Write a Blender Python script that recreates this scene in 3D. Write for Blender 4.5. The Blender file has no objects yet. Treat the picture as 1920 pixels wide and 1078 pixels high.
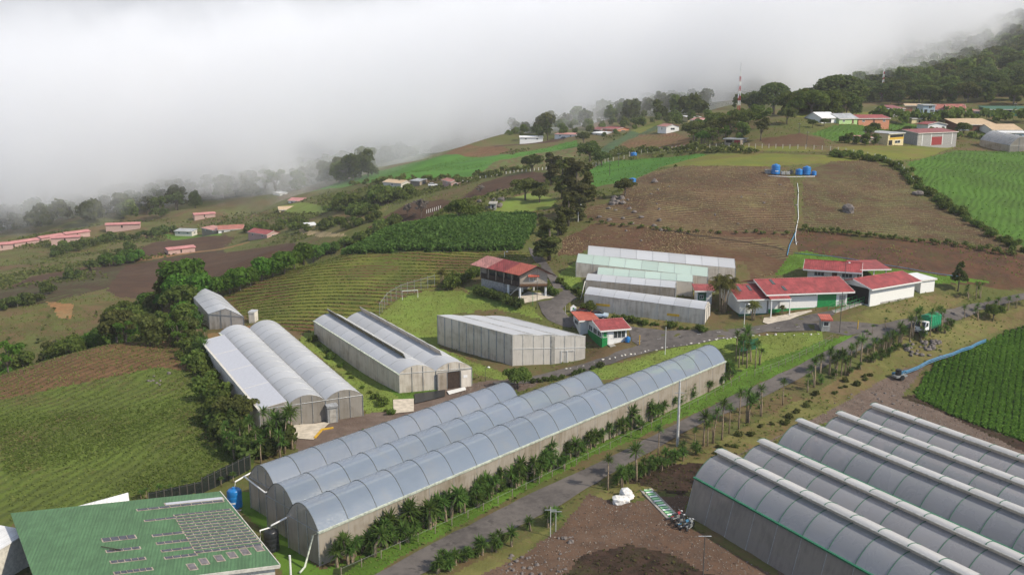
import bpy, math, random
import numpy as np
from mathutils import Vector, Matrix, Euler
from mathutils.geometry import delaunay_2d_cdt

S = bpy.context.scene
C = S.collection
R = math.radians
random.seed(11)
RNG = np.random.default_rng(11)

# ------------------------------------------------------------------ camera, world, sun, exposure
CAMH = 44.0
PITCH = R(12.15)
FPX = 1700.0                      # focal length in pixels of the 1920 wide photograph
cd = bpy.data.cameras.new("camera")
cam = bpy.data.objects.new("camera", cd); C.objects.link(cam)
cam.location = (0, 0, CAMH)
cam.rotation_euler = (math.pi/2 - PITCH, 0, 0)
cd.sensor_width = 36.0
cd.lens = 36.0*FPX/1920.0
cd.clip_start = 0.5
cd.clip_end = 9000
S.camera = cam

SUN_AZ = R(118.0)      # compass-like, from +Y towards +X
SUN_EL = R(41.0)
world = bpy.data.worlds.new("World"); S.world = world
world.use_nodes = True
wn = world.node_tree.nodes; wl = world.node_tree.links
wn.clear()
w_out = wn.new("ShaderNodeOutputWorld")
sky = wn.new("ShaderNodeTexSky"); sky.sky_type = 'NISHITA'; sky.sun_disc = False
sky.sun_elevation = SUN_EL; sky.sun_rotation = SUN_AZ
sky.altitude = 1500
bg_sky = wn.new("ShaderNodeBackground"); bg_sky.inputs[1].default_value = 0.15
wl.new(sky.outputs[0], bg_sky.inputs[0])
# broken cloud deck, thick and pale over the mountains, with blue gaps elsewhere
tc = wn.new("ShaderNodeTexCoord")
mp = wn.new("ShaderNodeMapping"); mp.inputs['Scale'].default_value = (1.0, 1.0, 2.6)
wl.new(tc.outputs['Generated'], mp.inputs[0])
nz = wn.new("ShaderNodeTexNoise"); nz.inputs['Scale'].default_value = 2.1; nz.inputs['Detail'].default_value = 5; nz.inputs['Roughness'].default_value = 0.55
wl.new(mp.outputs[0], nz.inputs['Vector'])
sep = wn.new("ShaderNodeSeparateXYZ"); wl.new(tc.outputs['Generated'], sep.inputs[0])
def wmath(op, a, b=None, clamp=False):
    n = wn.new("ShaderNodeMath"); n.operation = op; n.use_clamp = clamp
    for i, v in enumerate((a, b)):
        if v is None: continue
        if hasattr(v, 'node'): wl.new(v, n.inputs[i])
        else: n.inputs[i].default_value = v
    return n.outputs[0]
cov = wmath('ADD', wmath('MULTIPLY', wmath('SUBTRACT', nz.outputs['Fac'], 0.5), 4.2), wmath('ADD', wmath('MULTIPLY', sep.outputs[1], 1.9), 0.50), True)
low = wmath('MULTIPLY', wmath('SUBTRACT', 0.30, sep.outputs[2]), 3.0, True)     # haze towards the horizon
cov = wmath('MAXIMUM', cov, low)
nz2 = wn.new("ShaderNodeTexNoise"); nz2.inputs['Scale'].default_value = 1.3; nz2.inputs['Detail'].default_value = 4
mp2 = wn.new("ShaderNodeMapping"); mp2.inputs['Scale'].default_value = (1.0, 1.0, 1.9); mp2.inputs['Location'].default_value = (0.35, 0.9, 0.2)
wl.new(tc.outputs['Generated'], mp2.inputs[0]); wl.new(mp2.outputs[0], nz2.inputs['Vector'])
cr = wn.new("ShaderNodeValToRGB")
cr.color_ramp.elements[0].position = 0.34; cr.color_ramp.elements[0].color = (0.33, 0.345, 0.385, 1)
cr.color_ramp.elements[1].position = 0.60; cr.color_ramp.elements[1].color = (0.55, 0.56, 0.58, 1)
wl.new(nz2.outputs['Fac'], cr.inputs[0])
bg_cl = wn.new("ShaderNodeBackground"); bg_cl.inputs[1].default_value = 1.0
wl.new(cr.outputs[0], bg_cl.inputs[0])
mx = wn.new("ShaderNodeMixShader")
wl.new(cov, mx.inputs[0]); wl.new(bg_sky.outputs[0], mx.inputs[1]); wl.new(bg_cl.outputs[0], mx.inputs[2])
wl.new(mx.outputs[0], w_out.inputs[0])

ld = bpy.data.lights.new("sun", 'SUN'); ld.energy = 3.75; ld.angle = R(1.6); ld.color = (1.0, 0.91, 0.76)
sun = bpy.data.objects.new("sun", ld); C.objects.link(sun)
sdir = Vector((math.sin(SUN_AZ)*math.cos(SUN_EL), math.cos(SUN_AZ)*math.cos(SUN_EL), math.sin(SUN_EL)))
sun.rotation_euler = sdir.to_track_quat('Z', 'Y').to_euler()

S.view_settings.view_transform = 'Standard'; S.view_settings.look = 'None'
S.view_settings.exposure = 0.45; S.view_settings.gamma = 1.0; S.view_settings.use_curve_mapping = False
S.render.engine = 'CYCLES'
cy = S.cycles
cy.use_denoising = True
try: cy.denoiser = 'OPENIMAGEDENOISE'
except Exception: pass
cy.max_bounces = 12; cy.diffuse_bounces = 2; cy.glossy_bounces = 2; cy.transmission_bounces = 3
cy.transparent_max_bounces = 14; cy.volume_bounces = 10
cy.sample_clamp_indirect = 4
cy.volume_step_rate = 1.0; cy.volume_max_steps = 256

# ------------------------------------------------------------------ ground shape
KD = 1.24       # depths below were first read off at a shorter focal length
CT, ST = math.cos(PITCH), math.sin(PITCH)
def at_depth(px, py, Z):
    u = (px-960)/FPX; v = (py-539)/FPX
    return Vector((u*Z, Z*(CT - v*ST), CAMH - Z*(ST + v*CT)))
def at_z(px, py, z):
    v = (py-539)/FPX
    return at_depth(px, py, (CAMH-z)/(ST+v*CT))
# photograph points with either their depth (D) or their height (z) as estimated from things of known size
CP = []
for px, py, z in ((800,1078,0),(1900,1070,0),(1300,1078,0),(20,960,0),(550,830,0),(1000,900,0),(1270,835,0),(740,745,0),
                  (590,640,1.6),(960,692,0.1),(1098,672,.6),(821,645,1.0),(975,558,6.5),(780,600,3.0),(1130,652,2.8),
                  (1335,609,5),(1090,565,6.3),(1400,530,7.5),(1085,520,9),(1480,582,6.5),(1640,570,6.9),(1665,526,9),
                  (1900,560,6.5),(200,700,1.2),(0,710,0.0),(100,672,0.2),(330,612,.7),(220,640,.3),(1850,720,.5),(1880,620,2.4),
                  (1600,640,4.2),(1450,620,4.5),(1350,690,1.6),(1210,650,2.6),(450,760,0.6),(400,640,0.9),(1735,625,5.0),
                  (1560,700,1.6),(1700,690,1.2),(1920,830,0),(1600,760,0.2),(1050,570,6),(550,640,2.2),(620,700,0.3),(900,760,0)):
    CP.append(at_z(px, py, z))
for px, py, D in ((1300,460,157),(1500,445,160),(1850,460,155),(1455,322,200),(1300,312,208),(1500,290,218),(1620,296,214),(1100,385,184),
                  (1200,430,166),(1850,380,182),(1700,330,198),(1850,290,232),(1900,465,152),(1750,270,262),(1620,255,255),(1800,212,305),(1900,190,340),
                  (1560,215,275),(1450,225,268),(1500,245,250),(1900,100,640),(1700,130,700),(1600,160,680),(1800,160,430),(1650,190,400),
                  (1400,240,262),(1330,265,270),(650,560,142),(700,500,155),(640,478,163),(820,470,160),(830,415,188),(960,408,190),(700,445,174),
                  (900,478,158),(430,523,163),(500,485,172),(340,556,152),(560,460,178),
                  (200,500,280),(60,560,215),(0,500,290),(430,435,370),(300,480,300),(560,382,395),(430,400,425),(300,370,560),(100,400,560),(0,440,440),
                  (230,428,392),(20,468,335),(130,440,375),(500,340,650),(400,440,360),
                  (700,400,262),(760,375,280),(620,432,290),(520,455,300),(600,400,330),(830,390,208),(840,347,300),(700,345,330),(900,310,345),(1050,272,400),
                  (700,330,420),(800,300,430),(1000,252,450),(930,275,420),(1130,247,430),(1250,240,380),(1250,268,330),(1150,335,226),(1200,292,268),(1090,300,300),
                  (1400,285,235),(1000,370,215),(900,375,222),(1060,430,172),(1030,492,151),(960,345,260),(1040,210,720),(1300,200,620),(1200,220,520),(1450,185,700),
                  (900,260,700),(700,290,750),(450,560,150)):
    CP.append(at_depth(px, py, D*KD))
CP += [Vector((t[0], t[1]*KD, t[2])) for t in ((-70,140,-11),(-95,150,-17),(-45,175,-7),(-120,170,-21),(-60,200,-14),(-100,220,-18),(-30,215,-2),(-30,240,-2),(-150,130,-20),(-105,118,-9),(-160,100,-16),(-60,128,-1.5),
      (0,20,0),(-40,30,0),(40,30,0),(-80,50,0),(80,50,0),(0,-30,0),(110,60,0),(-130,70,-5),(120,100,1),(150,150,8),(-300,250,-40),(-350,400,-50),(-400,600,-45),
      (0,1000,60),(-400,1000,0),(-700,900,-20),(300,1000,90),(600,900,130),(700,600,110),(900,1300,160),(0,1500,100),(-900,1400,20),(330,200,40),(250,150,25),(420,420,70))]
F0 = np.array((0.0, -60.0))
def qcoord(x, y):
    dx = np.asarray(x, float)-F0[0]; dy = np.asarray(y, float)-F0[1]
    return np.stack([np.arctan2(dx, dy), 0.5*np.log(dx*dx+dy*dy+1.0)], -1)
_P = np.array([tuple(p) for p in CP]); _Q = qcoord(_P[:,0], _P[:,1])
def _K(a, b):
    d2 = ((a[:,None,:]-b[None,:,:])**2).sum(-1)
    return 0.5*d2*np.log(d2+1e-12)
_n = len(_Q); _A = np.zeros((_n+3, _n+3)); _A[:_n,:_n] = _K(_Q,_Q) + 0.0004*np.eye(_n)
_A[:_n,_n] = 1; _A[:_n,_n+1:] = _Q; _A[_n,:_n] = 1; _A[_n+1:,:_n] = _Q.T
_W = np.linalg.solve(_A, np.concatenate([_P[:,2], np.zeros(3)]))
def height(x, y):
    x = np.atleast_1d(np.asarray(x, float)); y = np.atleast_1d(np.asarray(y, float))
    q = qcoord(x.ravel(), y.ravel()); out = np.empty(len(q))
    for i in range(0, len(q), 20000):
        s = q[i:i+20000]
        out[i:i+20000] = _K(s, _Q)@_W[:_n] + _W[_n] + s@_W[_n+1:]
    return out.reshape(x.shape)
def hz(x, y): return float(height(x, y)[0])
_ZS = np.exp(np.arange(math.log(52), math.log(2300), 0.006))
def G(px, py, zmin=0, off=0.0):
    """the point of the ground seen at a pixel of the photograph"""
    u = (px-960)/FPX; v = (py-539)/FPX
    Z = _ZS[_ZS >= max(zmin*KD, 60)]
    x = u*Z; y = Z*(CT-v*ST); z = CAMH-Z*(ST+v*CT)
    d = z-height(x, y)
    k = np.where((d[1:] < 0) & (d[:-1] >= 0))[0]
    if len(k) == 0:
        k = [int(np.argmin(np.abs(d)))]; Zr = Z[k[0]]
    else:
        i = k[0]; t = d[i]/(d[i]-d[i+1]); Zr = Z[i]*(1-t)+Z[i+1]*t
    p = Vector((u*Zr, Zr*(CT-v*ST), 0)); p.z = hz(p.x, p.y)+off
    return p
def depth_of(p): return p.y*CT - (p.z-CAMH)*ST
def pix(p):
    Z = p[1]*CT - (p[2]-CAMH)*ST
    return 960+FPX*p[0]/Z, 539+FPX*(-(p[2]-CAMH)*CT - p[1]*ST)/Z

# ------------------------------------------------------------------ node helpers
class NT:
    def __init__(s, name):
        s.m = bpy.data.materials.new(name); s.m.use_nodes = True
        s.n = s.m.node_tree.nodes; s.l = s.m.node_tree.links; s.n.clear()
        s.out = s.n.new("ShaderNodeOutputMaterial")
    def add(s, t, **kw):
        n = s.n.new(t)
        for k, v in kw.items(): setattr(n, k, v)
        return n
    def put(s, sock, v):
        if v is None: return
        if hasattr(v, 'node'): s.l.new(v, sock)
        else: sock.default_value = v if not (isinstance(v, tuple) and len(v) == 3 and sock.type == 'RGBA') else (*v, 1)
    def math(s, op, a, b=None, clamp=False):
        n = s.add("ShaderNodeMath", operation=op, use_clamp=clamp); s.put(n.inputs[0], a); s.put(n.inputs[1], b); return n.outputs[0]
    def mix(s, f, a, b, blend='MIX'):
        n = s.add("ShaderNodeMix", data_type='RGBA', blend_type=blend); s.put(n.inputs[0], f); s.put(n.inputs[6], a); s.put(n.inputs[7], b); return n.outputs[2]
    def coord(s, kind='Object', scale=(1,1,1), rot=0.0):
        t = s.add("ShaderNodeTexCoord"); m = s.add("ShaderNodeMapping"); m.inputs['Scale'].default_value = scale; m.inputs['Rotation'].default_value = (0,0,rot)
        s.l.new(t.outputs[kind], m.inputs[0]); return m.outputs[0]
    def wpos(s, scale=(1,1,1)):
        g = s.add("ShaderNodeNewGeometry"); m = s.add("ShaderNodeMapping"); m.inputs['Scale'].default_value = scale; s.l.new(g.outputs['Position'], m.inputs[0]); return m.outputs[0]
    def noise(s, vec, scale, detail=3, rough=0.55, dist=0.0):
        n = s.add("ShaderNodeTexNoise"); s.put(n.inputs['Vector'], vec); n.inputs['Scale'].default_value = scale
        n.inputs['Detail'].default_value = detail; n.inputs['Roughness'].default_value = rough; n.inputs['Distortion'].default_value = dist
        return n.outputs['Fac']
    def ramp(s, f, lo, hi):
        n = s.add("ShaderNodeMapRange"); n.interpolation_type = 'SMOOTHSTEP'; s.put(n.inputs[0], f); n.inputs[1].default_value = lo; n.inputs[2].default_value = hi
        return n.outputs[0]
    def bump(s, h, strength, dist=0.1):
        n = s.add("ShaderNodeBump"); n.inputs['Strength'].default_value = strength; n.inputs['Distance'].default_value = dist; s.put(n.inputs['Height'], h); return n.outputs[0]
    def bsdf(s, col, rough=0.8, spec=0.3, normal=None, metal=0.0, alpha=None):
        b = s.add("ShaderNodeBsdfPrincipled"); s.put(b.inputs['Base Color'], col); s.put(b.inputs['Roughness'], rough)
        b.inputs['Specular IOR Level'].default_value = spec; b.inputs['Metallic'].default_value = metal
        if normal is not None: s.l.new(normal, b.inputs['Normal'])
        if alpha is not None: s.put(b.inputs['Alpha'], alpha)
        return b.outputs[0]
    def surf(s, sh): s.l.new(sh, s.out.inputs[0]); return s.m

_mats = {}
def mat(name, col, rough=0.6, spec=0.4, var=0.12, scale=3.0, metal=0.0, bump=0.0):
    """painted, mineral or wooden surface with slight mottling"""
    if name in _mats: return _mats[name]
    t = NT(name); v = t.coord()
    f = t.noise(v, scale, 4, 0.6)
    f2 = t.noise(v, scale*9, 3)
    dark = tuple(c*(1-var*2.2) for c in col); lite = tuple(min(1, c*(1+var)) for c in col)
    c = t.mix(t.ramp(f, .28, .7), dark, lite)
    c = t.mix(t.math('MULTIPLY', f2, var*1.6), c, tuple(x*.55 for x in col))
    m = t.surf(t.bsdf(c, rough, spec, t.bump(f2, bump, .02) if bump else None, metal))
    _mats[name] = m; return m

# ------------------------------------------------------------------ mesh helpers
def link(o, parent=None):
    C.objects.link(o)
    if parent is not None: o.parent = parent
    return o
def mesh_np(name, v, f, m=None, smooth=False):
    """v (n,3) array, f (k,3) or (k,4) array"""
    v = np.asarray(v, np.float32); f = np.asarray(f, np.int32)
    me = bpy.data.meshes.new(name); k, w = f.shape
    me.vertices.add(len(v)); me.vertices.foreach_set('co', v.ravel())
    me.loops.add(k*w); me.loops.foreach_set('vertex_index', f.ravel())
    me.polygons.add(k); me.polygons.foreach_set('loop_start', np.arange(0, k*w, w, dtype=np.int32))
    try: me.polygons.foreach_set('loop_total', np.full(k, w, np.int32))
    except Exception: pass
    if smooth: me.polygons.foreach_set('use_smooth', np.ones(k, bool))
    me.update(calc_edges=True); me.validate()
    if m is not None: me.materials.append(m)
    return me
class MB:
    """collects faces and becomes one mesh object"""
    def __init__(s): s.v = []; s.f = []
    def face(s, *pts):
        i = len(s.v); s.v += [tuple(p) for p in pts]; s.f.append(tuple(range(i, i+len(pts)))); return s
    def hexa(s, p):
        """eight corners: bottom four, top four (same order)"""
        i = len(s.v); s.v += [tuple(q) for q in p]
        for f in ((3,2,1,0),(4,5,6,7),(0,1,5,4),(1,2,6,5),(2,3,7,6),(3,0,4,7)): s.f.append(tuple(i+k for k in f))
        return s
    def box(s, x0, x1, y0, y1, z0, z1):
        return s.hexa([(x0,y0,z0),(x1,y0,z0),(x1,y1,z0),(x0,y1,z0),(x0,y0,z1),(x1,y0,z1),(x1,y1,z1),(x0,y1,z1)])
    def slab(s, quad, t):
        """a plate of thickness t hung below a quad (list of 4 points)"""
        q = [Vector(p) for p in quad]; n = (q[1]-q[0]).cross(q[3]-q[0]).normalized()
        if n.z < 0: n = -n
        return s.hexa([p-n*t for p in q]+q)
    def tube(s, pts, r, n=6, cap=True):
        pts = [Vector(p) for p in pts]; rr = r if isinstance(r, (list, tuple)) else [r]*len(pts)
        base = len(s.v); last = len(pts)-1
        for i, p in enumerate(pts):
            d = (pts[min(i+1, last)]-pts[max(i-1, 0)]); d = d.normalized() if d.length > 1e-9 else Vector((0,0,1))
            a = Vector((0,0,1)) if abs(d.z) < .9 else Vector((1,0,0))
            u = d.cross(a).normalized(); w = d.cross(u)
            for k in range(n):
                t = 2*math.pi*k/n; s.v.append(tuple(p+(u*math.cos(t)+w*math.sin(t))*rr[i]))
        for i in range(last):
            for k in range(n):
                a = base+i*n+k; b = base+i*n+(k+1) % n; s.f.append((a, b, b+n, a+n))
        if cap:
            s.f.append(tuple(base+k for k in range(n))[::-1]); s.f.append(tuple(base+last*n+k for k in range(n)))
        return s
    def lathe(s, prof, n=16, c=(0,0,0)):
        base = len(s.v)
        for r, z in prof:
            for k in range(n):
                t = 2*math.pi*k/n; s.v.append((c[0]+r*math.cos(t), c[1]+r*math.sin(t), c[2]+z))
        for i in range(len(prof)-1):
            for k in range(n):
                a = base+i*n+k; b = base+i*n+(k+1) % n; s.f.append((a, b, b+n, a+n))
        s.f.append(tuple(base+k for k in range(n))[::-1]); s.f.append(tuple(base+(len(prof)-1)*n+k for k in range(n)))
        return s
    def mesh(s, name, m=None, smooth=False):
        me = bpy.data.meshes.new(name); me.from_pydata(s.v, [], s.f); me.update()
        if m is not None: me.materials.append(m)
        if smooth:
            for p in me.polygons: p.use_smooth = True
        return me
    def build(s, name, m=None, parent=None, smooth=False):
        return link(bpy.data.objects.new(name, s.mesh(name, m, smooth)), parent)
def tag(o, label=None, cat=None, group=None, kind=None):
    if label: o['label'] = label
    if cat: o['category'] = cat
    if group: o['group'] = group
    if kind: o['kind'] = kind
    return o
def thing(name, label, cat, loc=(0,0,0), rz=0.0, group=None):
    o = bpy.data.objects.new(name, None); C.objects.link(o)
    o.location = loc; o.rotation_euler = (0,0,rz); o.empty_display_size = .5
    return tag(o, label, cat, group)
def part(name, me, parent, loc=None, rz=0.0, label=None):
    o = bpy.data.objects.new(name, me); link(o, parent)
    if loc is not None: o.location = loc
    if rz: o.rotation_euler = (0,0,rz)
    if label: o['label'] = label
    return o
def copy_tree(o, parent=None):
    c = o.copy(); C.objects.link(c); c.parent = parent
    for ch in list(o.children): copy_tree(ch, c)
    return c
# ------------------------------------------------------------------ ground cover materials
def field_mat(name, soil, crop, cover=.5, patch=.06, rows=None, soil2=None, crop2=None, contrast=.16, bump=.5, fine=1.6, rowmix=.6):
    """earth and growth in noise patches; rows=(angle, spacing) lays the growth out in planted lines"""
    t = NT(name); v = t.coord()
    n1 = t.noise(v, patch, 4, .6, .4); n2 = t.noise(v, fine, 4, .7); n3 = t.noise(v, patch*5.3, 3, .6)
    m = t.math('ADD', t.math('MULTIPLY', n1, .5), t.math('ADD', t.math('MULTIPLY', n2, .28), t.math('MULTIPLY', n3, .22)))
    if rows:
        ang, sp = rows
        vr = t.coord('Object', (1,1,1), -ang)
        sx = t.add("ShaderNodeSeparateXYZ"); t.l.new(vr, sx.inputs[0])
        wob = t.math('MULTIPLY', t.math('SUBTRACT', t.noise(v, .05, 2), .5), sp*5)
        s_ = t.math('SINE', t.math('MULTIPLY', t.math('ADD', sx.outputs[1], wob), 2*math.pi/sp))
        m = t.math('ADD', m, t.math('MULTIPLY', t.math('MULTIPLY', s_, t.ramp(t.noise(v, .11, 3), .25, .75)), .15*rowmix))
        hgt = t.math('ADD', t.math('MULTIPLY', s_, .6), n2)
    else: hgt = t.math('ADD', n2, n3)
    k = 1-cover; f = t.ramp(m, .5+(k-.5)*.42-contrast*.5, .5+(k-.5)*.42+contrast*.5)
    so = t.mix(t.ramp(n3, .35, .65), soil, soil2 or tuple(x*.72 for x in soil))
    cr_ = t.mix(t.ramp(t.noise(v, patch*2.1, 3), .38, .62), crop, crop2 or tuple(x*.68 for x in crop))
    c = t.mix(f, so, cr_)
    c = t.mix(t.math('MULTIPLY', t.noise(v, fine*4, 3, .7), .5), c, tuple(x*.45 for x in soil))
    return t.surf(t.bsdf(c, .92, .12, t.bump(hgt, bump, .25)))
SOIL = (.085,.055,.038); DARK = (.052,.030,.022); RED = (.13,.062,.038); STRAW = (.30,.22,.115); GREEN = (.085,.145,.025); LUSH = (.055,.145,.022); OLIVE = (.10,.105,.03)
FM = {
 'ground':      field_mat('scrub_ground', (.145,.095,.050), (.090,.115,.030), .52, .03, soil2=(.14,.11,.05), crop2=(.10,.12,.03)),
 'left_field':  field_mat('weedy_field', (.125,.085,.042), (.100,.150,.025), .62, .035, (R(74),1.6), crop2=(.085,.12,.024), rowmix=.12),
 'left_field_dry': field_mat('weedy_dry_field', (.165,.092,.046), (.135,.110,.036), .34, .05, (R(74),1.6), rowmix=.3),
 'potato':      field_mat('planted_rows', (.130,.072,.036), (.165,.185,.034), .60, .045, (R(-10),1.7), crop2=(.10,.13,.026), rowmix=.9, fine=1.3),
 'maize_soil':  field_mat('maize_soil', (.05,.045,.028), (.03,.07,.02), .5, .1),
 'dry_rows':    field_mat('stubble_rows', (.105,.058,.036), (.215,.145,.078), .40, .06, (R(4),1.35), soil2=(.075,.055,.032), crop2=(.22,.18,.08), rowmix=1.0, contrast=.22),
 'dry_rows_b':  field_mat('stubble_rows_b', (.098,.058,.035), (.19,.135,.07), .36, .05, (R(-9),1.35), soil2=(.085,.075,.035), crop2=(.18,.17,.07), rowmix=1.0, contrast=.22),
 'brown_bank':  field_mat('brown_bank', (.120,.060,.034), (.105,.11,.03), .36, .05, soil2=(.075,.043,.030)),
 'brown_slope': field_mat('brown_slope', (.125,.066,.040), (.16,.115,.055), .42, .07, (R(-6),1.2), rowmix=.3),
 'olive_slope': field_mat('olive_slope', (.15,.095,.048), (.11,.135,.034), .55, .05),
 'green_field': field_mat('green_field', (.075,.085,.03), (.075,.165,.022), .86, .03, (R(60),1.5), crop2=(.062,.125,.02), rowmix=.15),
 'bright_field':field_mat('bright_field', (.08,.09,.03), (.078,.215,.028), .92, .03, crop2=(.06,.17,.025)),
 'lawn':        field_mat('lawn_grass', (.22,.18,.06), (.17,.25,.045), .84, .09, crop2=(.15,.19,.04), bump=.25),
 'verge':       field_mat('verge_grass', (.12,.13,.035), (.105,.21,.025), .9, .1, bump=.35),
 'dry_grass':   field_mat('dry_grass', (.18,.125,.06), (.18,.175,.055), .55, .09, crop2=(.12,.13,.035)),
 'yellow_field':field_mat('yellow_field', (.19,.15,.05), (.17,.19,.03), .6, .05, (R(0),2.0), crop2=(.13,.165,.03), rowmix=.2),
 'tilled':      field_mat('tilled_soil', (.088,.046,.030), (.105,.066,.040), .5, .06, (R(25),1.4), soil2=(.055,.034,.024), rowmix=.4, contrast=.3),
 'tilled_rows': field_mat('tilled_rows', (.072,.044,.028), (.085,.095,.035), .42, .07, (R(74),2.4), rowmix=.8),
 'striped':     field_mat('striped_rows', (.17,.115,.055), (.12,.165,.045), .55, .05, (R(88),4.5), rowmix=1.0),
 'bluish_crop': field_mat('bluish_crop', (.09,.075,.04), (.075,.145,.06), .72, .05, (R(60),2.0)),
 'red_soil':    field_mat('reddish_field', (.19,.10,.05), (.13,.12,.035), .42, .05, (R(70),2.2), rowmix=.3),
 'dirt':        field_mat('dirt_yard', (.135,.080,.052), (.165,.108,.074), .5, .12, soil2=(.09,.058,.044), fine=3.2, contrast=.3, bump=.35),
 'dark_dirt':   field_mat('dark_dirt', (.060,.036,.026), (.062,.056,.025), .35, .15, soil2=(.03,.02,.014), fine=2.6),
 'gravel':      field_mat('gravel_track', (.15,.105,.082), (.21,.16,.13), .5, .3, soil2=(.12,.085,.065), fine=4, contrast=.35, bump=.35),
 'orange_earth':field_mat('orange_earth', (.30,.16,.07), (.26,.20,.09), .4, .15),
 'pale_yard':   field_mat('pale_yard', (.38,.29,.16), (.20,.18,.07), .35, .08),
 'crop_bed':    field_mat('crop_bed', (.075,.07,.03), (.07,.15,.02), .8, .12, (R(60),1.1), rowmix=.2),
 'wooded':      field_mat('wooded_ground', (.05,.05,.022), (.045,.065,.02), .6, .04),
}
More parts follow.
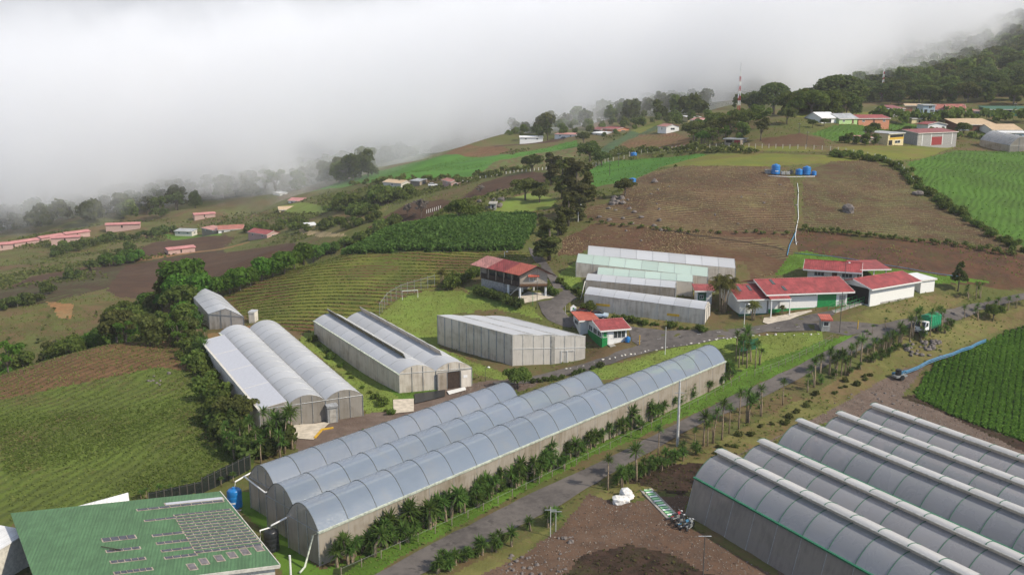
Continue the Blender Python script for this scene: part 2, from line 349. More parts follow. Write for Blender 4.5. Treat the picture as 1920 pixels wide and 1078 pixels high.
# (object name, material, polygon in photograph pixels, nearest and farthest depth)
FIELDS = [
 ('scrub_slope','olive_slope',[(0,600),(150,560),(330,540),(345,580),(330,600),(200,640),(0,705)],125,260),
 ('wooded_hill','olive_slope',[(1340,200),(1420,150),(1700,60),(1930,40),(1930,200),(1680,190),(1600,200),(1560,210),(1430,220),(1360,250)],245,1300),
 ('valley_meadow','olive_slope',[(-10,560),(-10,480),(100,450),(270,420),(420,385),(520,365),(700,345),(700,400),(640,420),(560,430),(420,450),(250,445),(100,500),(0,545)],180,640),
 ('tilled_field','tilled',[(0,545),(60,520),(200,490),(300,455),(330,440),(440,445),(410,470),(250,485),(180,510),(0,560)],180,420),
 ('planted_field','tilled_rows',[(-10,545),(90,525),(200,495),(250,487),(420,470),(430,490),(330,520),(200,540),(90,568),(-10,575)],180,400),
 ('tilled_field','tilled',[(200,545),(235,495),(300,487),(420,475),(540,455),(590,470),(430,520),(330,530),(270,560),(225,558)],165,400),
 ('orange_bank','orange_earth',[(88,565),(140,570),(135,600),(110,597),(100,580)],170,330),
 ('dirt_track','orange_earth',[(250,484),(410,464),(470,452),(468,456),(410,470),(255,490)],200,450),
 ('valley_meadow','lawn',[(520,390),(560,382),(640,388),(620,400),(540,400)],250,480),
 ('pale_yard','pale_yard',[(560,430),(600,415),(640,430),(650,445),(600,446),(560,438)],200,420),
 ('green_terrace','verge',[(300,440),(400,438),(420,446),(330,450)],200,450),
 ('left_field','left_field_dry',[(-40,715),(0,703),(110,657),(210,628),(270,608),(322,605),(345,655),(360,700),(300,690),(180,720),(60,745),(-40,770)],70,146),
 ('left_field','left_field',[(-60,760),(60,738),(180,712),(300,688),(362,696),(392,740),(410,810),(440,850),(475,868),(470,885),(330,918),(230,940),(150,950),(15,985),(-60,1000)],60,146),
 ('potato_field','potato',[(415,550),(470,520),(560,482),(620,473),(760,468),(900,468),(1000,475),(975,490),(900,505),(890,522),(850,535),(800,545),(745,560),(712,590),(700,610),(640,600),(580,628),(520,615),(465,598)],118,182),
 ('maize_field','maize_soil',[(625,476),(700,445),(745,425),(830,413),(960,403),(1003,408),(1002,430),(985,455),(975,470),(900,472),(760,472),(640,478)],150,215),
 ('slope','olive_slope',[(830,400),(880,380),(1000,360),(1060,380),(1040,420),(1000,410),(900,408)],190,250),
 ('slope','lawn',[(920,395),(945,375),(1000,362),(1045,375),(1030,392),(960,400)],190,250),
 ('tilled_field','tilled',[(690,428),(720,408),(765,380),(830,372),(880,385),(850,400),(800,412),(745,425),(700,445),(680,450)],215,330),
 ('slope','olive_slope',[(760,372),(830,350),(940,345),(900,365),(860,372)],225,330),
 ('tilled_field','tilled',[(860,375),(900,345),(940,335),(1000,325),(1030,325),(1020,345),(940,355),(900,370)],225,330),
 ('hay_slope','dry_grass',[(560,430),(600,410),(660,380),(720,360),(740,380),(690,420),(640,440)],240,400),
 ('bright_field','bright_field',[(560,368),(640,340),(745,312),(800,296),(840,290),(960,292),(1000,280),(1080,265),(1095,275),(1000,295),(930,325),(860,334),(740,338),(620,352)],250,470),
 ('red_field','red_soil',[(830,290),(870,278),(930,274),(960,282),(930,294),(870,293)],300,480),
 ('striped_field','striped',[(900,325),(935,300),(1000,288),(1085,278),(1100,285),(1060,300),(1000,320),(930,328)],240,450),
 ('dark_strip','tilled',[(920,272),(1000,266),(1060,260),(1060,266),(1000,271),(930,278)],300,480),
 ('crop_field','bluish_crop',[(1100,300),(1150,265),(1210,235),(1240,240),(1180,262),(1130,295)],240,480),
 ('red_field','red_soil',[(1165,275),(1200,252),(1260,246),(1300,262),(1290,275),(1180,280)],240,430),
 ('yellow_slope','yellow_field',[(1165,248),(1230,228),(1250,234),(1200,250)],300,520),
 ('hedge_strip','olive_slope',[(1180,300),(1200,280),(1330,274),(1500,278),(1560,288),(1400,290),(1250,294)],205,300),
 ('yellow_strip','yellow_field',[(1200,280),(1330,273),(1500,276),(1560,284),(1400,284),(1300,282)],205,320),
 ('bright_field','bright_field',[(1098,322),(1130,305),(1200,298),(1320,288),(1330,295),(1240,312),(1200,335),(1120,350),(1098,350)],190,290),
 ('grass_crest','yellow_field',[(1240,312),(1330,290),(1440,288),(1560,292),(1620,300),(1560,306),(1450,312),(1300,312)],180,260),
 ('stubble_field','dry_rows',[(1090,400),(1110,388),(1160,375),(1180,340),(1240,315),(1300,311),(1440,312),(1475,330),(1488,350),(1490,435),(1400,436),(1280,430),(1180,420),(1110,415)],150,216),
 ('stubble_field','dry_rows_b',[(1504,345),(1520,318),(1560,303),(1630,300),(1690,325),(1715,365),(1790,400),(1850,432),(1905,470),(1780,452),(1640,438),(1506,425)],140,222),
 ('dry_ridge','dry_rows',[(1290,440),(1400,440),(1490,470),(1475,490),(1440,480),(1360,462)],135,175),
 ('brown_slope','brown_slope',[(1060,445),(1120,418),(1290,432),(1490,437),(1485,450),(1400,445),(1290,440),(1360,462),(1440,480),(1475,490),(1455,515),(1410,525),(1395,490),(1110,462),(1085,478),(1045,480)],130,175),
 ('brown_bank','brown_bank',[(1490,430),(1640,440),(1780,455),(1905,473),(1930,480),(1930,545),(1760,530),(1650,500),(1560,480),(1495,470)],125,172),
 ('lawn_slope','verge',[(1450,518),(1480,480),(1510,470),(1570,484),(1650,500),(1760,515),(1860,528),(1750,532),(1660,520),(1500,500),(1480,512),(1400,528)],125,165),
 ('green_field','green_field',[(1700,305),(1735,296),(1800,282),(1930,284),(1930,468),(1850,428),(1760,372),(1715,330)],140,260),
 ('crop_field','green_field',[(1520,250),(1560,235),(1700,230),(1740,245),(1690,262),(1560,265)],225,300),
 ('yellow_field','yellow_field',[(1430,220),(1500,206),(1640,204),(1690,215),(1600,218),(1520,222)],240,330),
 ('tilled_patch','brown_slope',[(1420,262),(1500,248),(1545,262),(1550,275),(1440,275)],225,300),
 ('weedy_strip','yellow_field',[(1560,276),(1640,274),(1790,275),(1740,296),(1690,300),(1620,296)],200,260),
 ('lawn','lawn',[(712,592),(745,562),(800,545),(870,545),(905,560),(960,580),(1000,590),(930,580),(850,590),(822,600),(822,650),(870,672),(960,705),(945,715),(890,700),(800,652),(740,610)],110,150),
 ('lawn','lawn',[(870,540),(905,530),(935,560),(1000,575),(1015,600),(960,582),(900,565)],118,150),
 ('lawn_strip','verge',[(590,640),(700,615),(760,640),(830,672),(885,695),(885,725),(760,760),(720,775),(680,760),(640,700)],100,140),
 ('lawn_strip','lawn',[(570,625),(600,620),(745,745),(735,770),(690,775),(640,700),(560,640)],100,140),
 ('lawn','lawn',[(1050,510),(1085,485),(1095,540),(1100,560),(1075,545),(1045,525)],120,150),
 ('garden','dry_grass',[(1065,570),(1100,568),(1200,590),(1330,612),(1325,624),(1240,618),(1130,605),(1065,590)],115,150),
 ('lawn','lawn',[(1085,700),(1150,682),(1210,668),(1300,640),(1360,632),(1540,622),(1545,640),(1480,665),(1400,700),(1330,690),(1200,700),(1100,720)],100,140),
 ('verge','verge',[(560,1085),(700,1030),(900,920),(1100,820),(1250,752),(1400,690),(1540,640),(1600,625),(1590,645),(1450,705),(1300,775),(1100,860),(900,965),(740,1050),(690,1090)],60,140),
 ('hedge_bed','wooded',[(620,1070),(800,990),(1000,890),(1200,790),(1360,700),(1400,690),(1250,765),(1100,832),(900,932),(700,1040),(620,1090)],60,135),
 ('roadside_bank','dry_grass',[(820,1090),(900,1050),(1040,985),(1120,925),(1300,850),(1450,775),(1560,720),(1650,660),(1710,630),(1760,615),(1930,570),(1930,605),(1860,625),(1800,650),(1700,700),(1600,750),(1500,800),(1340,870),(1250,920),(1150,945),(1060,970),(980,1040),(900,1090)],55,150),
 ('roadside_bank','dry_grass',[(1560,605),(1640,578),(1720,555),(1830,552),(1760,585),(1700,602),(1620,612)],115,150),
 ('dirt_yard','dirt',[(860,1095),(980,1040),(1060,985),(1100,925),(1160,945),(1250,930),(1290,930),(1280,980),(1500,1110)],50,120),
 ('gravel_track','gravel',[(1340,870),(1500,800),(1640,720),(1700,690),(1730,690),(1690,745),(1740,760),(1930,850),(1930,900),(1640,780),(1500,800),(1420,840)],70,130),
 ('dirt_yard','dirt',[(1300,900),(1640,770),(1930,900),(1930,1100),(1480,1100)],50,100),
 ('dark_pit','dark_dirt',[(1050,1090),(1090,1040),(1180,1020),(1260,1040),(1330,1075),(1400,1095)],50,80),
 ('dark_bank','dark_dirt',[(1160,900),(1250,870),(1340,870),(1400,835),(1330,880),(1280,930),(1225,915)],70,110),
 ('crop_bank','dark_dirt',[(1690,745),(1712,738),(1930,826),(1930,850),(1740,762)],85,130),
 ('crop_field','crop_bed',[(1712,742),(1755,682),(1850,642),(1890,622),(1930,612),(1930,832),(1800,785)],85,145),
 ('concrete_yard','gravel',[(545,800),(680,778),(740,765),(850,720),(935,712),(1000,712),(1040,700),(1000,725),(900,760),(700,800),(560,850)],85,125),
 ('bare_earth','orange_earth',[(390,618),(468,600),(472,612),(430,640),(400,650),(385,640)],110,135),
 ('shady_strip','verge',[(440,925),(470,920),(520,980),(600,1070),(600,1095),(540,1095),(500,1000),(455,960)],50,90),
]
def in_poly(px, py, poly):
    ins = np.zeros(px.shape, bool); n = len(poly)
    for i in range(n):
        x0, y0 = poly[i]; x1, y1 = poly[(i+1) % n]
        if y0 == y1: continue
        c = ((y0 > py) != (y1 > py)) & (px < (x1-x0)*(py-y0)/(y1-y0)+x0)
        ins ^= c
    return ins
def vnoise(x, y, s, seed=0):
    """cheap smooth noise in [-1,1]"""
    out = np.zeros_like(x); r = np.random.default_rng(seed)
    for k in range(6):
        a = r.uniform(0, 2*math.pi); f = (1+r.uniform(0, 1.6))/s; p = r.uniform(0, 6.28, 2)
        out += np.sin((x*math.cos(a)+y*math.sin(a))*f+p[0]+1.7*np.sin((x*math.sin(a)-y*math.cos(a))*f*.6+p[1]))
    return out/3.2
_rr = np.exp(np.arange(math.log(92), math.log(2100), .0031)); _aa = np.radians(np.arange(-41, 41.01, .115))
_A2, _R2 = np.meshgrid(_aa, _rr)
GX = F0[0]+_R2*np.sin(_A2); GY = F0[1]+_R2*np.cos(_A2)
GZ = height(GX, GY)
_D = GY*CT-(GZ-CAMH)*ST
_px = 960+FPX*GX/np.maximum(_D, 5); _py = 539+FPX*(-(GZ-CAMH)*CT-GY*ST)/np.maximum(_D, 5)
fx = (GX[:-1,:-1]+GX[1:,1:])/2; fy = (GY[:-1,:-1]+GY[1:,1:])/2
fpx = (_px[:-1,:-1]+_px[1:,1:])/2; fpy = (_py[:-1,:-1]+_py[1:,1:])/2; fD = (_D[:-1,:-1]+_D[1:,1:])/2
jx = fpx+vnoise(fx, fy, 1.3, 1)*200/fD+vnoise(fx, fy, 5, 2)*240/fD; jy = fpy+vnoise(fx, fy, 1.3, 3)*120/fD+vnoise(fx, fy, 5, 4)*140/fD
FID = np.full(fx.shape, -1)
FID[fD > 480*KD] = -2
for i, (nm, m, poly, z0, z1) in enumerate(FIELDS):
    FID[in_poly(jx, jy, poly) & (fD > z0*KD) & (fD < z1*KD)] = i
ROUGH = {'ground':.10,'wooded':.2,'dry_grass':.12,'brown_bank':.15,'dark_dirt':.2,'left_field':.05,'left_field_dry':.05,'olive_slope':.12}
SMOOTHED = ('lawn','dirt','gravel','crop_bed','potato','verge')
fr = np.full(FID.shape, .10)
for i, F in enumerate(FIELDS): fr[FID == i] = ROUGH.get(F[1], .03)
vr_ = np.zeros(GX.shape); vr_[:-1,:-1] = fr; vr_[1:,:-1] = np.minimum(vr_[1:,:-1]+0*fr, fr); vr_[-1] = vr_[-2]; vr_[:,-1] = vr_[:,-2]
GZ2 = GZ + vr_*(vnoise(GX, GY, .9, 7)*.5+vnoise(GX, GY, 3.1, 8)*.5) + np.clip((_D-250)/500, 0, 1)*vnoise(GX, GY, 22, 9)*3.0
_idx = np.arange(GX.size).reshape(GX.shape)
_quads = np.stack([_idx[:-1,:-1], _idx[:-1,1:], _idx[1:,1:], _idx[1:,:-1]], -1)
_V = np.stack([GX, GY, GZ2], -1).reshape(-1, 3)
def sub_mesh(name, sel, m):
    q = _quads[sel][:, ::1]
    if len(q) == 0: return None
    u, inv = np.unique(q.ravel(), return_inverse=True)
    return mesh_np(name, _V[u], inv.reshape(q.shape), m, True)
tag(part('ground', sub_mesh('ground', FID == -1, FM['ground']), None), kind='structure')
tag(part('hillside', sub_mesh('hillside', FID == -2, FM['wooded']), None), kind='structure')
for i, (nm, m, poly, z0, z1) in enumerate(FIELDS):
    me = sub_mesh(nm, FID == i, FM[m])
    if me: tag(part(nm, me, None), kind='structure')
# ------------------------------------------------------------------ greenhouse films and nets
def film_mat(name, col, alpha=.85, rough=.28, dirt=(.30,.27,.22), dirtamt=.25, spec=.6, wr=.35, wscale=1.4):
    t = NT(name); v = t.wpos()
    n1 = t.noise(v, .35, 4, .6, .5); n2 = t.noise(t.wpos((2.2,1.2,5.5)), wscale, 4, .65, 1.2); n3 = t.noise(v, 9, 3)
    oi = t.add("ShaderNodeObjectInfo")
    c = t.mix(t.math('MULTIPLY', t.ramp(n1, .45, .8), dirtamt), col, dirt)
    c = t.mix(t.math('MULTIPLY', oi.outputs['Random'], .42), c, tuple(x*.62 for x in col))
    r = t.math('ADD', rough-.06, t.math('MULTIPLY', n1, .16))
    a = t.math('ADD', alpha-.06, t.math('MULTIPLY', n1, .12), True)
    nb = t.bump(t.math('ADD', n2, t.math('MULTIPLY', n3, .06)), wr, .10)
    return t.surf(t.bsdf(c, r, spec, nb, alpha=a))
def net_mat(name, col, alpha=.75, stain=(.20,.17,.12), amt=.6, streak=True):
    t = NT(name); v = t.wpos((1,1,1.6)); vs = t.wpos((2.2,2.2,.30))
    n1 = t.noise(v, .30, 4, .6, .4); n2 = t.noise(vs, 1.1, 4, .65); n3 = t.noise(v, 14, 2)
    f = t.math('MULTIPLY', t.ramp(t.math('ADD', t.math('MULTIPLY', n1, .55), t.math('MULTIPLY', n2, .45)), .42, .68), amt)
    c = t.mix(f, col, stain); c = t.mix(t.math('MULTIPLY', n3, .25), c, tuple(x*.7 for x in col))
    a = t.math('ADD', alpha-.08, t.math('MULTIPLY', n1, .16), True)
    d = t.add("ShaderNodeBsdfDiffuse"); t.put(d.inputs[0], c)
    tr = t.add("ShaderNodeBsdfTranslucent"); t.put(tr.inputs[0], c)
    m1 = t.add("ShaderNodeMixShader"); m1.inputs[0].default_value = .22; t.l.new(d.outputs[0], m1.inputs[1]); t.l.new(tr.outputs[0], m1.inputs[2])
    tp = t.add("ShaderNodeBsdfTransparent"); m2 = t.add("ShaderNodeMixShader"); t.put(m2.inputs[0], a)
    t.l.new(tp.outputs[0], m2.inputs[1]); t.l.new(m1.outputs[0], m2.inputs[2])
    return t.surf(m2.outputs[0])
M = {
 'film_blue': film_mat('clear_film', (.25,.30,.38), .64, .20, dirtamt=.3, spec=.9, wr=.16),
 'film_grey': film_mat('grey_film', (.35,.355,.38), .66, .26, dirtamt=.25, spec=.7),
 'film_new':  film_mat('white_film', (.50,.51,.53), .88, .33, spec=.6, dirtamt=.12),
 'film_white':film_mat('milky_film', (.48,.49,.51), .93, .42, spec=.45, dirtamt=.22),
 'film_cap':  film_mat('cap_film', (.52,.51,.50), .9, .4, spec=.4, dirtamt=.3),
 'film_mint': film_mat('mint_film', (.42,.52,.46), .94, .45, spec=.4, dirtamt=.18),
 'sheet_white':mat('white_sheeting', (.44,.45,.49), .5, .4, .03),
 'net_grey':  net_mat('dusty_net', (.47,.41,.34), .80, (.24,.19,.125), .9),
 'net_end':   net_mat('end_net', (.36,.33,.29), .82, (.22,.19,.15), .7),
 'net_pale':  net_mat('pale_net', (.72,.655,.56), .90, (.31,.245,.175), .75),
 'net_bright':net_mat('bright_net', (.82,.76,.67), .94, (.40,.36,.30), .5),
 'net_front': net_mat('front_net', (.36,.32,.285), .72, (.21,.185,.165), .6),
 'vent_net':  net_mat('vent_net', (.62,.55,.46), .92, (.26,.24,.19), .5),
 'vent_olive':net_mat('vent_olive', (.21,.185,.115), .96, (.15,.13,.08), .6),
 'steel':     mat('galvanised_steel', (.33,.34,.34), .45, .5, .15, metal=.3),
 'rib':       mat('dark_rib', (.085,.095,.09), .6, .4, .1),
 'rib_green': mat('green_rib', (.035,.115,.075), .6, .4, .1),
 'gutter':    mat('pale_gutter', (.52,.55,.45), .5, .4, .2),
 'gutter_green': mat('green_gutter', (.02,.15,.08), .5, .4, .1),
 'white':     mat('white_paint', (.72,.71,.67), .55, .4, .03),
 'offwhite':  mat('offwhite_paint', (.60,.57,.50), .6, .3, .12),
 'green':     mat('green_paint', (.012,.22,.055), .5, .4, .12),
 'green_dark':mat('dark_green_paint', (.015,.10,.05), .55, .4, .15),
 'red_roof':  mat('red_roof_metal', (.44,.055,.065), .5, .4, .16, 1.2),
 'red_roof2': mat('orange_roof_metal', (.52,.13,.085), .55, .35, .14, 1.2),
 'old_roof':  mat('faded_roof_metal', (.50,.33,.29), .6, .3, .2, 1.5),
 'wood_grey': mat('weathered_wood', (.30,.25,.20), .85, .1, .22, 4),
 'wood_dark': mat('dark_wood', (.055,.038,.030), .8, .15, .2),
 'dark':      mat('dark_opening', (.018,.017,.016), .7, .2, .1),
 'glass':     mat('window_glass', (.035,.045,.05), .12, .8, .1),
 'concrete':  mat('concrete', (.36,.34,.30), .85, .2, .15, 2, bump=.2),
 'concrete_pale': mat('pale_concrete', (.55,.48,.38), .85, .2, .12, 1.2, bump=.2),
 'pole':      mat('concrete_pole', (.50,.49,.46), .8, .2, .12),
 'pole_dark': mat('dark_pole', (.10,.09,.08), .8, .2, .12),
 'tank_blue': mat('blue_tank', (.01,.17,.46), .38, .5, .1),
 'tank_black':mat('black_tank', (.015,.017,.02), .4, .5, .1),
 'pvc':       mat('white_pipe', (.74,.73,.70), .4, .5, .05),
 'pipe_blue': mat('blue_pipe', (.06,.20,.33), .45, .4, .15),
 'yellow':    mat('yellow_paint', (.60,.36,.03), .55, .4, .12),
 'bed':       mat('bed_plants', (.05,.085,.025), .9, .1, .3, 2.5, bump=.8),
 'rock':      mat('rock', (.18,.155,.14), .9, .15, .25, 2.2, bump=.6),
 'trunk':     mat('bark', (.17,.14,.11), .9, .1, .2, 4, bump=.4),
 'trunk_pale':mat('pale_bark', (.34,.26,.18), .9, .1, .25, 5, bump=.4),
}
def Gh(px, py, h, zmin=0):
    """the point seen at a pixel that stands h above the ground"""
    u = (px-960)/FPX; v = (py-539)/FPX
    Z = _ZS[_ZS >= max(zmin*KD, 60)]; d = CAMH-Z*(ST+v*CT)-height(u*Z, Z*(CT-v*ST))-h
    k = np.where((d[1:] < 0) & (d[:-1] >= 0))[0]; i = k[0] if len(k) else int(np.argmin(np.abs(d[:-1])))
    t = d[i]/(d[i]-d[i+1]) if len(k) else 0
    Zr = Z[i]*(1-t)+Z[i+1]*t
    return Vector((u*Zr, Zr*(CT-v*ST), CAMH-Zr*(ST+v*CT)))

def arch_profile(W, rise, n=12, kind='arch'):
    if kind == 'arch':
        return [(W*i/n, rise*(1-abs(2*i/n-1)**2.1)) for i in range(n+1)]
    if kind == 'gable': return [(0,0), (W/4,rise*.52), (W/2,rise), (W*.75,rise*.52), (W,0)]
    if kind == 'half':                       # climbs as half an arch up to the ridge vent
        return [(W*.5*i/8, rise*(1-(1-i/8)**2.1)) for i in range(9)]
    if kind == 'cap':                        # the other half, starting higher and overhanging the vent
        top = rise*1.36
        pts = [(W*.44, top*.93), (W*.465, top*.985), (W*.52, top), (W*.60, top*.975), (W*.72, top*.84), (W*.86, top*.50), (W, 0)]
        return pts
    if kind == 'flat': return [(0,0), (W,rise)]
def greenhouse(name, label, P0, P1, W, hg, rise, bays, kind='arch', film='film_blue', net='net_grey', net_end='net_end', rib='rib', gutter='gutter',
               group=None, x0=0.0, x1=None, y0=0.0, near_wall=True, far_wall=True, lean=0.0, cap=False, flap=None, frame=None, rib_r=.042, posts=True, ends=(True,True), sag=.07, ref=None, cat='greenhouse', foot=1.2, shear=0.0):
    """one span; local x runs along the gutter from P0 to P1, local y across it to the left"""
    rP0, rP1 = ref or (P0, P1)
    d = Vector((rP1.x-rP0.x, rP1.y-rP0.y, 0)); L = d.length; ang = math.atan2(d.y, d.x)
    sl = (rP1.z-rP0.z)/L
    x1 = L if x1 is None else x1
    base = Vector((rP0.x, rP0.y, rP0.z-hg))
    rot = Matrix.Rotation(ang, 4, 'Z')
    root = thing(name, label, cat, base+rot@Vector((x0+shear*y0, y0, sl*(x0+shear*y0))), ang, group)
    Lx = x1-x0; bw = Lx/bays
    def lp(x, y, z): return (x, y, z+sl*x)
    profs = [arch_profile(W, rise, 12, 'half'), arch_profile(W, rise, 12, 'cap')] if cap else [arch_profile(W, rise, 12, kind)]
    rng = random.Random(name+label)
    for pi, prof in enumerate(profs):
        meshes = []
        for k in range(3):
            mb = MB(); nx = 5; i0 = 0; rows = []
            ph = [rng.uniform(-1, 1) for _ in range(8)]
            for i in range(nx+1):
                x = bw*i/nx; s = math.sin(math.pi*i/nx)
                row = []
                for j, (y, z) in enumerate(prof):
                    dz = -sag*s*(.6+.4*math.sin(j*1.3+ph[j % 8]*3))*(1 if 0 < j < len(prof)-1 else .15)*(1.0-.85*(z/max(rise,.1))**2)
                    row.append((x, y, hg+z+dz+sl*x))
                rows.append(row)
            for i in range(nx):
                for j in range(len(prof)-1): mb.face(rows[i][j], rows[i+1][j], rows[i+1][j+1], rows[i][j+1])
            me = mb.mesh('roof_panel', M[film if pi == 0 else 'film_cap'], True)
            import bmesh as _bm
            b = _bm.new(); b.from_mesh(me); _bm.ops.remove_doubles(b, verts=b.verts, dist=.001); b.to_mesh(me); b.free()
            meshes.append(me)
        for i in range(bays):
            part('roof_panel' if pi == 0 else 'ridge_cap', meshes[i % 3 if i % 5 else 1], root, (i*bw, 0, sl*i*bw))
        rm = MB().tube([(0, y, hg+z+.012) for y, z in prof], rib_r, 5).mesh('rib', M[rib])
        for i in range(bays+1): part('rib' if pi == 0 else 'cap_rib', rm, root, (i*bw, 0, sl*i*bw))
    if cap:
        y_, z0_, z1_ = W*.5, rise, rise*1.36*.975
        vm = MB().face((0, y_, hg+z0_), (bw, y_, hg+z0_+sl*bw), (bw, y_-.05, hg+z1_+sl*bw), (0, y_-.05, hg+z1_)).mesh('vent_net', M['vent_net'])
        for i in range(bays): part('vent_net', vm, root, (i*bw, 0, sl*i*bw))
        cl = MB().tube([lp(0, W*.43, hg+rise*1.36*.93), lp(Lx, W*.43, hg+rise*1.36*.93)], .06, 5).build('vent_rail', M['offwhite'], root)
    if flap:
        fh, fm = flap; yf = W*.5
        fmesh = MB().hexa([(0, yf, hg+rise-.05), (bw, yf, hg+rise-.05+sl*bw), (bw, yf+.06, hg+rise-.05+sl*bw), (0, yf+.06, hg+rise-.05),
                           (0, yf-.42, hg+rise+fh), (bw, yf-.42, hg+rise+fh+sl*bw), (bw, yf-.36, hg+rise+fh+sl*bw), (0, yf-.36, hg+rise+fh)]).mesh('vent_flap', M[fm])
        for i in range(bays):
            if i < bays-1: part('vent_flap', fmesh, root, (i*bw, 0, sl*i*bw))
        MB().tube([lp(0, yf-.40, hg+rise+fh), lp((bays-1)*bw, yf-.40, hg+rise+fh)], .05, 5).build('flap_rail', M['offwhite'], root)
        bt = MB().tube([(0, yf-.03, hg+rise), (0, yf-.44, hg+rise+fh)], .05, 4).mesh('batten', M['steel'])
        for i in range(bays): part('batten', bt, root, (i*bw, 0, sl*i*bw))
    # long walls in bays
    wz = -foot
    def wall(side, yy, ly):
        top = hg-.05
        me = MB().face((0, yy, top), (bw, yy, top+sl*bw), (bw, yy+ly, wz+sl*bw), (0, yy+ly, wz)).mesh('net_panel', M[net])
        pm = MB().tube([(0, yy+(-.03 if side else .03), top), (0, yy+ly+(-.03 if side else .03), wz)], .05, 5).mesh('post', M['steel'])
        for i in range(bays):
            part('net_panel', me, root, (i*bw, 0, sl*i*bw))
        if posts:
            for i in range(bays+1): part('post', pm, root, (i*bw, 0, sl*i*bw))
    if near_wall: wall(0, 0.0, -lean)
    if far_wall: wall(1, W, 0.0)
    if film in ('film_blue', 'film_grey'):           # raised growing beds seen dimly through the film
        for yb in (.18, .5, .82):
            bd = MB().hexa([lp(1, W*yb-.45, -.6), lp(Lx-1, W*yb-.45, -.6), lp(Lx-1, W*yb+.45, -.6), lp(1, W*yb+.45, -.6), lp(1, W*yb-.35, .9), lp(Lx-1, W*yb-.35, .9), lp(Lx-1, W*yb+.35, .9), lp(1, W*yb+.35, .9)]).build('growing_bed', M['bed'], root)
    # ends
    outline = arch_profile(W, rise, 12, 'arch') if cap else profs[0]
    for e, (xx, on) in enumerate(((0.0, ends[0]), (Lx, ends[1]))):
        if not on: continue
        mb = MB(); zl = 0.0
        pts = [lp(xx, y, hg+z) for y, z in outline]
        low = [lp(xx, W, zl+hg*.62), lp(xx, 0, zl+hg*.62)]
        mb.face(*([pts[i] for i in range(len(pts))]+low)); g = mb.build('gable_net', M[net_end], root)
        xo = xx+(-.0 if e == 0 else .0)
        MB().face(lp(xo, 0, hg*.62), lp(xo, W, hg*.62), lp(xo, W, wz), lp(xo, 0, wz)).build('end_panel', M[net_end], root)
        s_ = -.06 if e == 0 else .06
        em = MB().tube([lp(xx+s_, 0, hg), lp(xx+s_, W, hg)], .045, 5)
        em.build('tie_bar', M['steel'], root)
        for yy in (0, W*.35, W*.65, W): MB().tube([lp(xx+s_, yy, hg+(rise*.8 if 0 < yy < W and kind != 'flat' else 0)), lp(xx+s_, yy, wz)], .045, 5).build('end_post', M['steel'], root)
    if gutter:
        MB().hexa([lp(-.1, -.16, hg-.16), lp(Lx+.1, -.16, hg-.16), lp(Lx+.1, .10, hg-.16), lp(-.1, .10, hg-.16),
                   lp(-.1, -.2, hg+.03), lp(Lx+.1, -.2, hg+.03), lp(Lx+.1, .12, hg+.03), lp(-.1, .12, hg+.03)]).build('gutter', M[gutter], root)
    if shear:
        for me in {c.data for c in root.children}:
            co = np.empty(len(me.vertices)*3, np.float32); me.vertices.foreach_get('co', co); co = co.reshape(-1, 3)
            co[:,0] += shear*co[:,1]; co[:,2] += sl*shear*co[:,1]; me.vertices.foreach_set('co', co.ravel()); me.update()
    return root, ang, sl, base
def axis_len(ref, P):
    d = Vector((ref[1].x-ref[0].x, ref[1].y-ref[0].y)); return (Vector((P.x, P.y))-Vector((ref[0].x, ref[0].y))).dot(d)/d.length
def axis_off(ref, P):
    d = Vector((ref[1].x-ref[0].x, ref[1].y-ref[0].y)).normalized(); w = Vector((P.x, P.y))-Vector((ref[0].x, ref[0].y)); return d.x*w.y-d.y*w.x

# --- the three long film tunnels along the road
refA = (Gh(597, 997, 3.5), Gh(1360, 677, 3.5)); WA = 5.3
LA = axis_len(refA, refA[1])
xa2, xa2e = axis_len(refA, Gh(550, 957, 3.5)), axis_len(refA, Gh(1099, 725, 3.5))
xa3, xa3e = axis_len(refA, Gh(510, 918, 3.5)), axis_len(refA, Gh(931, 744, 3.5))
print('A', LA, xa2, xa2e, xa3, xa3e, axis_off(refA, Gh(550, 957, 3.5)), axis_off(refA, Gh(510, 918, 3.5)))
gA = 'film tunnels beside the road'
tunA1 = greenhouse('tunnel_greenhouse', 'longest blue grey film tunnel, nearest to the asphalt road and its hedge', refA[0], refA[1], WA, 3.5, 2.0, 21, film='film_blue', net='net_grey', ref=refA, group=gA, far_wall=False, sag=.045)[0]
tunA2 = greenhouse('tunnel_greenhouse', 'film tunnel of middle length, between the longest and the shortest beside the road', refA[0], refA[1], WA, 3.5, 2.0, max(3, round((xa2e-xa2)/(LA/21))), film='film_blue', ref=refA, x0=xa2, x1=xa2e, y0=WA+.05, group=gA, near_wall=False, far_wall=False, sag=.045)[0]
tunA3 = greenhouse('tunnel_greenhouse', 'shortest of the three joined film tunnels, ending behind the sawtooth greenhouse front', refA[0], refA[1], WA, 3.5, 2.0, max(3, round((xa3e-xa3)/(LA/21))), film='film_blue', ref=refA, x0=xa3, x1=xa3e, y0=2*WA+.1, group=gA, near_wall=False, sag=.045)[0]

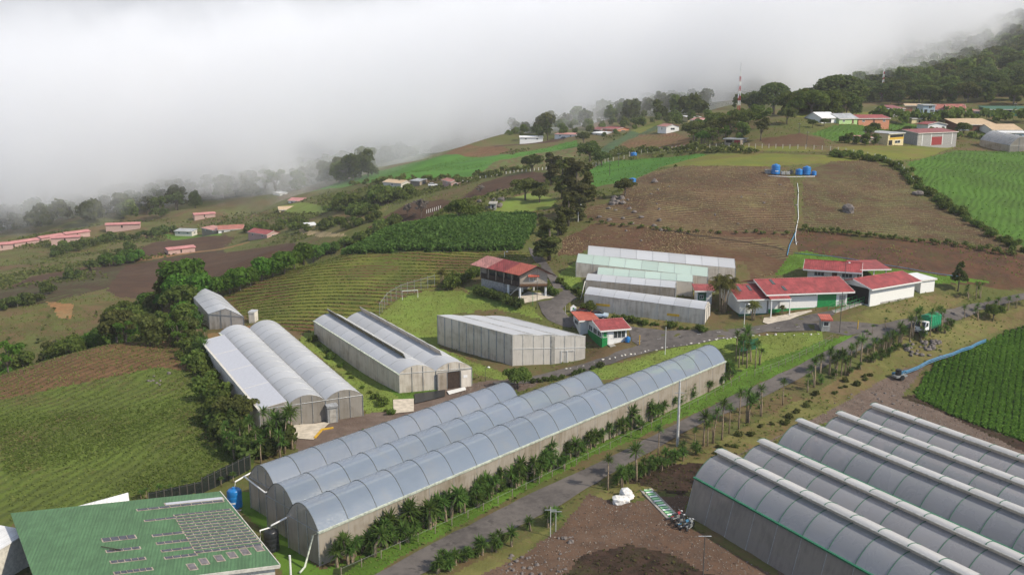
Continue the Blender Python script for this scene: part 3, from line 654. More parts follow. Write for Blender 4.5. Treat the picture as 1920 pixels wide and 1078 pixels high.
# --- the five vented houses at the lower right
refF = (Gh(1303, 894, 4.0), Gh(1636, 1077, 4.0))
offs = [axis_off(refF, Gh(*p, 4.0)) for p in ((1303,894),(1461.5,833.6))]
WF = offs[1]/2
print('F', offs, axis_len(refF, refF[1]), [axis_len(refF, Gh(*p, 6.3)) for p in ((1332,850),(1411,831),(1490.5,790.7),(1560,778.7),(1624.5,763))], [axis_off(refF, Gh(*p, 6.3)) for p in ((1332,850),(1411,831),(1490.5,790.7),(1560,778.7),(1624.5,763))])
LF = 48.0
dF = (refF[1]-refF[0]); dF.z = 0; dF.normalize()
refF = (refF[0], refF[0]+dF*LF)
fl = ['nearest greenhouse at the lower right, its net side wall leaning over the dirt yard','second greenhouse of the lower right block, before the green guttered middle one',
      'middle film greenhouse of the lower right block, with a dark green gutter','fourth film greenhouse of the lower right block, before the last one','farthest film greenhouse of the lower right block, next to the gravel track']
xsF = [0, .1, -2.5, -1.9, -1.9]; ysF = [0, 6.05, 14.6, 20.65, 26.7]; WF = 6.0
for i in range(5):
    greenhouse('vented_greenhouse', fl[i], *refF, WF, 4.0, 1.9, 16, film='film_grey', net='net_front', net_end='net_front', rib='rib_green', gutter='gutter_green' if i in (0, 2) else None,
               ref=refF, x0=xsF[i], y0=ysF[i], group='vented film greenhouses at the lower right', lean=1.4 if i == 0 else 0, cap=True, near_wall=i in (0, 2), far_wall=i in (1, 4), sag=.05, rib_r=.045)

def skew(ref, h, P):
    return (axis_len(ref, P)-axis_len(ref, ref[1]))/axis_off(ref, P)
# --- sawtooth pair in the centre
refB = (Gh(588.8, 601.7, 3.0), Gh(747.6, 701, 3.0)); WB = axis_off(refB, Gh(883.6, 688, 3.0))/2; kB = skew(refB, 3, Gh(883.6, 688, 3.0))
print('B', axis_len(refB, refB[1]), WB)
for i in range(2):
    greenhouse('sawtooth_greenhouse', ('left span of the central sawtooth greenhouse, olive ridge flap and stained side wall', 'right span of the central sawtooth greenhouse, with a pale ridge flap and the doorway')[i],
               *refB, WB, 3.0, 1.15, 9, film='film_white', net='net_pale', net_end='net_pale', rib='steel', gutter='gutter' if i == 0 else None, ref=refB, shear=kB, y0=i*(WB+.05), near_wall=i == 0, far_wall=i == 1,
               flap=(.85, 'vent_olive' if i == 0 else 'vent_net'), group='spans of the central sawtooth greenhouse', sag=.03, rib_r=.03)

# --- arched pair with white lean-to, left of it
refD = (Gh(412, 624, 3.0), Gh(539, 760, 3.0)); WD = axis_off(refD, Gh(679, 741, 3.0))/2; kD = skew(refD, 3, Gh(679, 741, 3.0))
print('D', axis_len(refD, refD[1]), WD)
for i in range(2):
    greenhouse('arched_greenhouse', ('left arch of the milky greenhouse pair, between the white lean-to and the right arch', 'right arch of the milky greenhouse pair, with the grey cabin at its front')[i],
               *refD, WD, 3.0, 1.1, 14, film='film_new', net='net_bright', net_end='net_end', rib='steel', gutter='gutter' if i == 0 else None, ref=refD, shear=kD, x0=0 if i == 0 else -1.0, y0=i*(WD+.05), near_wall=i == 0, far_wall=i == 1,
               group='arches of the milky greenhouse pair', sag=.03, rib_r=.03)
oD = axis_off(refD, Gh(491, 782, 2.2)); xD0 = axis_len(refD, Gh(396, 653, 2.2)); print('Dlean', oD, xD0)
greenhouse('lean_to_greenhouse', 'lean-to with a plain white sheet roof along the left of the milky greenhouse pair', *refD, abs(oD), 2.15, .6, 4, kind='flat', film='sheet_white', net='net_bright', net_end='net_end', rib='offwhite',
           gutter='offwhite', ref=refD, shear=kD, x0=max(1.5, xD0*.6), y0=-abs(oD)-.06, far_wall=False, sag=0.0, rib_r=.03)
# --- small house at the field corner
refE = (Gh(356, 550.6, 2.9), Gh(391, 589, 2.9)); WE = axis_off(refE, Gh(456, 584, 2.9)); kE = skew(refE, 3, Gh(456, 584, 2.9)); print('E', axis_len(refE, refE[1]), WE)
greenhouse('gabled_greenhouse', 'small isolated greenhouse with a weathered white roof at the corner of the striped field', *refE, WE, 2.9, 1.3, 4, kind='gable', film='film_white', net='net_pale', net_end='net_pale', rib='steel', gutter=None, ref=refE, shear=kE, sag=.02, rib_r=.03)
# --- the cluster of five in front of the hill
gC = 'greenhouses of the cluster below the stubble hill'
def cg(name, label, a, b, hg, W, rise, bays, kind, film, net='net_pale', **k):
    r_ = (Gh(*a, hg), Gh(*b, hg)); print(label[:20], (r_[1]-r_[0]).length)
    return greenhouse(name, label, *r_, W, hg, rise, bays, kind=kind, film=film, net=net, net_end='net_bright', rib='steel', gutter=None, ref=r_, group=gC, sag=.02, rib_r=.03, **k), r_
c1, rC1 = cg('tunnel_greenhouse', 'front greenhouse of the cluster, low arched roof, yellow strips on its net wall', (1096.5,551), (1321.6,580), 2.7, 4.0, .9, 8, 'arch', 'film_white')
cg('tunnel_greenhouse', 'second greenhouse of the cluster, blue white arched roof over a stained dark net wall', (1098.7,525), (1266,540), 2.7, 4.2, .8, 6, 'arch', 'film_white', 'net_grey')
cg('tunnel_greenhouse', 'middle greenhouse of the cluster, pale mint arched roof half hidden by its neighbours', (1120,514), (1299,529), 2.7, 4.2, .9, 6, 'arch', 'film_mint')
cg('gabled_greenhouse', 'fourth greenhouse of the cluster, mint green gabled roof reaching farthest left', (1080.5,492), (1327,519), 2.9, 5.2, 1.3, 8, 'gable', 'film_mint')
cg('gabled_greenhouse', 'rearmost greenhouse of the cluster, long grey blue roof under the brown slope', (1102,477.6), (1379,503), 2.9, 5.2, 1.4, 9, 'gable', 'film_new')
# --- the big box-shaped net house
def net_house():
    a, b, c = Gh(821, 591, 5.2), Gh(961, 628, 5.2), Gh(1098, 615, 5.2)
    ref = (a, b); L = axis_len(ref, b); W = axis_off(ref, c); xe = axis_len(ref, c)
    print('G', L, W, xe)
    ang = math.atan2(b.y-a.y, b.x-a.x); zb = min(hz(a.x, a.y), hz(b.x, b.y), hz(c.x, c.y)); H = a.z-zb
    root = thing('net_house', 'tall flat roofed box of pale stretched netting on the lawn', 'net house', (a.x, a.y, zb), ang); kG = (xe-L)/W
    sl = (b.z-a.z)/L; H2 = H+sl*L
    def zt(x, y): return H+sl*x
    n = 10
    for i in range(n):
        x0, x1 = L*i/n, L*(i+1)/n
        MB().face((x0,0,zt(x0,0)), (x1,0,zt(x1,0)), (x1,0,-1.5), (x0,0,-1.5)).build('net_panel', M['net_pale'], root)
        MB().tube([(x0,-.05,zt(x0,0)), (x0,-.05,-1.5)], .05, 5).build('post', M['steel'], root)
        MB().face((x0,W,zt(x0,0)), (x1,W,zt(x1,0)), (x1,W,-1.5), (x0,W,-1.5)).build('net_panel', M['net_pale'], root)
    n = 7
    for i in range(n):
        y0, y1 = W*i/n, W*(i+1)/n
        for xx in (0, L):
            MB().face((xx,y0,H2*.55), (xx,y1,H2*.55), (xx,y1,-1.5), (xx,y0,-1.5)).build('net_panel', M['net_bright'], root)
            MB().face((xx,y0,zt(xx,0)), (xx,y1,zt(xx,0)), (xx,y1,H2*.55), (xx,y0,H2*.55)).build('net_panel', M['net_bright'], root)
        MB().tube([(L+.05,y0,H2), (L+.05,y0,-1.5)], .045, 5).build('post', M['offwhite'], root)
    MB().tube([(L+.08,0,H2*.55), (L+.08,W,H2*.55)], .05, 5).build('rail', M['white'], root)
    MB().box(L+.02, L+.16, W*.52, W*.57, -1, H2).build('joint_strip', M['concrete'], root)
    # door of netting on a white frame
    MB().tube([(L+.18, W*.66, 0), (L+.18, W*.66, 2.4), (L+.18, W*.84, 2.4)], .06, 5).build('door_frame', M['white'], root)
    MB().tube([(L+.18, W*.74, 0), (L+.18, W*.74, 2.4)], .05, 5).build('door_frame', M['white'], root)
    # roof: three sagging bays of film
    nx, ny = 9, 12
    for k in range(3):
        mb = MB(); y0, y1 = W*k/3, W*(k+1)/3; g = []
        for i in range(nx+1):
            row = []
            for j in range(ny+1):
                x = L*i/nx; y = y0+(y1-y0)*j/ny; t = j/ny
                z = zt(x, 0)+.16*math.sin(math.pi*t)-.05*math.sin(math.pi*((i*3) % nx)/nx)
                row.append((x, y, z))
            g.append(row)
        for i in range(nx):
            for j in range(ny): mb.face(g[i][j], g[i+1][j], g[i+1][j+1], g[i][j+1])
        mb.build('roof_sheet', M['film_white'], root, True)
    for y in (0, W/3, 2*W/3, W): MB().tube([(0,y,zt(0,0)+.02), (L,y,zt(L,0)+.02)], .06, 5).build('edge_pipe', M['offwhite'], root)
    MB().tube([(L,0,H2), (L,W,H2)], .06, 5).build('edge_pipe', M['offwhite'], root)
    for c_ in root.children:
        for v_ in c_.data.vertices: v_.co.x += kG*v_.co.y; v_.co.z += sl*kG*v_.co.y*(1 if v_.co.z > 3 else 0)
net_house()
# ------------------------------------------------------------------ plants
def leaf_mat(name, col, col2, trans=.5):
    t = NT(name); oi = t.add("ShaderNodeObjectInfo"); at = t.add("ShaderNodeAttribute"); at.attribute_name = 'tone'
    c = t.mix(at.outputs['Fac'], col, col2)
    h = t.add("ShaderNodeHueSaturation"); t.l.new(c, h.inputs['Color'])
    t.put(h.inputs['Hue'], t.math('ADD', .485, t.math('MULTIPLY', oi.outputs['Random'], .03)))
    t.put(h.inputs['Value'], t.math('ADD', .75, t.math('MULTIPLY', oi.outputs['Random'], .5)))
    d = t.add("ShaderNodeBsdfPrincipled"); t.l.new(h.outputs[0], d.inputs['Base Color']); d.inputs['Roughness'].default_value = .75; d.inputs['Specular IOR Level'].default_value = .15
    tr = t.add("ShaderNodeBsdfTranslucent"); t.l.new(h.outputs[0], tr.inputs[0])
    m = t.add("ShaderNodeMixShader"); m.inputs[0].default_value = trans; t.l.new(d.outputs[0], m.inputs[1]); t.l.new(tr.outputs[0], m.inputs[2])
    return t.surf(m.outputs[0])
LM = {
 'dark':   leaf_mat('leaf_dark', (.050,.078,.019), (.120,.155,.036)),
 'mid':    leaf_mat('leaf_mid', (.068,.105,.021), (.150,.195,.038)),
 'bright': leaf_mat('leaf_bright', (.055,.115,.015), (.11,.21,.028)),
 'olive':  leaf_mat('leaf_olive', (.064,.078,.021), (.145,.160,.042)),
 'brown':  leaf_mat('leaf_brown', (.062,.064,.024), (.140,.140,.048)),
 'yucca':  leaf_mat('leaf_yucca', (.055,.110,.024), (.13,.21,.042)),
 'palm':   leaf_mat('leaf_palm', (.070,.090,.020), (.20,.19,.05)),
 'crop':   leaf_mat('leaf_crop', (.07,.155,.02), (.135,.25,.033)),
 'maize':  leaf_mat('leaf_maize', (.065,.15,.03), (.15,.29,.065)),
 'weed':   leaf_mat('leaf_weed', (.085,.130,.022), (.135,.195,.034)),
 'grass':  leaf_mat('leaf_grass', (.115,.150,.032), (.19,.22,.06)),
 'straw':  leaf_mat('leaf_straw', (.17,.12,.06), (.30,.22,.12), .1),
 'bare':   leaf_mat('twigs', (.12,.10,.085), (.22,.19,.16), .05),
}
def leaf_quads(P, N, size, rng, aspect=1.0):
    """a small bent leaf clump (quad) at every point, facing roughly along N"""
    n = len(P)
    N = N+rng.normal(0, .55, (n, 3)); N /= np.linalg.norm(N, axis=1, keepdims=True)+1e-9
    a = rng.normal(0, 1, (n, 3)); U = np.cross(N, a); U /= np.linalg.norm(U, axis=1, keepdims=True)+1e-9; W = np.cross(N, U)
    s = size*rng.uniform(.55, 1.45, (n, 1)); U = U*s; W = W*s*aspect
    V = np.stack([P-U*.5-W*.35, P+U*.45-W*.5, P+U*.55+W*.4+N*s*.25, P-U*.4+W*.5], 1).reshape(-1, 3)
    F = np.arange(n*4).reshape(n, 4)
    return V, F
def leaf_mesh(name, P, N, size, m, rng, aspect=1.0, tone=None):
    V, F = leaf_quads(P, N, size, rng, aspect)
    me = mesh_np(name, V, F, m)
    tn = rng.uniform(0, 1, len(P)) if tone is None else tone
    at = me.attributes.new('tone', 'FLOAT', 'POINT'); at.data.foreach_set('value', np.repeat(tn, 4)[:len(me.vertices)].astype(np.float32))
    return me
def crown_points(blobs, n, rng, inner=.25):
    vol = np.array([b[3]*b[4]*b[5] for b in blobs])**(2/3); pr = vol/vol.sum(); ps = []; ns = []
    for b, k in zip(blobs, rng.multinomial(n, pr)):
        d = rng.normal(0, 1, (k, 3)); d /= np.linalg.norm(d, axis=1, keepdims=True)
        d[:,2] = np.where(d[:,2] < -.55, -d[:,2], d[:,2])
        r = np.where(rng.uniform(0, 1, k) < inner, rng.uniform(.35, .85, k), rng.uniform(.85, 1.08, k))[:,None]
        ps.append(np.array(b[:3])+d*r*np.array(b[3:6])); ns.append(d)
    return np.concatenate(ps), np.concatenate(ns)
def tree_proto(kind, seed):
    """returns (trunk mesh, crown mesh), base at z=0, in metres; height H"""
    rng = np.random.default_rng(seed); r = lambda a, b: float(rng.uniform(a, b))
    tb = MB(); blobs = []
    if kind == 'round':
        H, m, n, s = 6.0, 'bright', 1900, .42
        blobs = [(0,0,3.5,2.6,2.6,2.3)]+[(r(-1.7,1.7), r(-1.7,1.7), r(2.4,4.4), r(1.0,1.5), r(1.0,1.5), r(.9,1.3)) for _ in range(9)]
        tb.tube([(0,0,-1), (.05,0,1.2), (0,.05,3.2)], [.26,.2,.12], 7)
    elif kind == 'broad':
        H, m, n, s = 11.0, 'dark', 3000, .62
        blobs = [(r(-4.4,4.4), r(-4.4,4.4), r(5.2,8.8), r(1.7,2.9), r(1.7,2.9), r(1.2,1.9)) for _ in range(20)]+[(0,0,7,4.3,4.3,2.8)]
        tb.tube([(0,0,-1), (.1,0,2), (0,.1,5)], [.5,.4,.28], 8)
        for _ in range(6):
            a = r(0,6.28); tb.tube([(0,0,r(2.4,4)), (math.cos(a)*1.6, math.sin(a)*1.6, 5.2), (math.cos(a)*3.3, math.sin(a)*3.3, 7)], [.2,.13,.05], 5)
    elif kind == 'dome':
        H, m, n, s = 14.0, 'dark', 4200, .62
        blobs = [(0,0,7,7.2,7.2,6.0)]
        for _ in range(34):
            a, e = r(0,6.28), r(.0,1.4); blobs.append((6*math.cos(a)*math.cos(e), 6*math.sin(a)*math.cos(e), 6.6+5.3*math.sin(e), r(1.4,2.2), r(1.4,2.2), r(1.0,1.6)))
        tb.tube([(0,0,-1), (0,.1,3), (0,0,6)], [.7,.55,.4], 8)
    elif kind == 'tall':
        H, m, n, s = 12.0, 'olive', 2400, .45
        blobs = [(r(-1.0,1.0), r(-1.0,1.0), 2.4+k*.72+r(-.3,.3), r(.9,1.6)*(1.05-k*.045), r(.9,1.6)*(1.05-k*.045), r(.7,1.2)) for k in range(13)]
        tb.tube([(0,0,-1), (.1,.1,4), (0,0,8), (.05,0,11)], [.3,.23,.14,.05], 7)
        for _ in range(9):
            a, z = r(0,6.28), r(1.6,8); tb.tube([(0,0,z), (math.cos(a)*1.3, math.sin(a)*1.3, z+.9)], [.08,.03], 4)
    elif kind == 'forest':
        H, m, n, s = 11.0, 'mid', 2100, .60
        blobs = [(r(-2.5,2.5), r(-2.5,2.5), r(1.8,9.3), r(1.3,2.3), r(1.3,2.3), r(1.0,1.8)) for _ in range(17)]
        tb.tube([(0,0,-1.5), (r(-.3,.3),0,3), (0,r(-.3,.3),7)], [.3,.23,.13], 6)
        for _ in range(5):
            a = r(0,6.28); tb.tube([(0,0,r(2.5,5)), (math.cos(a)*1.7, math.sin(a)*1.7, r(5.5,8))], [.12,.04], 4)
    elif kind == 'open':
        H, m, n, s = 9.0, 'olive', 900, .42
        blobs = [(r(-2.4,2.4), r(-2.4,2.4), r(4,8), r(.7,1.3), r(.7,1.3), r(.5,.9)) for _ in range(15)]
        tb.tube([(0,0,-1), (.2,0,2), (0,.2,4.5), (.1,0,7)], [.22,.18,.12,.05], 6)
        for b in blobs[:11]: tb.tube([(0,0,r(1.8,4)), (b[0]*.6, b[1]*.6, b[2]-1), (b[0], b[1], b[2])], [.09,.05,.02], 4)
    elif kind == 'bush':
        H, m, n, s = 2.4, 'mid', 600, .28
        blobs = [(r(-1,1), r(-1,1), r(.5,1.6), r(.5,.95), r(.5,.95), r(.5,.8)) for _ in range(8)]
        tb.tube([(0,0,-.5), (0,0,.9)], [.1,.05], 5)
    elif kind == 'conifer':
        H, m, n, s = 9.0, 'dark', 1500, .42
        for k in range(7):
            z = 3.6+k*.82; rr = 2.4*(1-k/8.5)
            for _ in range(4): a = r(0,6.28); blobs.append((math.cos(a)*rr*.75, math.sin(a)*rr*.75, z+r(-.2,.3), rr*.45, rr*.45, .38))
        tb.tube([(0,0,-1), (0,.05,4), (0,0,8.8)], [.24,.17,.05], 7)
    P, N = crown_points(blobs, n, rng)
    P[:,2] = np.maximum(P[:,2], .1)
    return tb.mesh('trunk', M['trunk'], True), leaf_mesh('crown', P, N, s, LM[m], rng), H, float(P[:,2].max())
def sword_head(rng, n, L, w, c=(0,0,0), droop=.35, up=.9):
    """a rosette of sword shaped leaves, each two bent quads"""
    V = []; F = []; T = []
    for k in range(n):
        a = rng.uniform(0, 6.283); e = rng.uniform(-.35, 1.35)*up; l = L*rng.uniform(.75, 1.1)
        d = np.array([math.cos(a)*math.cos(e), math.sin(a)*math.cos(e), math.sin(e)]); s = np.array([-math.sin(a), math.cos(a), 0])*w*.5
        p0 = np.array(c)+d*.05; p1 = p0+d*l*.55; p2 = p0+d*l-np.array([0,0,droop*l*.5*math.cos(e)])
        i = len(V); V += [p0-s*.5, p0+s*.5, p1+s, p1-s, p2+s*.15, p2-s*.15]; F += [(i,i+1,i+2,i+3), (i+3,i+2,i+4,i+5)]; T += [rng.uniform(0,1)]*6
    return V, F, T
def yucca_proto(seed, H, heads, thick=1.0, dense=70, Lf=.75, skirt=True):
    rng = np.random.default_rng(seed); tb = MB(); V = []; F = []; T = []
    for h in range(heads):
        hh = H*(1 if h == 0 else rng.uniform(.55, .92)); a = rng.uniform(0, 6.28); off = 0 if heads == 1 else rng.uniform(.25, .6)
        lean = rng.uniform(-.12, .12)*hh
        top = (math.cos(a)*off+lean*.4, math.sin(a)*off, hh-.35)
        tb.tube([(math.cos(a)*.08*h, math.sin(a)*.08*h, -.6), (top[0]*.25+.03, top[1]*.25, hh*.4), (top[0]*.8, top[1]*.8, hh*.75), top], [.13*thick,.085*thick,.07*thick,.075*thick], 6)
        for lv in range(2 if dense > 50 else 1):
            v, f, t = sword_head(rng, dense//2, Lf*(1-.1*lv), .11, (top[0], top[1], top[2]-lv*.3)); k = len(V); V += v; T += t; F += [tuple(i+k for i in q) for q in f]
    me = bpy.data.meshes.new('leaves'); me.from_pydata([tuple(v) for v in V], [], F); me.materials.append(LM['yucca'])
    at = me.attributes.new('tone', 'FLOAT', 'POINT'); at.data.foreach_set('value', np.array(T, np.float32))
    return tb.mesh('trunk', M['trunk_pale'], True), me
def palm_proto(seed, stems, H):
    rng = np.random.default_rng(seed); tb = MB(); V = []; F = []; T = []
    for s in range(stems):
        a = 6.283*s/stems+rng.uniform(-.3,.3); lean = rng.uniform(.25, .75); h = H*rng.uniform(.5, .72)
        top = np.array([math.cos(a)*lean*1.5, math.sin(a)*lean*1.5, h])
        tb.tube([(math.cos(a)*.3, math.sin(a)*.3, -.5), (math.cos(a)*(.3+lean*.4), math.sin(a)*(.3+lean*.4), h*.5), tuple(top)], [.09,.07,.06], 6)
        for k in range(10):
            b = rng.uniform(0, 6.283); L = H*rng.uniform(.26, .36); e = rng.uniform(.3, 1.2); pts = []
            for q in range(6):
                t = q/5; pts.append(top+np.array([math.cos(b)*math.cos(e)*L*t, math.sin(b)*math.cos(e)*L*t, math.sin(e)*L*t-.75*L*t*t]))
            side = np.array([-math.sin(b), math.cos(b), 0.0])
            for q in range(5):
                for sg in (-1, 1):
                    for z in range(2):
                        p = pts[q]*(1-z*.5)+pts[q+1]*z*.5; d = (pts[q+1]-pts[q]); d = d/(np.linalg.norm(d)+1e-9)
                        tip = p+side*sg*L*.26*(1-q*.12)+d*L*.14-np.array([0,0,L*.10]); i = len(V)
                        V += [p-d*.05, p+d*.06, tip+d*.02, tip-d*.02]; F.append((i,i+1,i+2,i+3)); T += [rng.uniform(0,1)]*4
    me = bpy.data.meshes.new('fronds'); me.from_pydata([tuple(v) for v in V], [], F); me.materials.append(LM['palm'])
    at = me.attributes.new('tone', 'FLOAT', 'POINT'); at.data.foreach_set('value', np.array(T, np.float32))
    return tb.mesh('trunk', M['trunk_pale'], True), me
PROTO = {}
for kd, nn in (('round',4),('broad',3),('dome',2),('tall',4),('forest',6),('open',3),('bush',4),('conifer',2)):
    PROTO[kd] = [tree_proto(kd, 100+7*i+len(kd)) for i in range(nn)]
_tn = {}
def with_mat(me, m):
    k = (me.name, m)
    if k not in _tn: c = me.copy(); c.materials.clear(); c.materials.append(LM[m]); _tn[k] = c
    return _tn[k]
TR = random.Random(5)
def tree(kind, loc, h, label, group=None, leaf=None, name=None, cat='tree', wide=1.0, trunk=None):
    tr, cr, H, top = TR.choice(PROTO[kind]); s = h/top
    root = thing(name or {'round':'round_tree','broad':'spreading_tree','dome':'large_tree','tall':'tall_tree','forest':'forest_tree','open':'sparse_tree','bush':'bush','conifer':'conifer_tree'}[kind], label, cat, loc, TR.uniform(0, 6.28), group)
    root.scale = (s*wide*TR.uniform(.92,1.1), s*wide*TR.uniform(.92,1.1), s)
    part('trunk', tr if trunk is None else trunk, root); part('crown' if kind != 'bush' else 'foliage', with_mat(cr, leaf) if leaf else cr, root)
    return root
def tree_at(kind, px, py, hpx, label, zmin=0, **k):
    p = G(px, py, zmin); h = hpx*depth_of(p)/FPX
    p.z -= .15
    return tree(kind, p, h, label, **k)
# ------------------------------------------------------------------ buildings
def roof_mat(name, col, var=.16, pitch=.35, rough=.5):
    t = NT(name); v = t.coord(); n1 = t.noise(v, .6, 4, .65, .6); n2 = t.noise(t.coord('Object', (6,.5,1)), 1.5, 3)
    sx = t.add("ShaderNodeSeparateXYZ"); t.l.new(v, sx.inputs[0])
    w = t.math('SINE', t.math('MULTIPLY', sx.outputs[0], 2*math.pi/pitch))
    c = t.mix(t.ramp(t.math('ADD', t.math('MULTIPLY', n1, .6), t.math('MULTIPLY', n2, .4)), .35, .7), tuple(x*(1-var*1.6) for x in col), tuple(min(1, x*(1+var)) for x in col))
    seam = t.math('GREATER_THAN', t.math('SINE', t.math('MULTIPLY', sx.outputs[0], 2*math.pi/1.05)), .97)
    c = t.mix(t.math('MULTIPLY', seam, .25), c, tuple(x*.5 for x in col))
    return t.surf(t.bsdf(c, rough, .35, t.bump(w, .35, .03)))
def plank_mat(name, col):
    t = NT(name); v = t.coord(); sx = t.add("ShaderNodeSeparateXYZ"); t.l.new(v, sx.inputs[0])
    w = t.math('FRACT', t.math('MULTIPLY', sx.outputs[2], 5.0)); n = t.noise(t.coord('Object', (.6,.6,8)), 3, 4)
    c = t.mix(t.ramp(n, .3, .7), tuple(x*.55 for x in col), col); c = t.mix(t.math('MULTIPLY', t.math('LESS_THAN', w, .12), .7), c, tuple(x*.25 for x in col))
    return t.surf(t.bsdf(c, .85, .15, t.bump(w, .3, .03)))
M['r_red'] = roof_mat('red_corrugated_roof', (.30,.052,.052), .26); M['r_orange'] = roof_mat('orange_corrugated_roof', (.42,.10,.065)); M['r_old'] = roof_mat('faded_pink_roof', (.50,.22,.19), .25)
M['r_grey'] = roof_mat('grey_corrugated_roof', (.36,.37,.38), .2); M['r_tan'] = roof_mat('tan_roof', (.50,.36,.22), .1); M['r_brick'] = roof_mat('brick_red_roof', (.36,.13,.10), .2)
M['r_green'] = roof_mat('green_corrugated_roof', (.075,.160,.072), .16, .3); M['r_pink'] = roof_mat('pink_shed_roof', (.47,.20,.19), .15); M['r_white'] = roof_mat('white_roof', (.68,.68,.68), .08)
M['r_maroon'] = roof_mat('maroon_roof', (.24,.06,.06), .2)
M['planks'] = plank_mat('weathered_planks', (.50,.42,.34)); M['planks_brown'] = plank_mat('brown_planks', (.22,.12,.065))
M['cream'] = mat('cream_wall', (.60,.50,.28), .8, .2, .1); M['blockwall'] = mat('grey_block_wall', (.33,.32,.30), .9, .15, .15); M['paleblue'] = mat('pale_blue_wall', (.42,.50,.55), .8, .2, .1)
M['orange_wall'] = mat('orange_wall', (.50,.22,.13), .8, .2, .1); M['limewall'] = mat('lime_green_wall', (.36,.50,.22), .8, .2, .1); M['pinkwall'] = mat('pink_wall', (.45,.30,.26), .8, .2, .1)
M['red_door'] = mat('red_door', (.28,.04,.04), .6, .3, .12); M['door_brown'] = mat('brown_door', (.13,.05,.035), .6, .3, .12); M['signwhite'] = mat('sign_white', (.75,.75,.74), .5, .3, .04)

def feature(root, W, D, face, kind, a, b, z0, z1, m='glass', bars=0, label=None):
    """windows, doors and openings set a few centimetres into or proud of a wall; a, b in metres along the wall"""
    e = .035
    def P(u, z, o):
        return {'front': (u, -o, z), 'back': (W-u, D+o, z), 'left': (-o, D-u, z), 'right': (W+o, u, z)}[face]
    def plate(u0, u1, v0, v1, o0, o1):
        return [P(u0,v0,o1), P(u1,v0,o1), P(u1,v0,o0), P(u0,v0,o0), P(u0,v1,o1), P(u1,v1,o1), P(u1,v1,o0), P(u0,v1,o0)]
    if kind == 'window':
        fr = MB(); t = .07
        for q in ((a-t,b+t,z0-t,z0),(a-t,b+t,z1,z1+t),(a-t,a,z0,z1),(b,b+t,z0,z1)): fr.hexa(plate(*q, 0, e*2))
        for k in range(1, bars+1): x = a+(b-a)*k/(bars+1); fr.hexa(plate(x-.03, x+.03, z0, z1, 0, e*2-.004))
        f = fr.build('window', M['white'] if m != 'dark' else M['wood_grey'], root)
        MB().hexa(plate(a, b, z0, z1, 0, e)).build('pane', M['glass'] if m == 'glass' else M[m], f)
        return f
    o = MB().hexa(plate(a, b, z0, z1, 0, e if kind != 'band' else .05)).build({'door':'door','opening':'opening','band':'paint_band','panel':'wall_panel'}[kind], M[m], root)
    if label: o['label'] = label
    if kind == 'door': MB().hexa(plate(b-.2, b-.12, (z0+z1)/2-.1, (z0+z1)/2+.05, e, e*2)).build('handle', M['steel'], o)
    return o
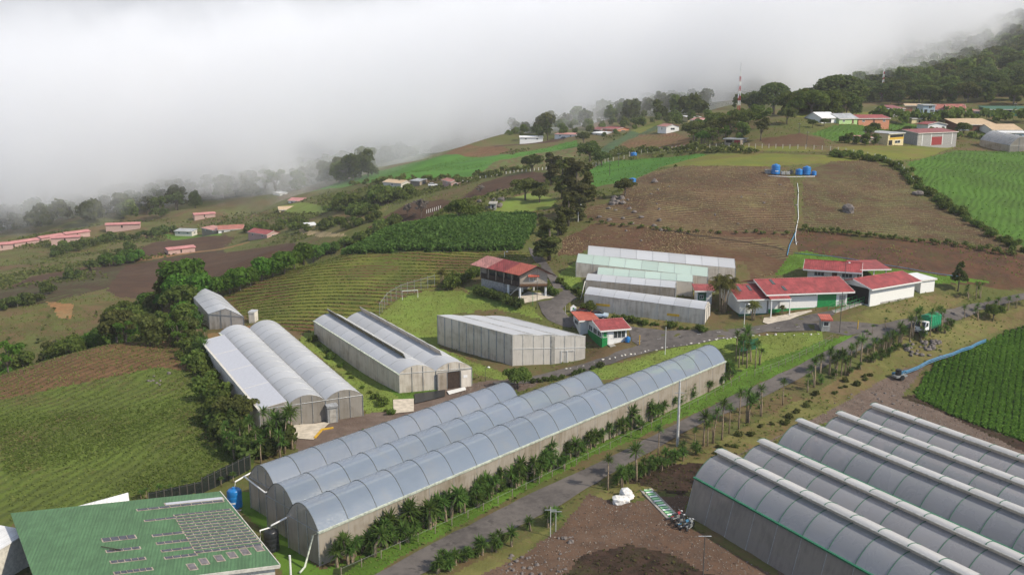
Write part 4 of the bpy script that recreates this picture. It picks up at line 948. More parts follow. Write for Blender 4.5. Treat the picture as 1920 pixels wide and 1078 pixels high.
def house(name, label, cat, A, B, D, h, roof='gable', rise=1.2, over=.5, wall='white', roofm='r_red', feats=(), group=None, fascia='white', foot=1.5, shear=0.0, back=0.0, hip=False, z=None, thick=.12):
    """walls from ground corner A to B (left to right as seen), D deep; ridge along x ('gable'), along y ('gable_y'), or single slope ('shed', 'shed_x')"""
    W = math.hypot(B.x-A.x, B.y-A.y); ang = math.atan2(B.y-A.y, B.x-A.x); zb = (A.z+B.z)/2 if z is None else z
    root = thing(name, label, cat, (A.x, A.y, zb), ang, group)
    w = MB()
    hb = h+back
    if roof == 'gable':
        w.face((0,0,-foot),(W,0,-foot),(W,0,h),(0,0,h)); w.face((0,D,-foot),(W,D,-foot),(W,D,h),(0,D,h))
        for x in (0, W): w.face((x,0,-foot),(x,D,-foot),(x,D,h),(x,D/2,h+rise),(x,0,h))
    elif roof == 'gable_y':
        w.face((0,0,-foot),(W,0,-foot),(W,0,h),(W/2,0,h+rise),(0,0,h)); w.face((0,D,-foot),(W,D,-foot),(W,D,h),(W/2,D,h+rise),(0,D,h))
        for x in (0, W): w.face((x,0,-foot),(x,D,-foot),(x,D,h),(x,0,h))
    else:
        w.face((0,0,-foot),(W,0,-foot),(W,0,h),(0,0,h)); w.face((0,D,-foot),(W,D,-foot),(W,D,h+rise),(0,D,h+rise))
        for x in (0, W): w.face((x,0,-foot),(x,D,-foot),(x,D,h+rise),(x,0,h))
    w.build('wall', M[wall], root)
    o = over; s = rise/(D/2) if roof == 'gable' else (rise/(W/2) if roof == 'gable_y' else rise/D)
    if roof == 'gable':
        q1 = [(-o,-o,h-s*o),(W+o,-o,h-s*o),(W+o,D/2,h+rise),(-o,D/2,h+rise)]; q2 = [(-o,D+o,h-s*o),(W+o,D+o,h-s*o),(W+o,D/2+.02,h+rise),(-o,D/2+.02,h+rise)]
        for q in (q1, q2): MB().slab([(x,y,zz+thick+.02) for x,y,zz in q], thick).build('roof', M[roofm], root)
        MB().tube([(-o,D/2,h+rise+thick+.03),(W+o,D/2,h+rise+thick+.03)], .09, 5).build('ridge_cap', M[roofm], root)
        MB().box(-o, W+o, -o-.06, -o-.005, h-s*o-.14, h-s*o+.10).build('fascia', M[fascia], root)
        for x in (-o-.05, W+o+.005):
            MB().hexa([(x,-o,h-s*o-.12),(x+.045,-o,h-s*o-.12),(x+.045,D/2,h+rise-.12),(x,D/2,h+rise-.12),(x,-o,h-s*o+.13),(x+.045,-o,h-s*o+.13),(x+.045,D/2,h+rise+.13),(x,D/2,h+rise+.13)]).build('fascia', M[fascia], root)
    elif roof == 'gable_y':
        q1 = [(-o,-o,h-s*o),(W/2,-o,h+rise),(W/2,D+o,h+rise),(-o,D+o,h-s*o)]; q2 = [(W+o,-o,h-s*o),(W/2+.02,-o,h+rise),(W/2+.02,D+o,h+rise),(W+o,D+o,h-s*o)]
        for q in (q1, q2): MB().slab([(x,y,zz+thick+.02) for x,y,zz in q], thick).build('roof', M[roofm], root)
        for (xa, za, xb, zb_) in ((-o,h-s*o,W/2,h+rise),(W/2,h+rise,W+o,h-s*o)):
            MB().hexa([(xa,-o-.06,za-.12),(xb,-o-.06,zb_-.12),(xb,-o-.005,zb_-.12),(xa,-o-.005,za-.12),(xa,-o-.06,za+.13),(xb,-o-.06,zb_+.13),(xb,-o-.005,zb_+.13),(xa,-o-.005,za+.13)]).build('fascia', M[fascia], root)
    else:
        q = [(-o,-o,h-s*o),(W+o,-o,h-s*o),(W+o,D+o,h+rise+s*o),(-o,D+o,h+rise+s*o)]
        MB().slab([(x,y,zz+thick+.02) for x,y,zz in q], thick).build('roof', M[roofm], root)
        MB().box(-o, W+o, -o-.06, -o-.005, h-s*o-.14, h-s*o+.10).build('fascia', M[fascia], root)
    for f in feats: feature(root, W, D, *f)
    root['_dim'] = f'{W:.1f}x{D:.1f}'
    return root, W
def span(a, b, h=0.0, zmin=0): return Gh(a[0], a[1], h, zmin), Gh(b[0], b[1], h, zmin)
def std_feats(W, h, n=3, door=True, m='glass'):
    if n+(1 if door else 0) == 0: return []
    fs = []; st = W/(n+(1 if door else 0)); 
    for i in range(n+(1 if door else 0)):
        c = st*(i+.5)
        if door and i == (n+1)//2: fs.append(('front','door',c-.45,c+.45,0,min(2.1,h*.8),'door_brown'))
        else: fs.append(('front','window',c-.5,c+.5,h*.38,h*.75,m,1))
    return fs
# long red roofed store with green skirting
A, B = span((1440,588), (1587,573))
st, W = house('store_building', 'long white store with red roof, green painted base and a large green door', 'building', A, B, 9.5, 3.3, 'gable', 1.3, .9, 'white', 'r_red')
for f in (('front','band',0,W*.62,-.6,.35,'green'),('front','door',W*.62,W*.86,-.2,2.9,'green'),('front','panel',W*.9,W*.98,.2,2.4,'blockwall'),('front','opening',W*.12,W*.145,-.2,1.6,'steel'),('front','panel',0,W*.60,2.5,2.75,'green_dark')): feature(st, W, 9.5, *f)
def skylight(root, W, D, h, rise, x, y0, y1, w=.7, o=.9):
    s = rise/(D/2); z = lambda y: h+s*y+.12+.02+.03
    MB().hexa([(x,y0,z(y0)-.02),(x+w,y0,z(y0)-.02),(x+w,y1,z(y1)-.02),(x,y1,z(y1)-.02),(x,y0,z(y0)+.03),(x+w,y0,z(y0)+.03),(x+w,y1,z(y1)+.03),(x,y1,z(y1)+.03)]).build('skylight', M['glass'], root)
for x, y0, y1 in ((W*.12,2.6,4.4),(W*.20,.3,1.8)): skylight(st, W, 9.5, 3.3, 1.3, x, y0, y1, .55)
MB().slab([(-.6,-2.1,2.55),(3.2,-2.1,2.55),(3.2,-.95,2.92),(-.6,-.95,2.92)], .1).build('porch_roof', M['r_red'], st)
MB().box(-.6, 3.2, -2.16, -2.105, 2.42, 2.6).build('fascia', M['white'], st)
for x in (-.4, 3.0): MB().box(x, x+.15, -1.95, -1.8, -1, 2.4).build('porch_post', M['white'], st)
A, B = span((1386,593), (1437,588))
wg, W = house('store_wing', 'white wing with a red roof and dark skylights left of the green door store', 'building', A, B, 9.8, 3.1, 'gable', 1.25, .8, 'white', 'r_red')
for x, y0, y1 in ((.6,2.2,4.2),(2.6,2.4,4.4)): skylight(wg, W, 9.8, 3.1, 1.25, x, y0, y1, .5)
feature(wg, W, 9.8, 'front', 'band', 0, W, -.8, .25, 'green_dark'); feature(wg, W, 9.8, 'left', 'band', 0, 9.8, -.8, .25, 'green_dark')
A, B = span((1306,571), (1334,571))
sm, W = house('small_annex', 'small white annex with a green door and thin red roof by the palm', 'building', A, B, 3.0, 2.6, 'shed', .3, .5, 'white', 'r_red')
feature(sm, W, 3, 'front', 'panel', .2, W*.62, 0, 2.2, 'green_dark'); feature(sm, W, 3, 'front', 'window', .55, 1.1, 1.1, 1.7, 'glass', 1)
# rear dwelling
A, B = span((1513,527), (1606,531))
rb, W = house('rear_bungalow', 'low white bungalow with red roof and brown door behind the long store', 'building', A, B, 5.5, 2.5, 'gable', 1.0, .8, 'offwhite', 'r_red')
for f in (('front','door',W*.50,W*.60,0,2.0,'door_brown'),('front','window',W*.14,W*.34,1.1,1.8,'glass',2),('front','window',W*.7,W*.9,1.1,1.8,'glass',2)): feature(rb, W, 5.5, *f)
A, B = span((1611,527), (1656,524))
cp = thing('carport', 'open red roofed carport joined to the right end of the white bungalow', 'carport', A, math.atan2(B.y-A.y, B.x-A.x)); W = (B-A).length
MB().slab([(-.5,-1,2.4),(W+.9,-1,2.4),(W+.9,5,3.1),(-.5,5,3.1)], .12).build('roof', M['r_red'], cp)
MB().box(-.5, W+.9, -1.06, -1.005, 2.2, 2.42).build('fascia', M['white'], cp)
for x in (.1, W*.5, W): MB().box(x, x+.14, -.7, -.56, -1, 2.3).build('post', M['white'], cp)
MB().box(0, W, 4.6, 4.75, -1, 2.9).build('back_wall', M['green_dark'], cp); MB().box(0, .15, 0, 4.6, -1, 2.5).build('side_wall', M['offwhite'], cp)
# shed on the right with open dark side
A, B = span((1630,575), (1713,556))
rs, W = house('open_sided_shed', 'white shed with red roof and a dark open side above the green railing', 'shed', A, B, 6.5, 3.3, 'gable', .95, .8, 'white', 'r_red')
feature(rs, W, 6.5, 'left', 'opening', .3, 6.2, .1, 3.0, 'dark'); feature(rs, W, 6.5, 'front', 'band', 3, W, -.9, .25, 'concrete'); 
A, B = span((1725,550), (1751,546))
house('small_white_shed', 'smallest white flat shed, right of the red roofed open sided shed', 'shed', A, B, 4.2, 2.4, 'shed', .25, .25, 'white', 'r_white', fascia='offwhite')
# ramp with green railing
ra, rb_ = Gh(1566,587,0), Gh(1628,566,.3)
rp = thing('railed_ramp', 'concrete ramp with green railings leading up to the open sided shed', 'ramp', ra, math.atan2(rb_.y-ra.y, rb_.x-ra.x)); L = math.hypot(rb_.x-ra.x, rb_.y-ra.y); dz = rb_.z-ra.z
MB().hexa([(0,0,-1),(L,0,-1),(L,1.6,-1),(0,1.6,-1),(0,0,.1),(L,0,dz+.1),(L,1.6,dz+.1),(0,1.6,.1)]).build('slab', M['concrete'], rp)
for y in (0, 1.5):
    for zz in (.5, 1.05): MB().tube([(0,y,.1+zz),(L,y,dz+.1+zz)], .035, 5).build('rail', M['green'], rp)
    for i in range(8): MB().tube([(L*i/7,y,0+dz*i/7),(L*i/7,y,1.2+dz*i/7)], .04, 5).build('post', M['green'], rp)
# gate kiosk
A, B = span((1540,622), (1556,621.5))
k_, W = house('gate_kiosk', 'tiny grey gate kiosk with an orange red roof beside the entrance', 'kiosk', A, B, 1.7, 2.1, 'shed', .25, .3, 'blockwall', 'r_orange', fascia='r_orange')
feature(k_, W, 1.7, 'front', 'window', .3, W-.3, 1.0, 1.7, 'glass', 0); feature(k_, W, 1.7, 'right', 'door', .3, 1.1, 0, 1.8, 'white')
# guard hut with annex
A, B = span((1128.4,651), (1174.7,639))
gh, W = house('guard_hut', 'white guard hut with green lower walls and a bright red roof', 'hut', A, B, 6.2, 2.7, 'gable', .75, .55, 'white', 'r_red')
for f in (('front','band',0,W*.22,-.6,2.5,'green'),('front','window',.18,W*.22-.15,1.35,2.25,'glass',0),('front','door',W*.26,W*.40,0,2.1,'white'),('front','window',W*.47,W*.93,1.05,2.2,'glass',2),
          ('left','band',0,6.2,-.8,1.15,'green'),('left','window',.5,2.0,1.3,2.15,'glass',1),('left','window',2.5,4.0,1.3,2.15,'glass',1),('left','window',4.4,5.8,1.3,2.15,'glass',1)): feature(gh, W, 6.2, *f)
MB().box(W*.22, W*.46, -1.2, -.05, -.6, .05).build('step', M['concrete'], gh)
A, B = span((1088,628), (1119,620))
an, W = house('hut_annex', 'low annex with a faded orange red roof behind the guard hut', 'hut', A, B, 4.4, 2.3, 'shed', .3, .4, 'white', 'r_orange')
feature(an, W, 4.4, 'left', 'window', 1, 3, 1.1, 1.8, 'glass', 1)
# timber house on stilts
A, B = Gh(974.5,562,0), Gh(1026,556,0); zg = (A.z+B.z)/2
W = math.hypot(B.x-A.x, B.y-A.y); Cn = Gh(902,543.7,0); ux = Vector((B.x-A.x, B.y-A.y, 0)).normalized(); uy = Vector((-ux.y, ux.x, 0)); D = (Cn-A).dot(uy); skw = (Cn-A).dot(ux)
D = max(D, 9.0); print('stilt', W, D, skw)
sh = thing('stilt_house', 'timber house on stilts with a pink and red roof beside the parking', 'house', A, math.atan2(ux.y, ux.x))
f0, ev = 2.6, 5.0
k = skw/D
def q(x, y, z): return (x+k*y, y, z)
def qbox(x0, x1, y0, y1, z0, z1): return MB().hexa([q(x0,y0,z0),q(x1,y0,z0),q(x1,y1,z0),q(x0,y1,z0),q(x0,y0,z1),q(x1,y0,z1),q(x1,y1,z1),q(x0,y1,z1)])
rz_ = 1.35
MB().face(q(0,0,f0),q(W,0,f0),q(W,0,ev),q(W/2,0,ev+rz_),q(0,0,ev)).face(q(W,0,f0),q(W,D,f0),q(W,D,ev),q(W,0,ev)).face(q(0,D,f0),q(W,D,f0),q(W,D,ev),q(W/2,D,ev+rz_),q(0,D,ev)).build('wall', M['planks'], sh)
for i in range(12): MB().box(.02, W-.02, -.045, -.008, f0+.2*i+.01, f0+.2*i+.185).build('plank', M['planks'] if i > 1 else M['planks_brown'], sh)
qbox(1.0, 1.05, .3, D-.2, f0, ev).build('inner_wall', M['wood_dark'], sh)
qbox(-.05, W+.05, -.05, D+.05, f0-.22, f0-.02).build('floor', M['wood_dark'], sh)
qbox(0, .08, 0, D, f0, f0+.85).build('balcony_rail', M['wood_dark'], sh)
for i in range(6): qbox(-.02, .12, D*i/5-.06 if i else 0, D*i/5+.08, f0, ev).build('balcony_post', M['wood_grey'], sh)
for i, (y0, y1) in enumerate(((D*.28,D*.44),(D*.52,D*.68),(D*.76,D*.92))): qbox(.94, .99, y0, y1, f0+.5, f0+1.9).build('window', M['glass'], sh)
for s_, m_ in ((0,'r_red'),(1,'r_red')):
    for j, (ya, yb, mm) in enumerate(((-.8, D*.3, 'r_orange'), (D*.3+.01, D*.74, 'r_red'), (D*.74+.01, D+1.6, 'r_old'))):
        x0, x1 = (-.75, W/2) if s_ == 0 else (W+.6, W/2+.01); z0 = ev-rz_/(W/2)*(.75 if s_ == 0 else .6)
        MB().slab([q(x0,ya,z0+.16),q(x1,ya,ev+rz_+.16),q(x1,yb,ev+rz_+.16),q(x0,yb,z0+.16)], .1).build('roof', M[mm], sh)
for xa, za, xb, zb_ in ((-1.0, ev-rz_/(W/2), W/2, ev+rz_), (W/2, ev+rz_, W+.8, ev-rz_/(W/2)*.8)):
    MB().hexa([q(xa,-.87,za-.08),q(xb,-.87,zb_-.08),q(xb,-.81,zb_-.08),q(xa,-.81,za-.08),q(xa,-.87,za+.17),q(xb,-.87,zb_+.17),q(xb,-.81,zb_+.17),q(xa,-.81,za+.17)]).build('bargeboard', M['wood_dark'], sh)
feature(sh, W, D, 'front', 'window', W*.36, W*.64, f0+.9, f0+1.7, 'glass', 1)
MB().slab([(W*.30,-.7,f0+1.85),(W*.70,-.7,f0+1.85),(W*.70,-.06,f0+2.1),(W*.30,-.06,f0+2.1)], .06).build('awning', M['r_orange'], sh)
for x, y in ((.1,.1),(W-.25,.1),(W*.55,.1+D*.3),(W-.25,D*.3),(.1,D*.3),(W-.25,D*.55)): qbox(x, x+.22, y, y+.22, -1, f0-.2).build('stilt', M['white'], sh)
qbox(.05, W-.05, D*.42, D-.05, -1.2, f0-.25).build('lower_room', M['blockwall'], sh)
MB().tube([q(.1,.3,f0-.2), q(-.9,1.8,0)], .07, 5).build('brace', M['offwhite'], sh)
qbox(-1.2, -.25, D*.45, D*.95, -.2, .12).build('plinth', M['offwhite'], sh)
# green roof building at the lower left
def green_building():
    a = at_z(52, 958, 4.6); b = at_z(412, 924, 4.4); c_ = at_z(524, 1058, 3.6)
    ux = (b-a); ux.z = 0; L = ux.length; ux.normalize(); uy = Vector((ux.y, -ux.x, 0))
    Wd = 16.0; off = (c_-a).dot(ux); d1 = (c_-a).dot(uy); print('green', L, off, d1)
    root = thing('packing_shed', 'large green roofed building with dark skylight strips at the lower left', 'building', (a.x, a.y, 0), math.atan2(ux.y, ux.x))
    k = (off-L)/d1
    z0, z1 = 4.6, 3.6; s = (z0-z1)/d1
    def P(u, v, e=0): return (u+k*v, -v, z0-s*v+e)       # u along the ridge, v down towards the camera
    LT = L+.0; yv = d1+9
    MB().slab([P(-1.5,0), P(LT,0), P(LT,d1), P(-1.5-0*k,d1)], .12).build('roof', M['r_green'], root)
    MB().slab([P(-1.5,d1+.02,-.02), P(LT*.52,d1+.02,-.02), P(LT*.50,yv,-.02), P(-1.5,yv,-.02)], .12).build('roof', M['r_green'], root)
    MB().hexa([P(LT,0,-.25),P(LT+.08,0,-.25),P(LT+.08,d1,-.25),P(LT,d1,-.25),P(LT,0,.04),P(LT+.08,0,.04),P(LT+.08,d1,.04),P(LT,d1,.04)]).build('fascia', M['offwhite'], root)
    MB().hexa([P(LT*.53,d1+.01,-.3),P(LT,d1+.01,-.3),P(LT,d1+.08,-.3),P(LT*.53,d1+.08,-.3),P(LT*.53,d1+.01,.0),P(LT,d1+.01,.0),P(LT,d1+.08,.0),P(LT*.53,d1+.08,.0)]).build('fascia', M['offwhite'], root)
    w = MB()
    for p, r in ((P(-1.2,.3),P(LT-.3,.3)),(P(LT-.3,.3),P(LT-.3,d1-.3)),(P(LT*.5,d1-.3),P(LT-.3,d1-.3))): w.face((p[0],p[1],-.5),(r[0],r[1],-.5),(r[0],r[1],r[2]-.15),(p[0],p[1],p[2]-.15))
    w.build('wall', M['offwhite'], root)
    def uv(px, py):
        best = None
        p = at_z(px, py, 4.1)
        for _ in range(4):
            w_ = p-Vector((a.x, a.y, 0)); v = w_.dot(uy); p = at_z(px, py, z0-s*v)
        w_ = p-Vector((a.x, a.y, 0)); v = w_.dot(uy); return w_.dot(ux)-k*v, v
    def strip(px0, py0, px1, py1, wid, panes, light=False):
        u0, v0 = uv(px0, py0); u1, v1 = uv(px1, py1); n = panes
        vm = (v0+v1)/2
        fr = MB(); e = .03
        fr.hexa([P(u0-.08,vm-wid/2-.06,.0),P(u1+.08,vm-wid/2-.06,.0),P(u1+.08,vm+wid/2+.06,.0),P(u0-.08,vm+wid/2+.06,.0),P(u0-.08,vm-wid/2-.06,e),P(u1+.08,vm-wid/2-.06,e),P(u1+.08,vm+wid/2+.06,e),P(u0-.08,vm+wid/2+.06,e)])
        f = fr.build('skylight', M['old_frame'], root)
        for i in range(n):
            ua = u0+(u1-u0)*i/n+.04; ub = u0+(u1-u0)*(i+1)/n-.04
            MB().hexa([P(ua,vm-wid/2,e),P(ub,vm-wid/2,e),P(ub,vm+wid/2,e),P(ua,vm+wid/2,e),P(ua,vm-wid/2,e+.03),P(ub,vm-wid/2,e+.03),P(ub,vm+wid/2,e+.03),P(ua,vm+wid/2,e+.03)]).build('pane', M['skypane' if not light else 'sheet_white'], f)
    for t in ((192,1012,254,1006,.62,4),(200,1034,262,1026,.34,4),(208,1054,272,1046,.36,5),(215,1075,285,1065,.36,6),(258,957,418,938,.30,8),(272,977,330,969,.22,3),
              (287,1005,342,997,.32,3),(295,1020,352,1011,.32,4),(304,1034,360,1025,.28,3),(310,1047,368,1038,.32,4),(368,1038,488,1018,.30,8)): strip(*t)
    strip(311,947,416,932,.42,1,True)
    # grid of glazed bars
    for i in range(13):
        t = i/12; x0 = 328+(365-328)*t; y0 = 968+(1031-968)*t; x1 = 430+(484-430)*t; y1 = 953+(1012-953)*t
        strip(x0, y0, x1, y1, .20, 8)
    for i, (x, y) in enumerate(((362,1062),(384,1052),(413,1046),(437,1040),(461,1034),(487,1027))):
        u, v = uv(x, y); f = MB().hexa([P(u-.45,v-.55,.0),P(u+.3,v-.55,.0),P(u+.3,v+.55,.0),P(u-.45,v+.55,.0),P(u-.45,v-.55,.035),P(u+.3,v-.55,.035),P(u+.3,v+.55,.035),P(u-.45,v+.55,.035)]).build('skylight', M['old_frame'], root)
        MB().hexa([P(u-.36,v-.45,.035),P(u+.21,v-.45,.035),P(u+.21,v+.45,.035),P(u-.36,v+.45,.035),P(u-.36,v-.45,.06),P(u+.21,v-.45,.06),P(u+.21,v+.45,.06),P(u-.36,v+.45,.06)]).build('pane', M['skypane2'], f)
    u, v = uv(205, 1032); MB().tube([P(u,v,.08), P(u+.9,v+.25,.1), P(u-.5,v-.7,.12)], .04, 4).build('fallen_bar', M['wood_dark'], root)
M['old_frame'] = mat('skylight_frame', (.40,.33,.27), .7, .3, .2); M['skypane'] = mat('skylight_pane', (.06,.065,.085), .25, .6, .2); M['skypane2'] = mat('skylight_pane_b', (.16,.145,.15), .4, .4, .2)
green_building()
# pale wall and white sheet next to it
a, b = at_z(-30, 975, 3.4), at_z(14, 985, 3.4)
A = Vector((a.x-1, a.y-10, 0)); B = Vector((b.x-.2, b.y-10, 0))
house('cream_building', 'cream walled building at the lower left corner beside the green roof', 'building', A, B, 9.5, 3.0, 'shed', .2, .1, 'offwhite', 'r_white', fascia='offwhite')
a, b, c_ = at_z(146,950,1.5), at_z(240,922,1.9), at_z(243,942,.9)
ws = thing('white_sheet_roof', 'white corrugated lean-to roof jutting out behind the green roof', 'roof', (a.x, a.y, 0))
MB().hexa([Vector(p)-Vector((a.x,a.y,0)) for p in ((a.x,a.y,1.35),(c_.x,c_.y,.8),(b.x,b.y,1.75),(a.x-.2,a.y+.3,1.35),(a.x,a.y,1.45),(c_.x,c_.y,.9),(b.x,b.y,1.85),(a.x-.2,a.y+.3,1.45))]).build('sheet', M['r_white'], ws)
for p, z in ((a,1.4),(b,1.75),(c_,.8)): MB().tube([(p.x-a.x,p.y-a.y,-.3),(p.x-a.x,p.y-a.y,z)], .05, 5).build('post', M['steel'], ws)
# ------------------------------------------------------------------ asphalt and paths
def asphalt_mat():
    t = NT('asphalt'); v = t.coord(); n1 = t.noise(v, .12, 4, .6, .5); n2 = t.noise(v, 1.1, 4, .7); n3 = t.noise(v, 14, 3)
    c = t.mix(t.ramp(t.math('ADD', t.math('MULTIPLY', n1, .6), t.math('MULTIPLY', n2, .4)), .38, .62), (.062,.055,.052), (.125,.110,.100))
    c = t.mix(t.math('MULTIPLY', n3, .35), c, (.16,.14,.125)); c = t.mix(t.math('MULTIPLY', t.ramp(t.noise(v, .6, 3, .6), .60, .68), .6), c, (.045,.040,.038))
    return t.surf(t.bsdf(c, .88, .2, t.bump(n3, .3, .02)))
M['asphalt'] = asphalt_mat()
ROADS = []
def drape(name, poly_px, m, off=.06, step=1.6, jit=.25, kind='structure', zmin=0, skirt=.25):
    """a sheet laid over the ground inside a polygon given by photograph pixels of its corners"""
    w = [G(px, py, zmin) for px, py in poly_px]; pts = []
    n = len(w)
    for i in range(n):
        a, b = w[i], w[(i+1) % n]; k = max(1, int(math.hypot(b.x-a.x, b.y-a.y)/step))
        for j in range(k):
            t = j/k; pts.append((a.x+(b.x-a.x)*t+random.uniform(-jit, jit)*.5, a.y+(b.y-a.y)*t+random.uniform(-jit, jit)*.5))
    ROADS.append(list(pts)); nb = len(pts); xs = [p[0] for p in pts]; ys = [p[1] for p in pts]
    gx, gy = np.meshgrid(np.arange(min(xs), max(xs), step), np.arange(min(ys), max(ys), step))
    gx = gx.ravel(); gy = gy.ravel(); ins = in_poly(gx, gy, pts)
    allp = [Vector(p) for p in pts]+[Vector((x, y)) for x, y in zip(gx[ins], gy[ins])]
    v, _, f, *_r = delaunay_2d_cdt(allp, [(i, (i+1) % nb) for i in range(nb)], [], 1, 1e-4)
    X = np.array([p.x for p in v]); Y = np.array([p.y for p in v]); Z = height(X, Y)+off
    me = bpy.data.meshes.new(name); me.from_pydata([(x, y, z) for x, y, z in zip(X, Y, Z)], [], [tuple(q) for q in f]); me.materials.append(m)
    for p in me.polygons: p.use_smooth = True
    o = part(name, me, None); o['kind'] = kind; return o
drape('road', [(701,1079),(811,1020),(973,937),(1040,906),(1120,869),(1230,814),(1300,778),(1381,739),(1460,703),(1530,668),(1596,633),(1640,612),(1700,599),(1754,584),(1811,572),(1897,555),(1990,540),
               (1990,552),(1920,562),(1840,581),(1754,607),(1690,622),(1639,645),(1552,684),(1475,722),(1426,748),(1307,798),(1206,855),(1120,905),(1032,958),(908,1020),(787,1079),(740,1110),(640,1110)], M['asphalt'], .10)
drape('entrance_road', [(1650,609),(1600,604),(1565,602),(1530,605),(1480,605),(1440,608),(1400,614),(1370,617),(1330,620),(1250,620),(1178,612),(1184,640),(1196,648),(1140,668),(1060,690),(1000,706),(925,716),(930,723),(1005,717),(1080,700),(1150,681),(1230,657),(1330,641),(1400,630),(1440,622),(1530,620),(1590,630),(1630,621)], M['asphalt'], .075)
drape('access_road', [(1007,566),(1017,587),(1029,600),(1060,614),(1100,616),(1110,600),(1065,594),(1056,580),(1067,568),(1084,560),(1070,548),(1053,531),(1038,512),(1029,497),(1018,484),(1004,470),(990,464),(998,484),(1012,499),(1024,516),(1038,540),(1042,553),(1034,562)], M['asphalt'], .07)
drape('driveway', [(1440,606),(1480,600),(1560,583),(1566,590),(1540,602),(1500,607),(1440,612)], M['asphalt'], .09)
drape('forecourt', [(1430,605),(1434,597),(1475,590),(1520,582),(1524,585),(1480,600),(1440,608)], M['concrete_pale'], .12)
drape('concrete_pad', [(551,797),(590,795),(622,790),(603,808),(588,825),(548,822)], M['concrete_pale'], .10, .8, .02)
drape('concrete_pad', [(737,750),(776,748),(776,772),(738,776)], M['concrete_pale'], .10, .8, .02)
drape('house_apron', [(958,566),(980,570),(1040,558),(1018,550),(990,548)], M['concrete_pale'], .09, 1)
for i in range(9):
    t = i/9; x = 1195+(1530-1195)*t; y = 641+(612-641)*t-4*math.sin(t*3.14)
    a, b = G(x, y), G(x+7, y-.6); d = (b-a).normalized(); s = Vector((-d.y, d.x, 0))*.04
    o = MB().face(a-s+Vector((0,0,.11)), b-s+Vector((0,0,.11)), b+s+Vector((0,0,.11)), a+s+Vector((0,0,.11))).build('lane_marking', M['signwhite'], None); o['kind'] = 'structure'
for a_, b_ in (((604,806),(590,822)),((604,806),(625,803))):
    a, b = G(*a_), G(*b_); d = (b-a).normalized(); s = Vector((-d.y, d.x, 0))*.12
    MB().hexa([a-s, b-s, b+s, a+s, a-s+Vector((0,0,.2)), b-s+Vector((0,0,.2)), b+s+Vector((0,0,.2)), a+s+Vector((0,0,.2))]).build('kerb', M['yellow'], None)['kind'] = 'structure'

# ------------------------------------------------------------------ houses of the hillside and the valley
def vil(label, x0, x1, y0, y1, hpx, rpx, wall='white', roofm='r_red', D=8, roof='gable', n=2, cat='house', name=None, group=None, over=.35, door=True, zmin=0, fascia=None, feats=None, flat=False):
    a, b = G(x0, y0, zmin), G(x1, y1, zmin)
    if abs(a.y-b.y) > (5 if 'pale bare yard' in label else 14): b = at_depth(x1, y1, depth_of(a)+(4 if y1 < y0 else -4)*1.0)
    dz = depth_of((a+b)/2); h = max(1.8, hpx*dz/FPX); r = rpx*dz/FPX
    z = max(a.z, b.z)
    o, W = house(name or 'village_house', label, cat, a, b, D, h, roof, r, over, wall, roofm, (), group, fascia or 'offwhite', 4.0, z=z)
    if feats:
        for f in feats: feature(o, W, D, f[0], f[1], f[2]*W if f[0] == 'front' else f[2]*D, f[3]*W if f[0] == 'front' else f[3]*D, f[4]*h, f[5]*h, *f[6:])
    else:
        for f in std_feats(W, h, n, door): feature(o, W, D, *f)
        feature(o, W, D, 'right', 'window', D*.35, D*.65, h*.4, h*.75, 'glass', 1)
    return o
wh = vil('grey block warehouse with a maroon roof and a red roller door above the green field', 1719, 1792, 274, 274, 23, 5, 'blockwall', 'r_maroon', 12, 'gable', cat='warehouse', name='warehouse', feats=[
    ('front','door',.355,.62,.0,.66,'red_door'),('front','panel',.02,.10,.0,.95,'concrete'),('front','panel',.13,.335,.02,.42,'blockwall'),('front','panel',.64,.86,.02,.42,'blockwall'),('front','panel',.115,.128,.0,1,'white'),('front','panel',.34,.352,.0,1,'white'),('front','panel',.625,.637,.0,1,'white'),('front','panel',.875,.887,.0,1,'white')])
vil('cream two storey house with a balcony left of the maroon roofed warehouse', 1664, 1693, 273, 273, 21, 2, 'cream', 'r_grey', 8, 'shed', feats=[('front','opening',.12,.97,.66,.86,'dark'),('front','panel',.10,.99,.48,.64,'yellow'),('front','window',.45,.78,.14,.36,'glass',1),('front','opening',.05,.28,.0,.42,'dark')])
vil('white upper house with a small red gable behind the maroon roofed warehouse', 1739, 1773, 250, 250, 16, 4, 'white', 'r_red', 7, 'gable_y', 2)
vil('long barn with a pale tan sloping roof and dark red front', 1796, 1866, 250, 246, 12, 9, 'door_brown', 'r_tan', 9, 'shed', 0, cat='barn', name='barn', feats=[('right','panel',.0,1.0,.0,1.0,'paleblue'),('front','panel',.0,.3,.1,.8,'paleblue')])
vil('wide tan roofed house at the right end of the upper village', 1860, 1914, 258, 254, 10, 9, 'white', 'r_tan', 11, 'gable', 3)
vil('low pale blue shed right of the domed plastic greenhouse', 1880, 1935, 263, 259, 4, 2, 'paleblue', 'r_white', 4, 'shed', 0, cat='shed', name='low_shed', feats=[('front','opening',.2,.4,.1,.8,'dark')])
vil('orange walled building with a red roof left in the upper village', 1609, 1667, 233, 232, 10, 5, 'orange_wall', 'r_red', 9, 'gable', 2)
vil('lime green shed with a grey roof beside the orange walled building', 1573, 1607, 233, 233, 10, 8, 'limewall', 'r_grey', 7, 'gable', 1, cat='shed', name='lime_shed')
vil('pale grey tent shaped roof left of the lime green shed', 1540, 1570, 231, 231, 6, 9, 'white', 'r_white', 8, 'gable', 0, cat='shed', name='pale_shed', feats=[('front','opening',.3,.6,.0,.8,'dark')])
vil('small grey house with a flat roof at the left of the upper village row', 1656, 1670, 217, 217, 12, 1, 'blockwall', 'r_grey', 6, 'shed', 1)
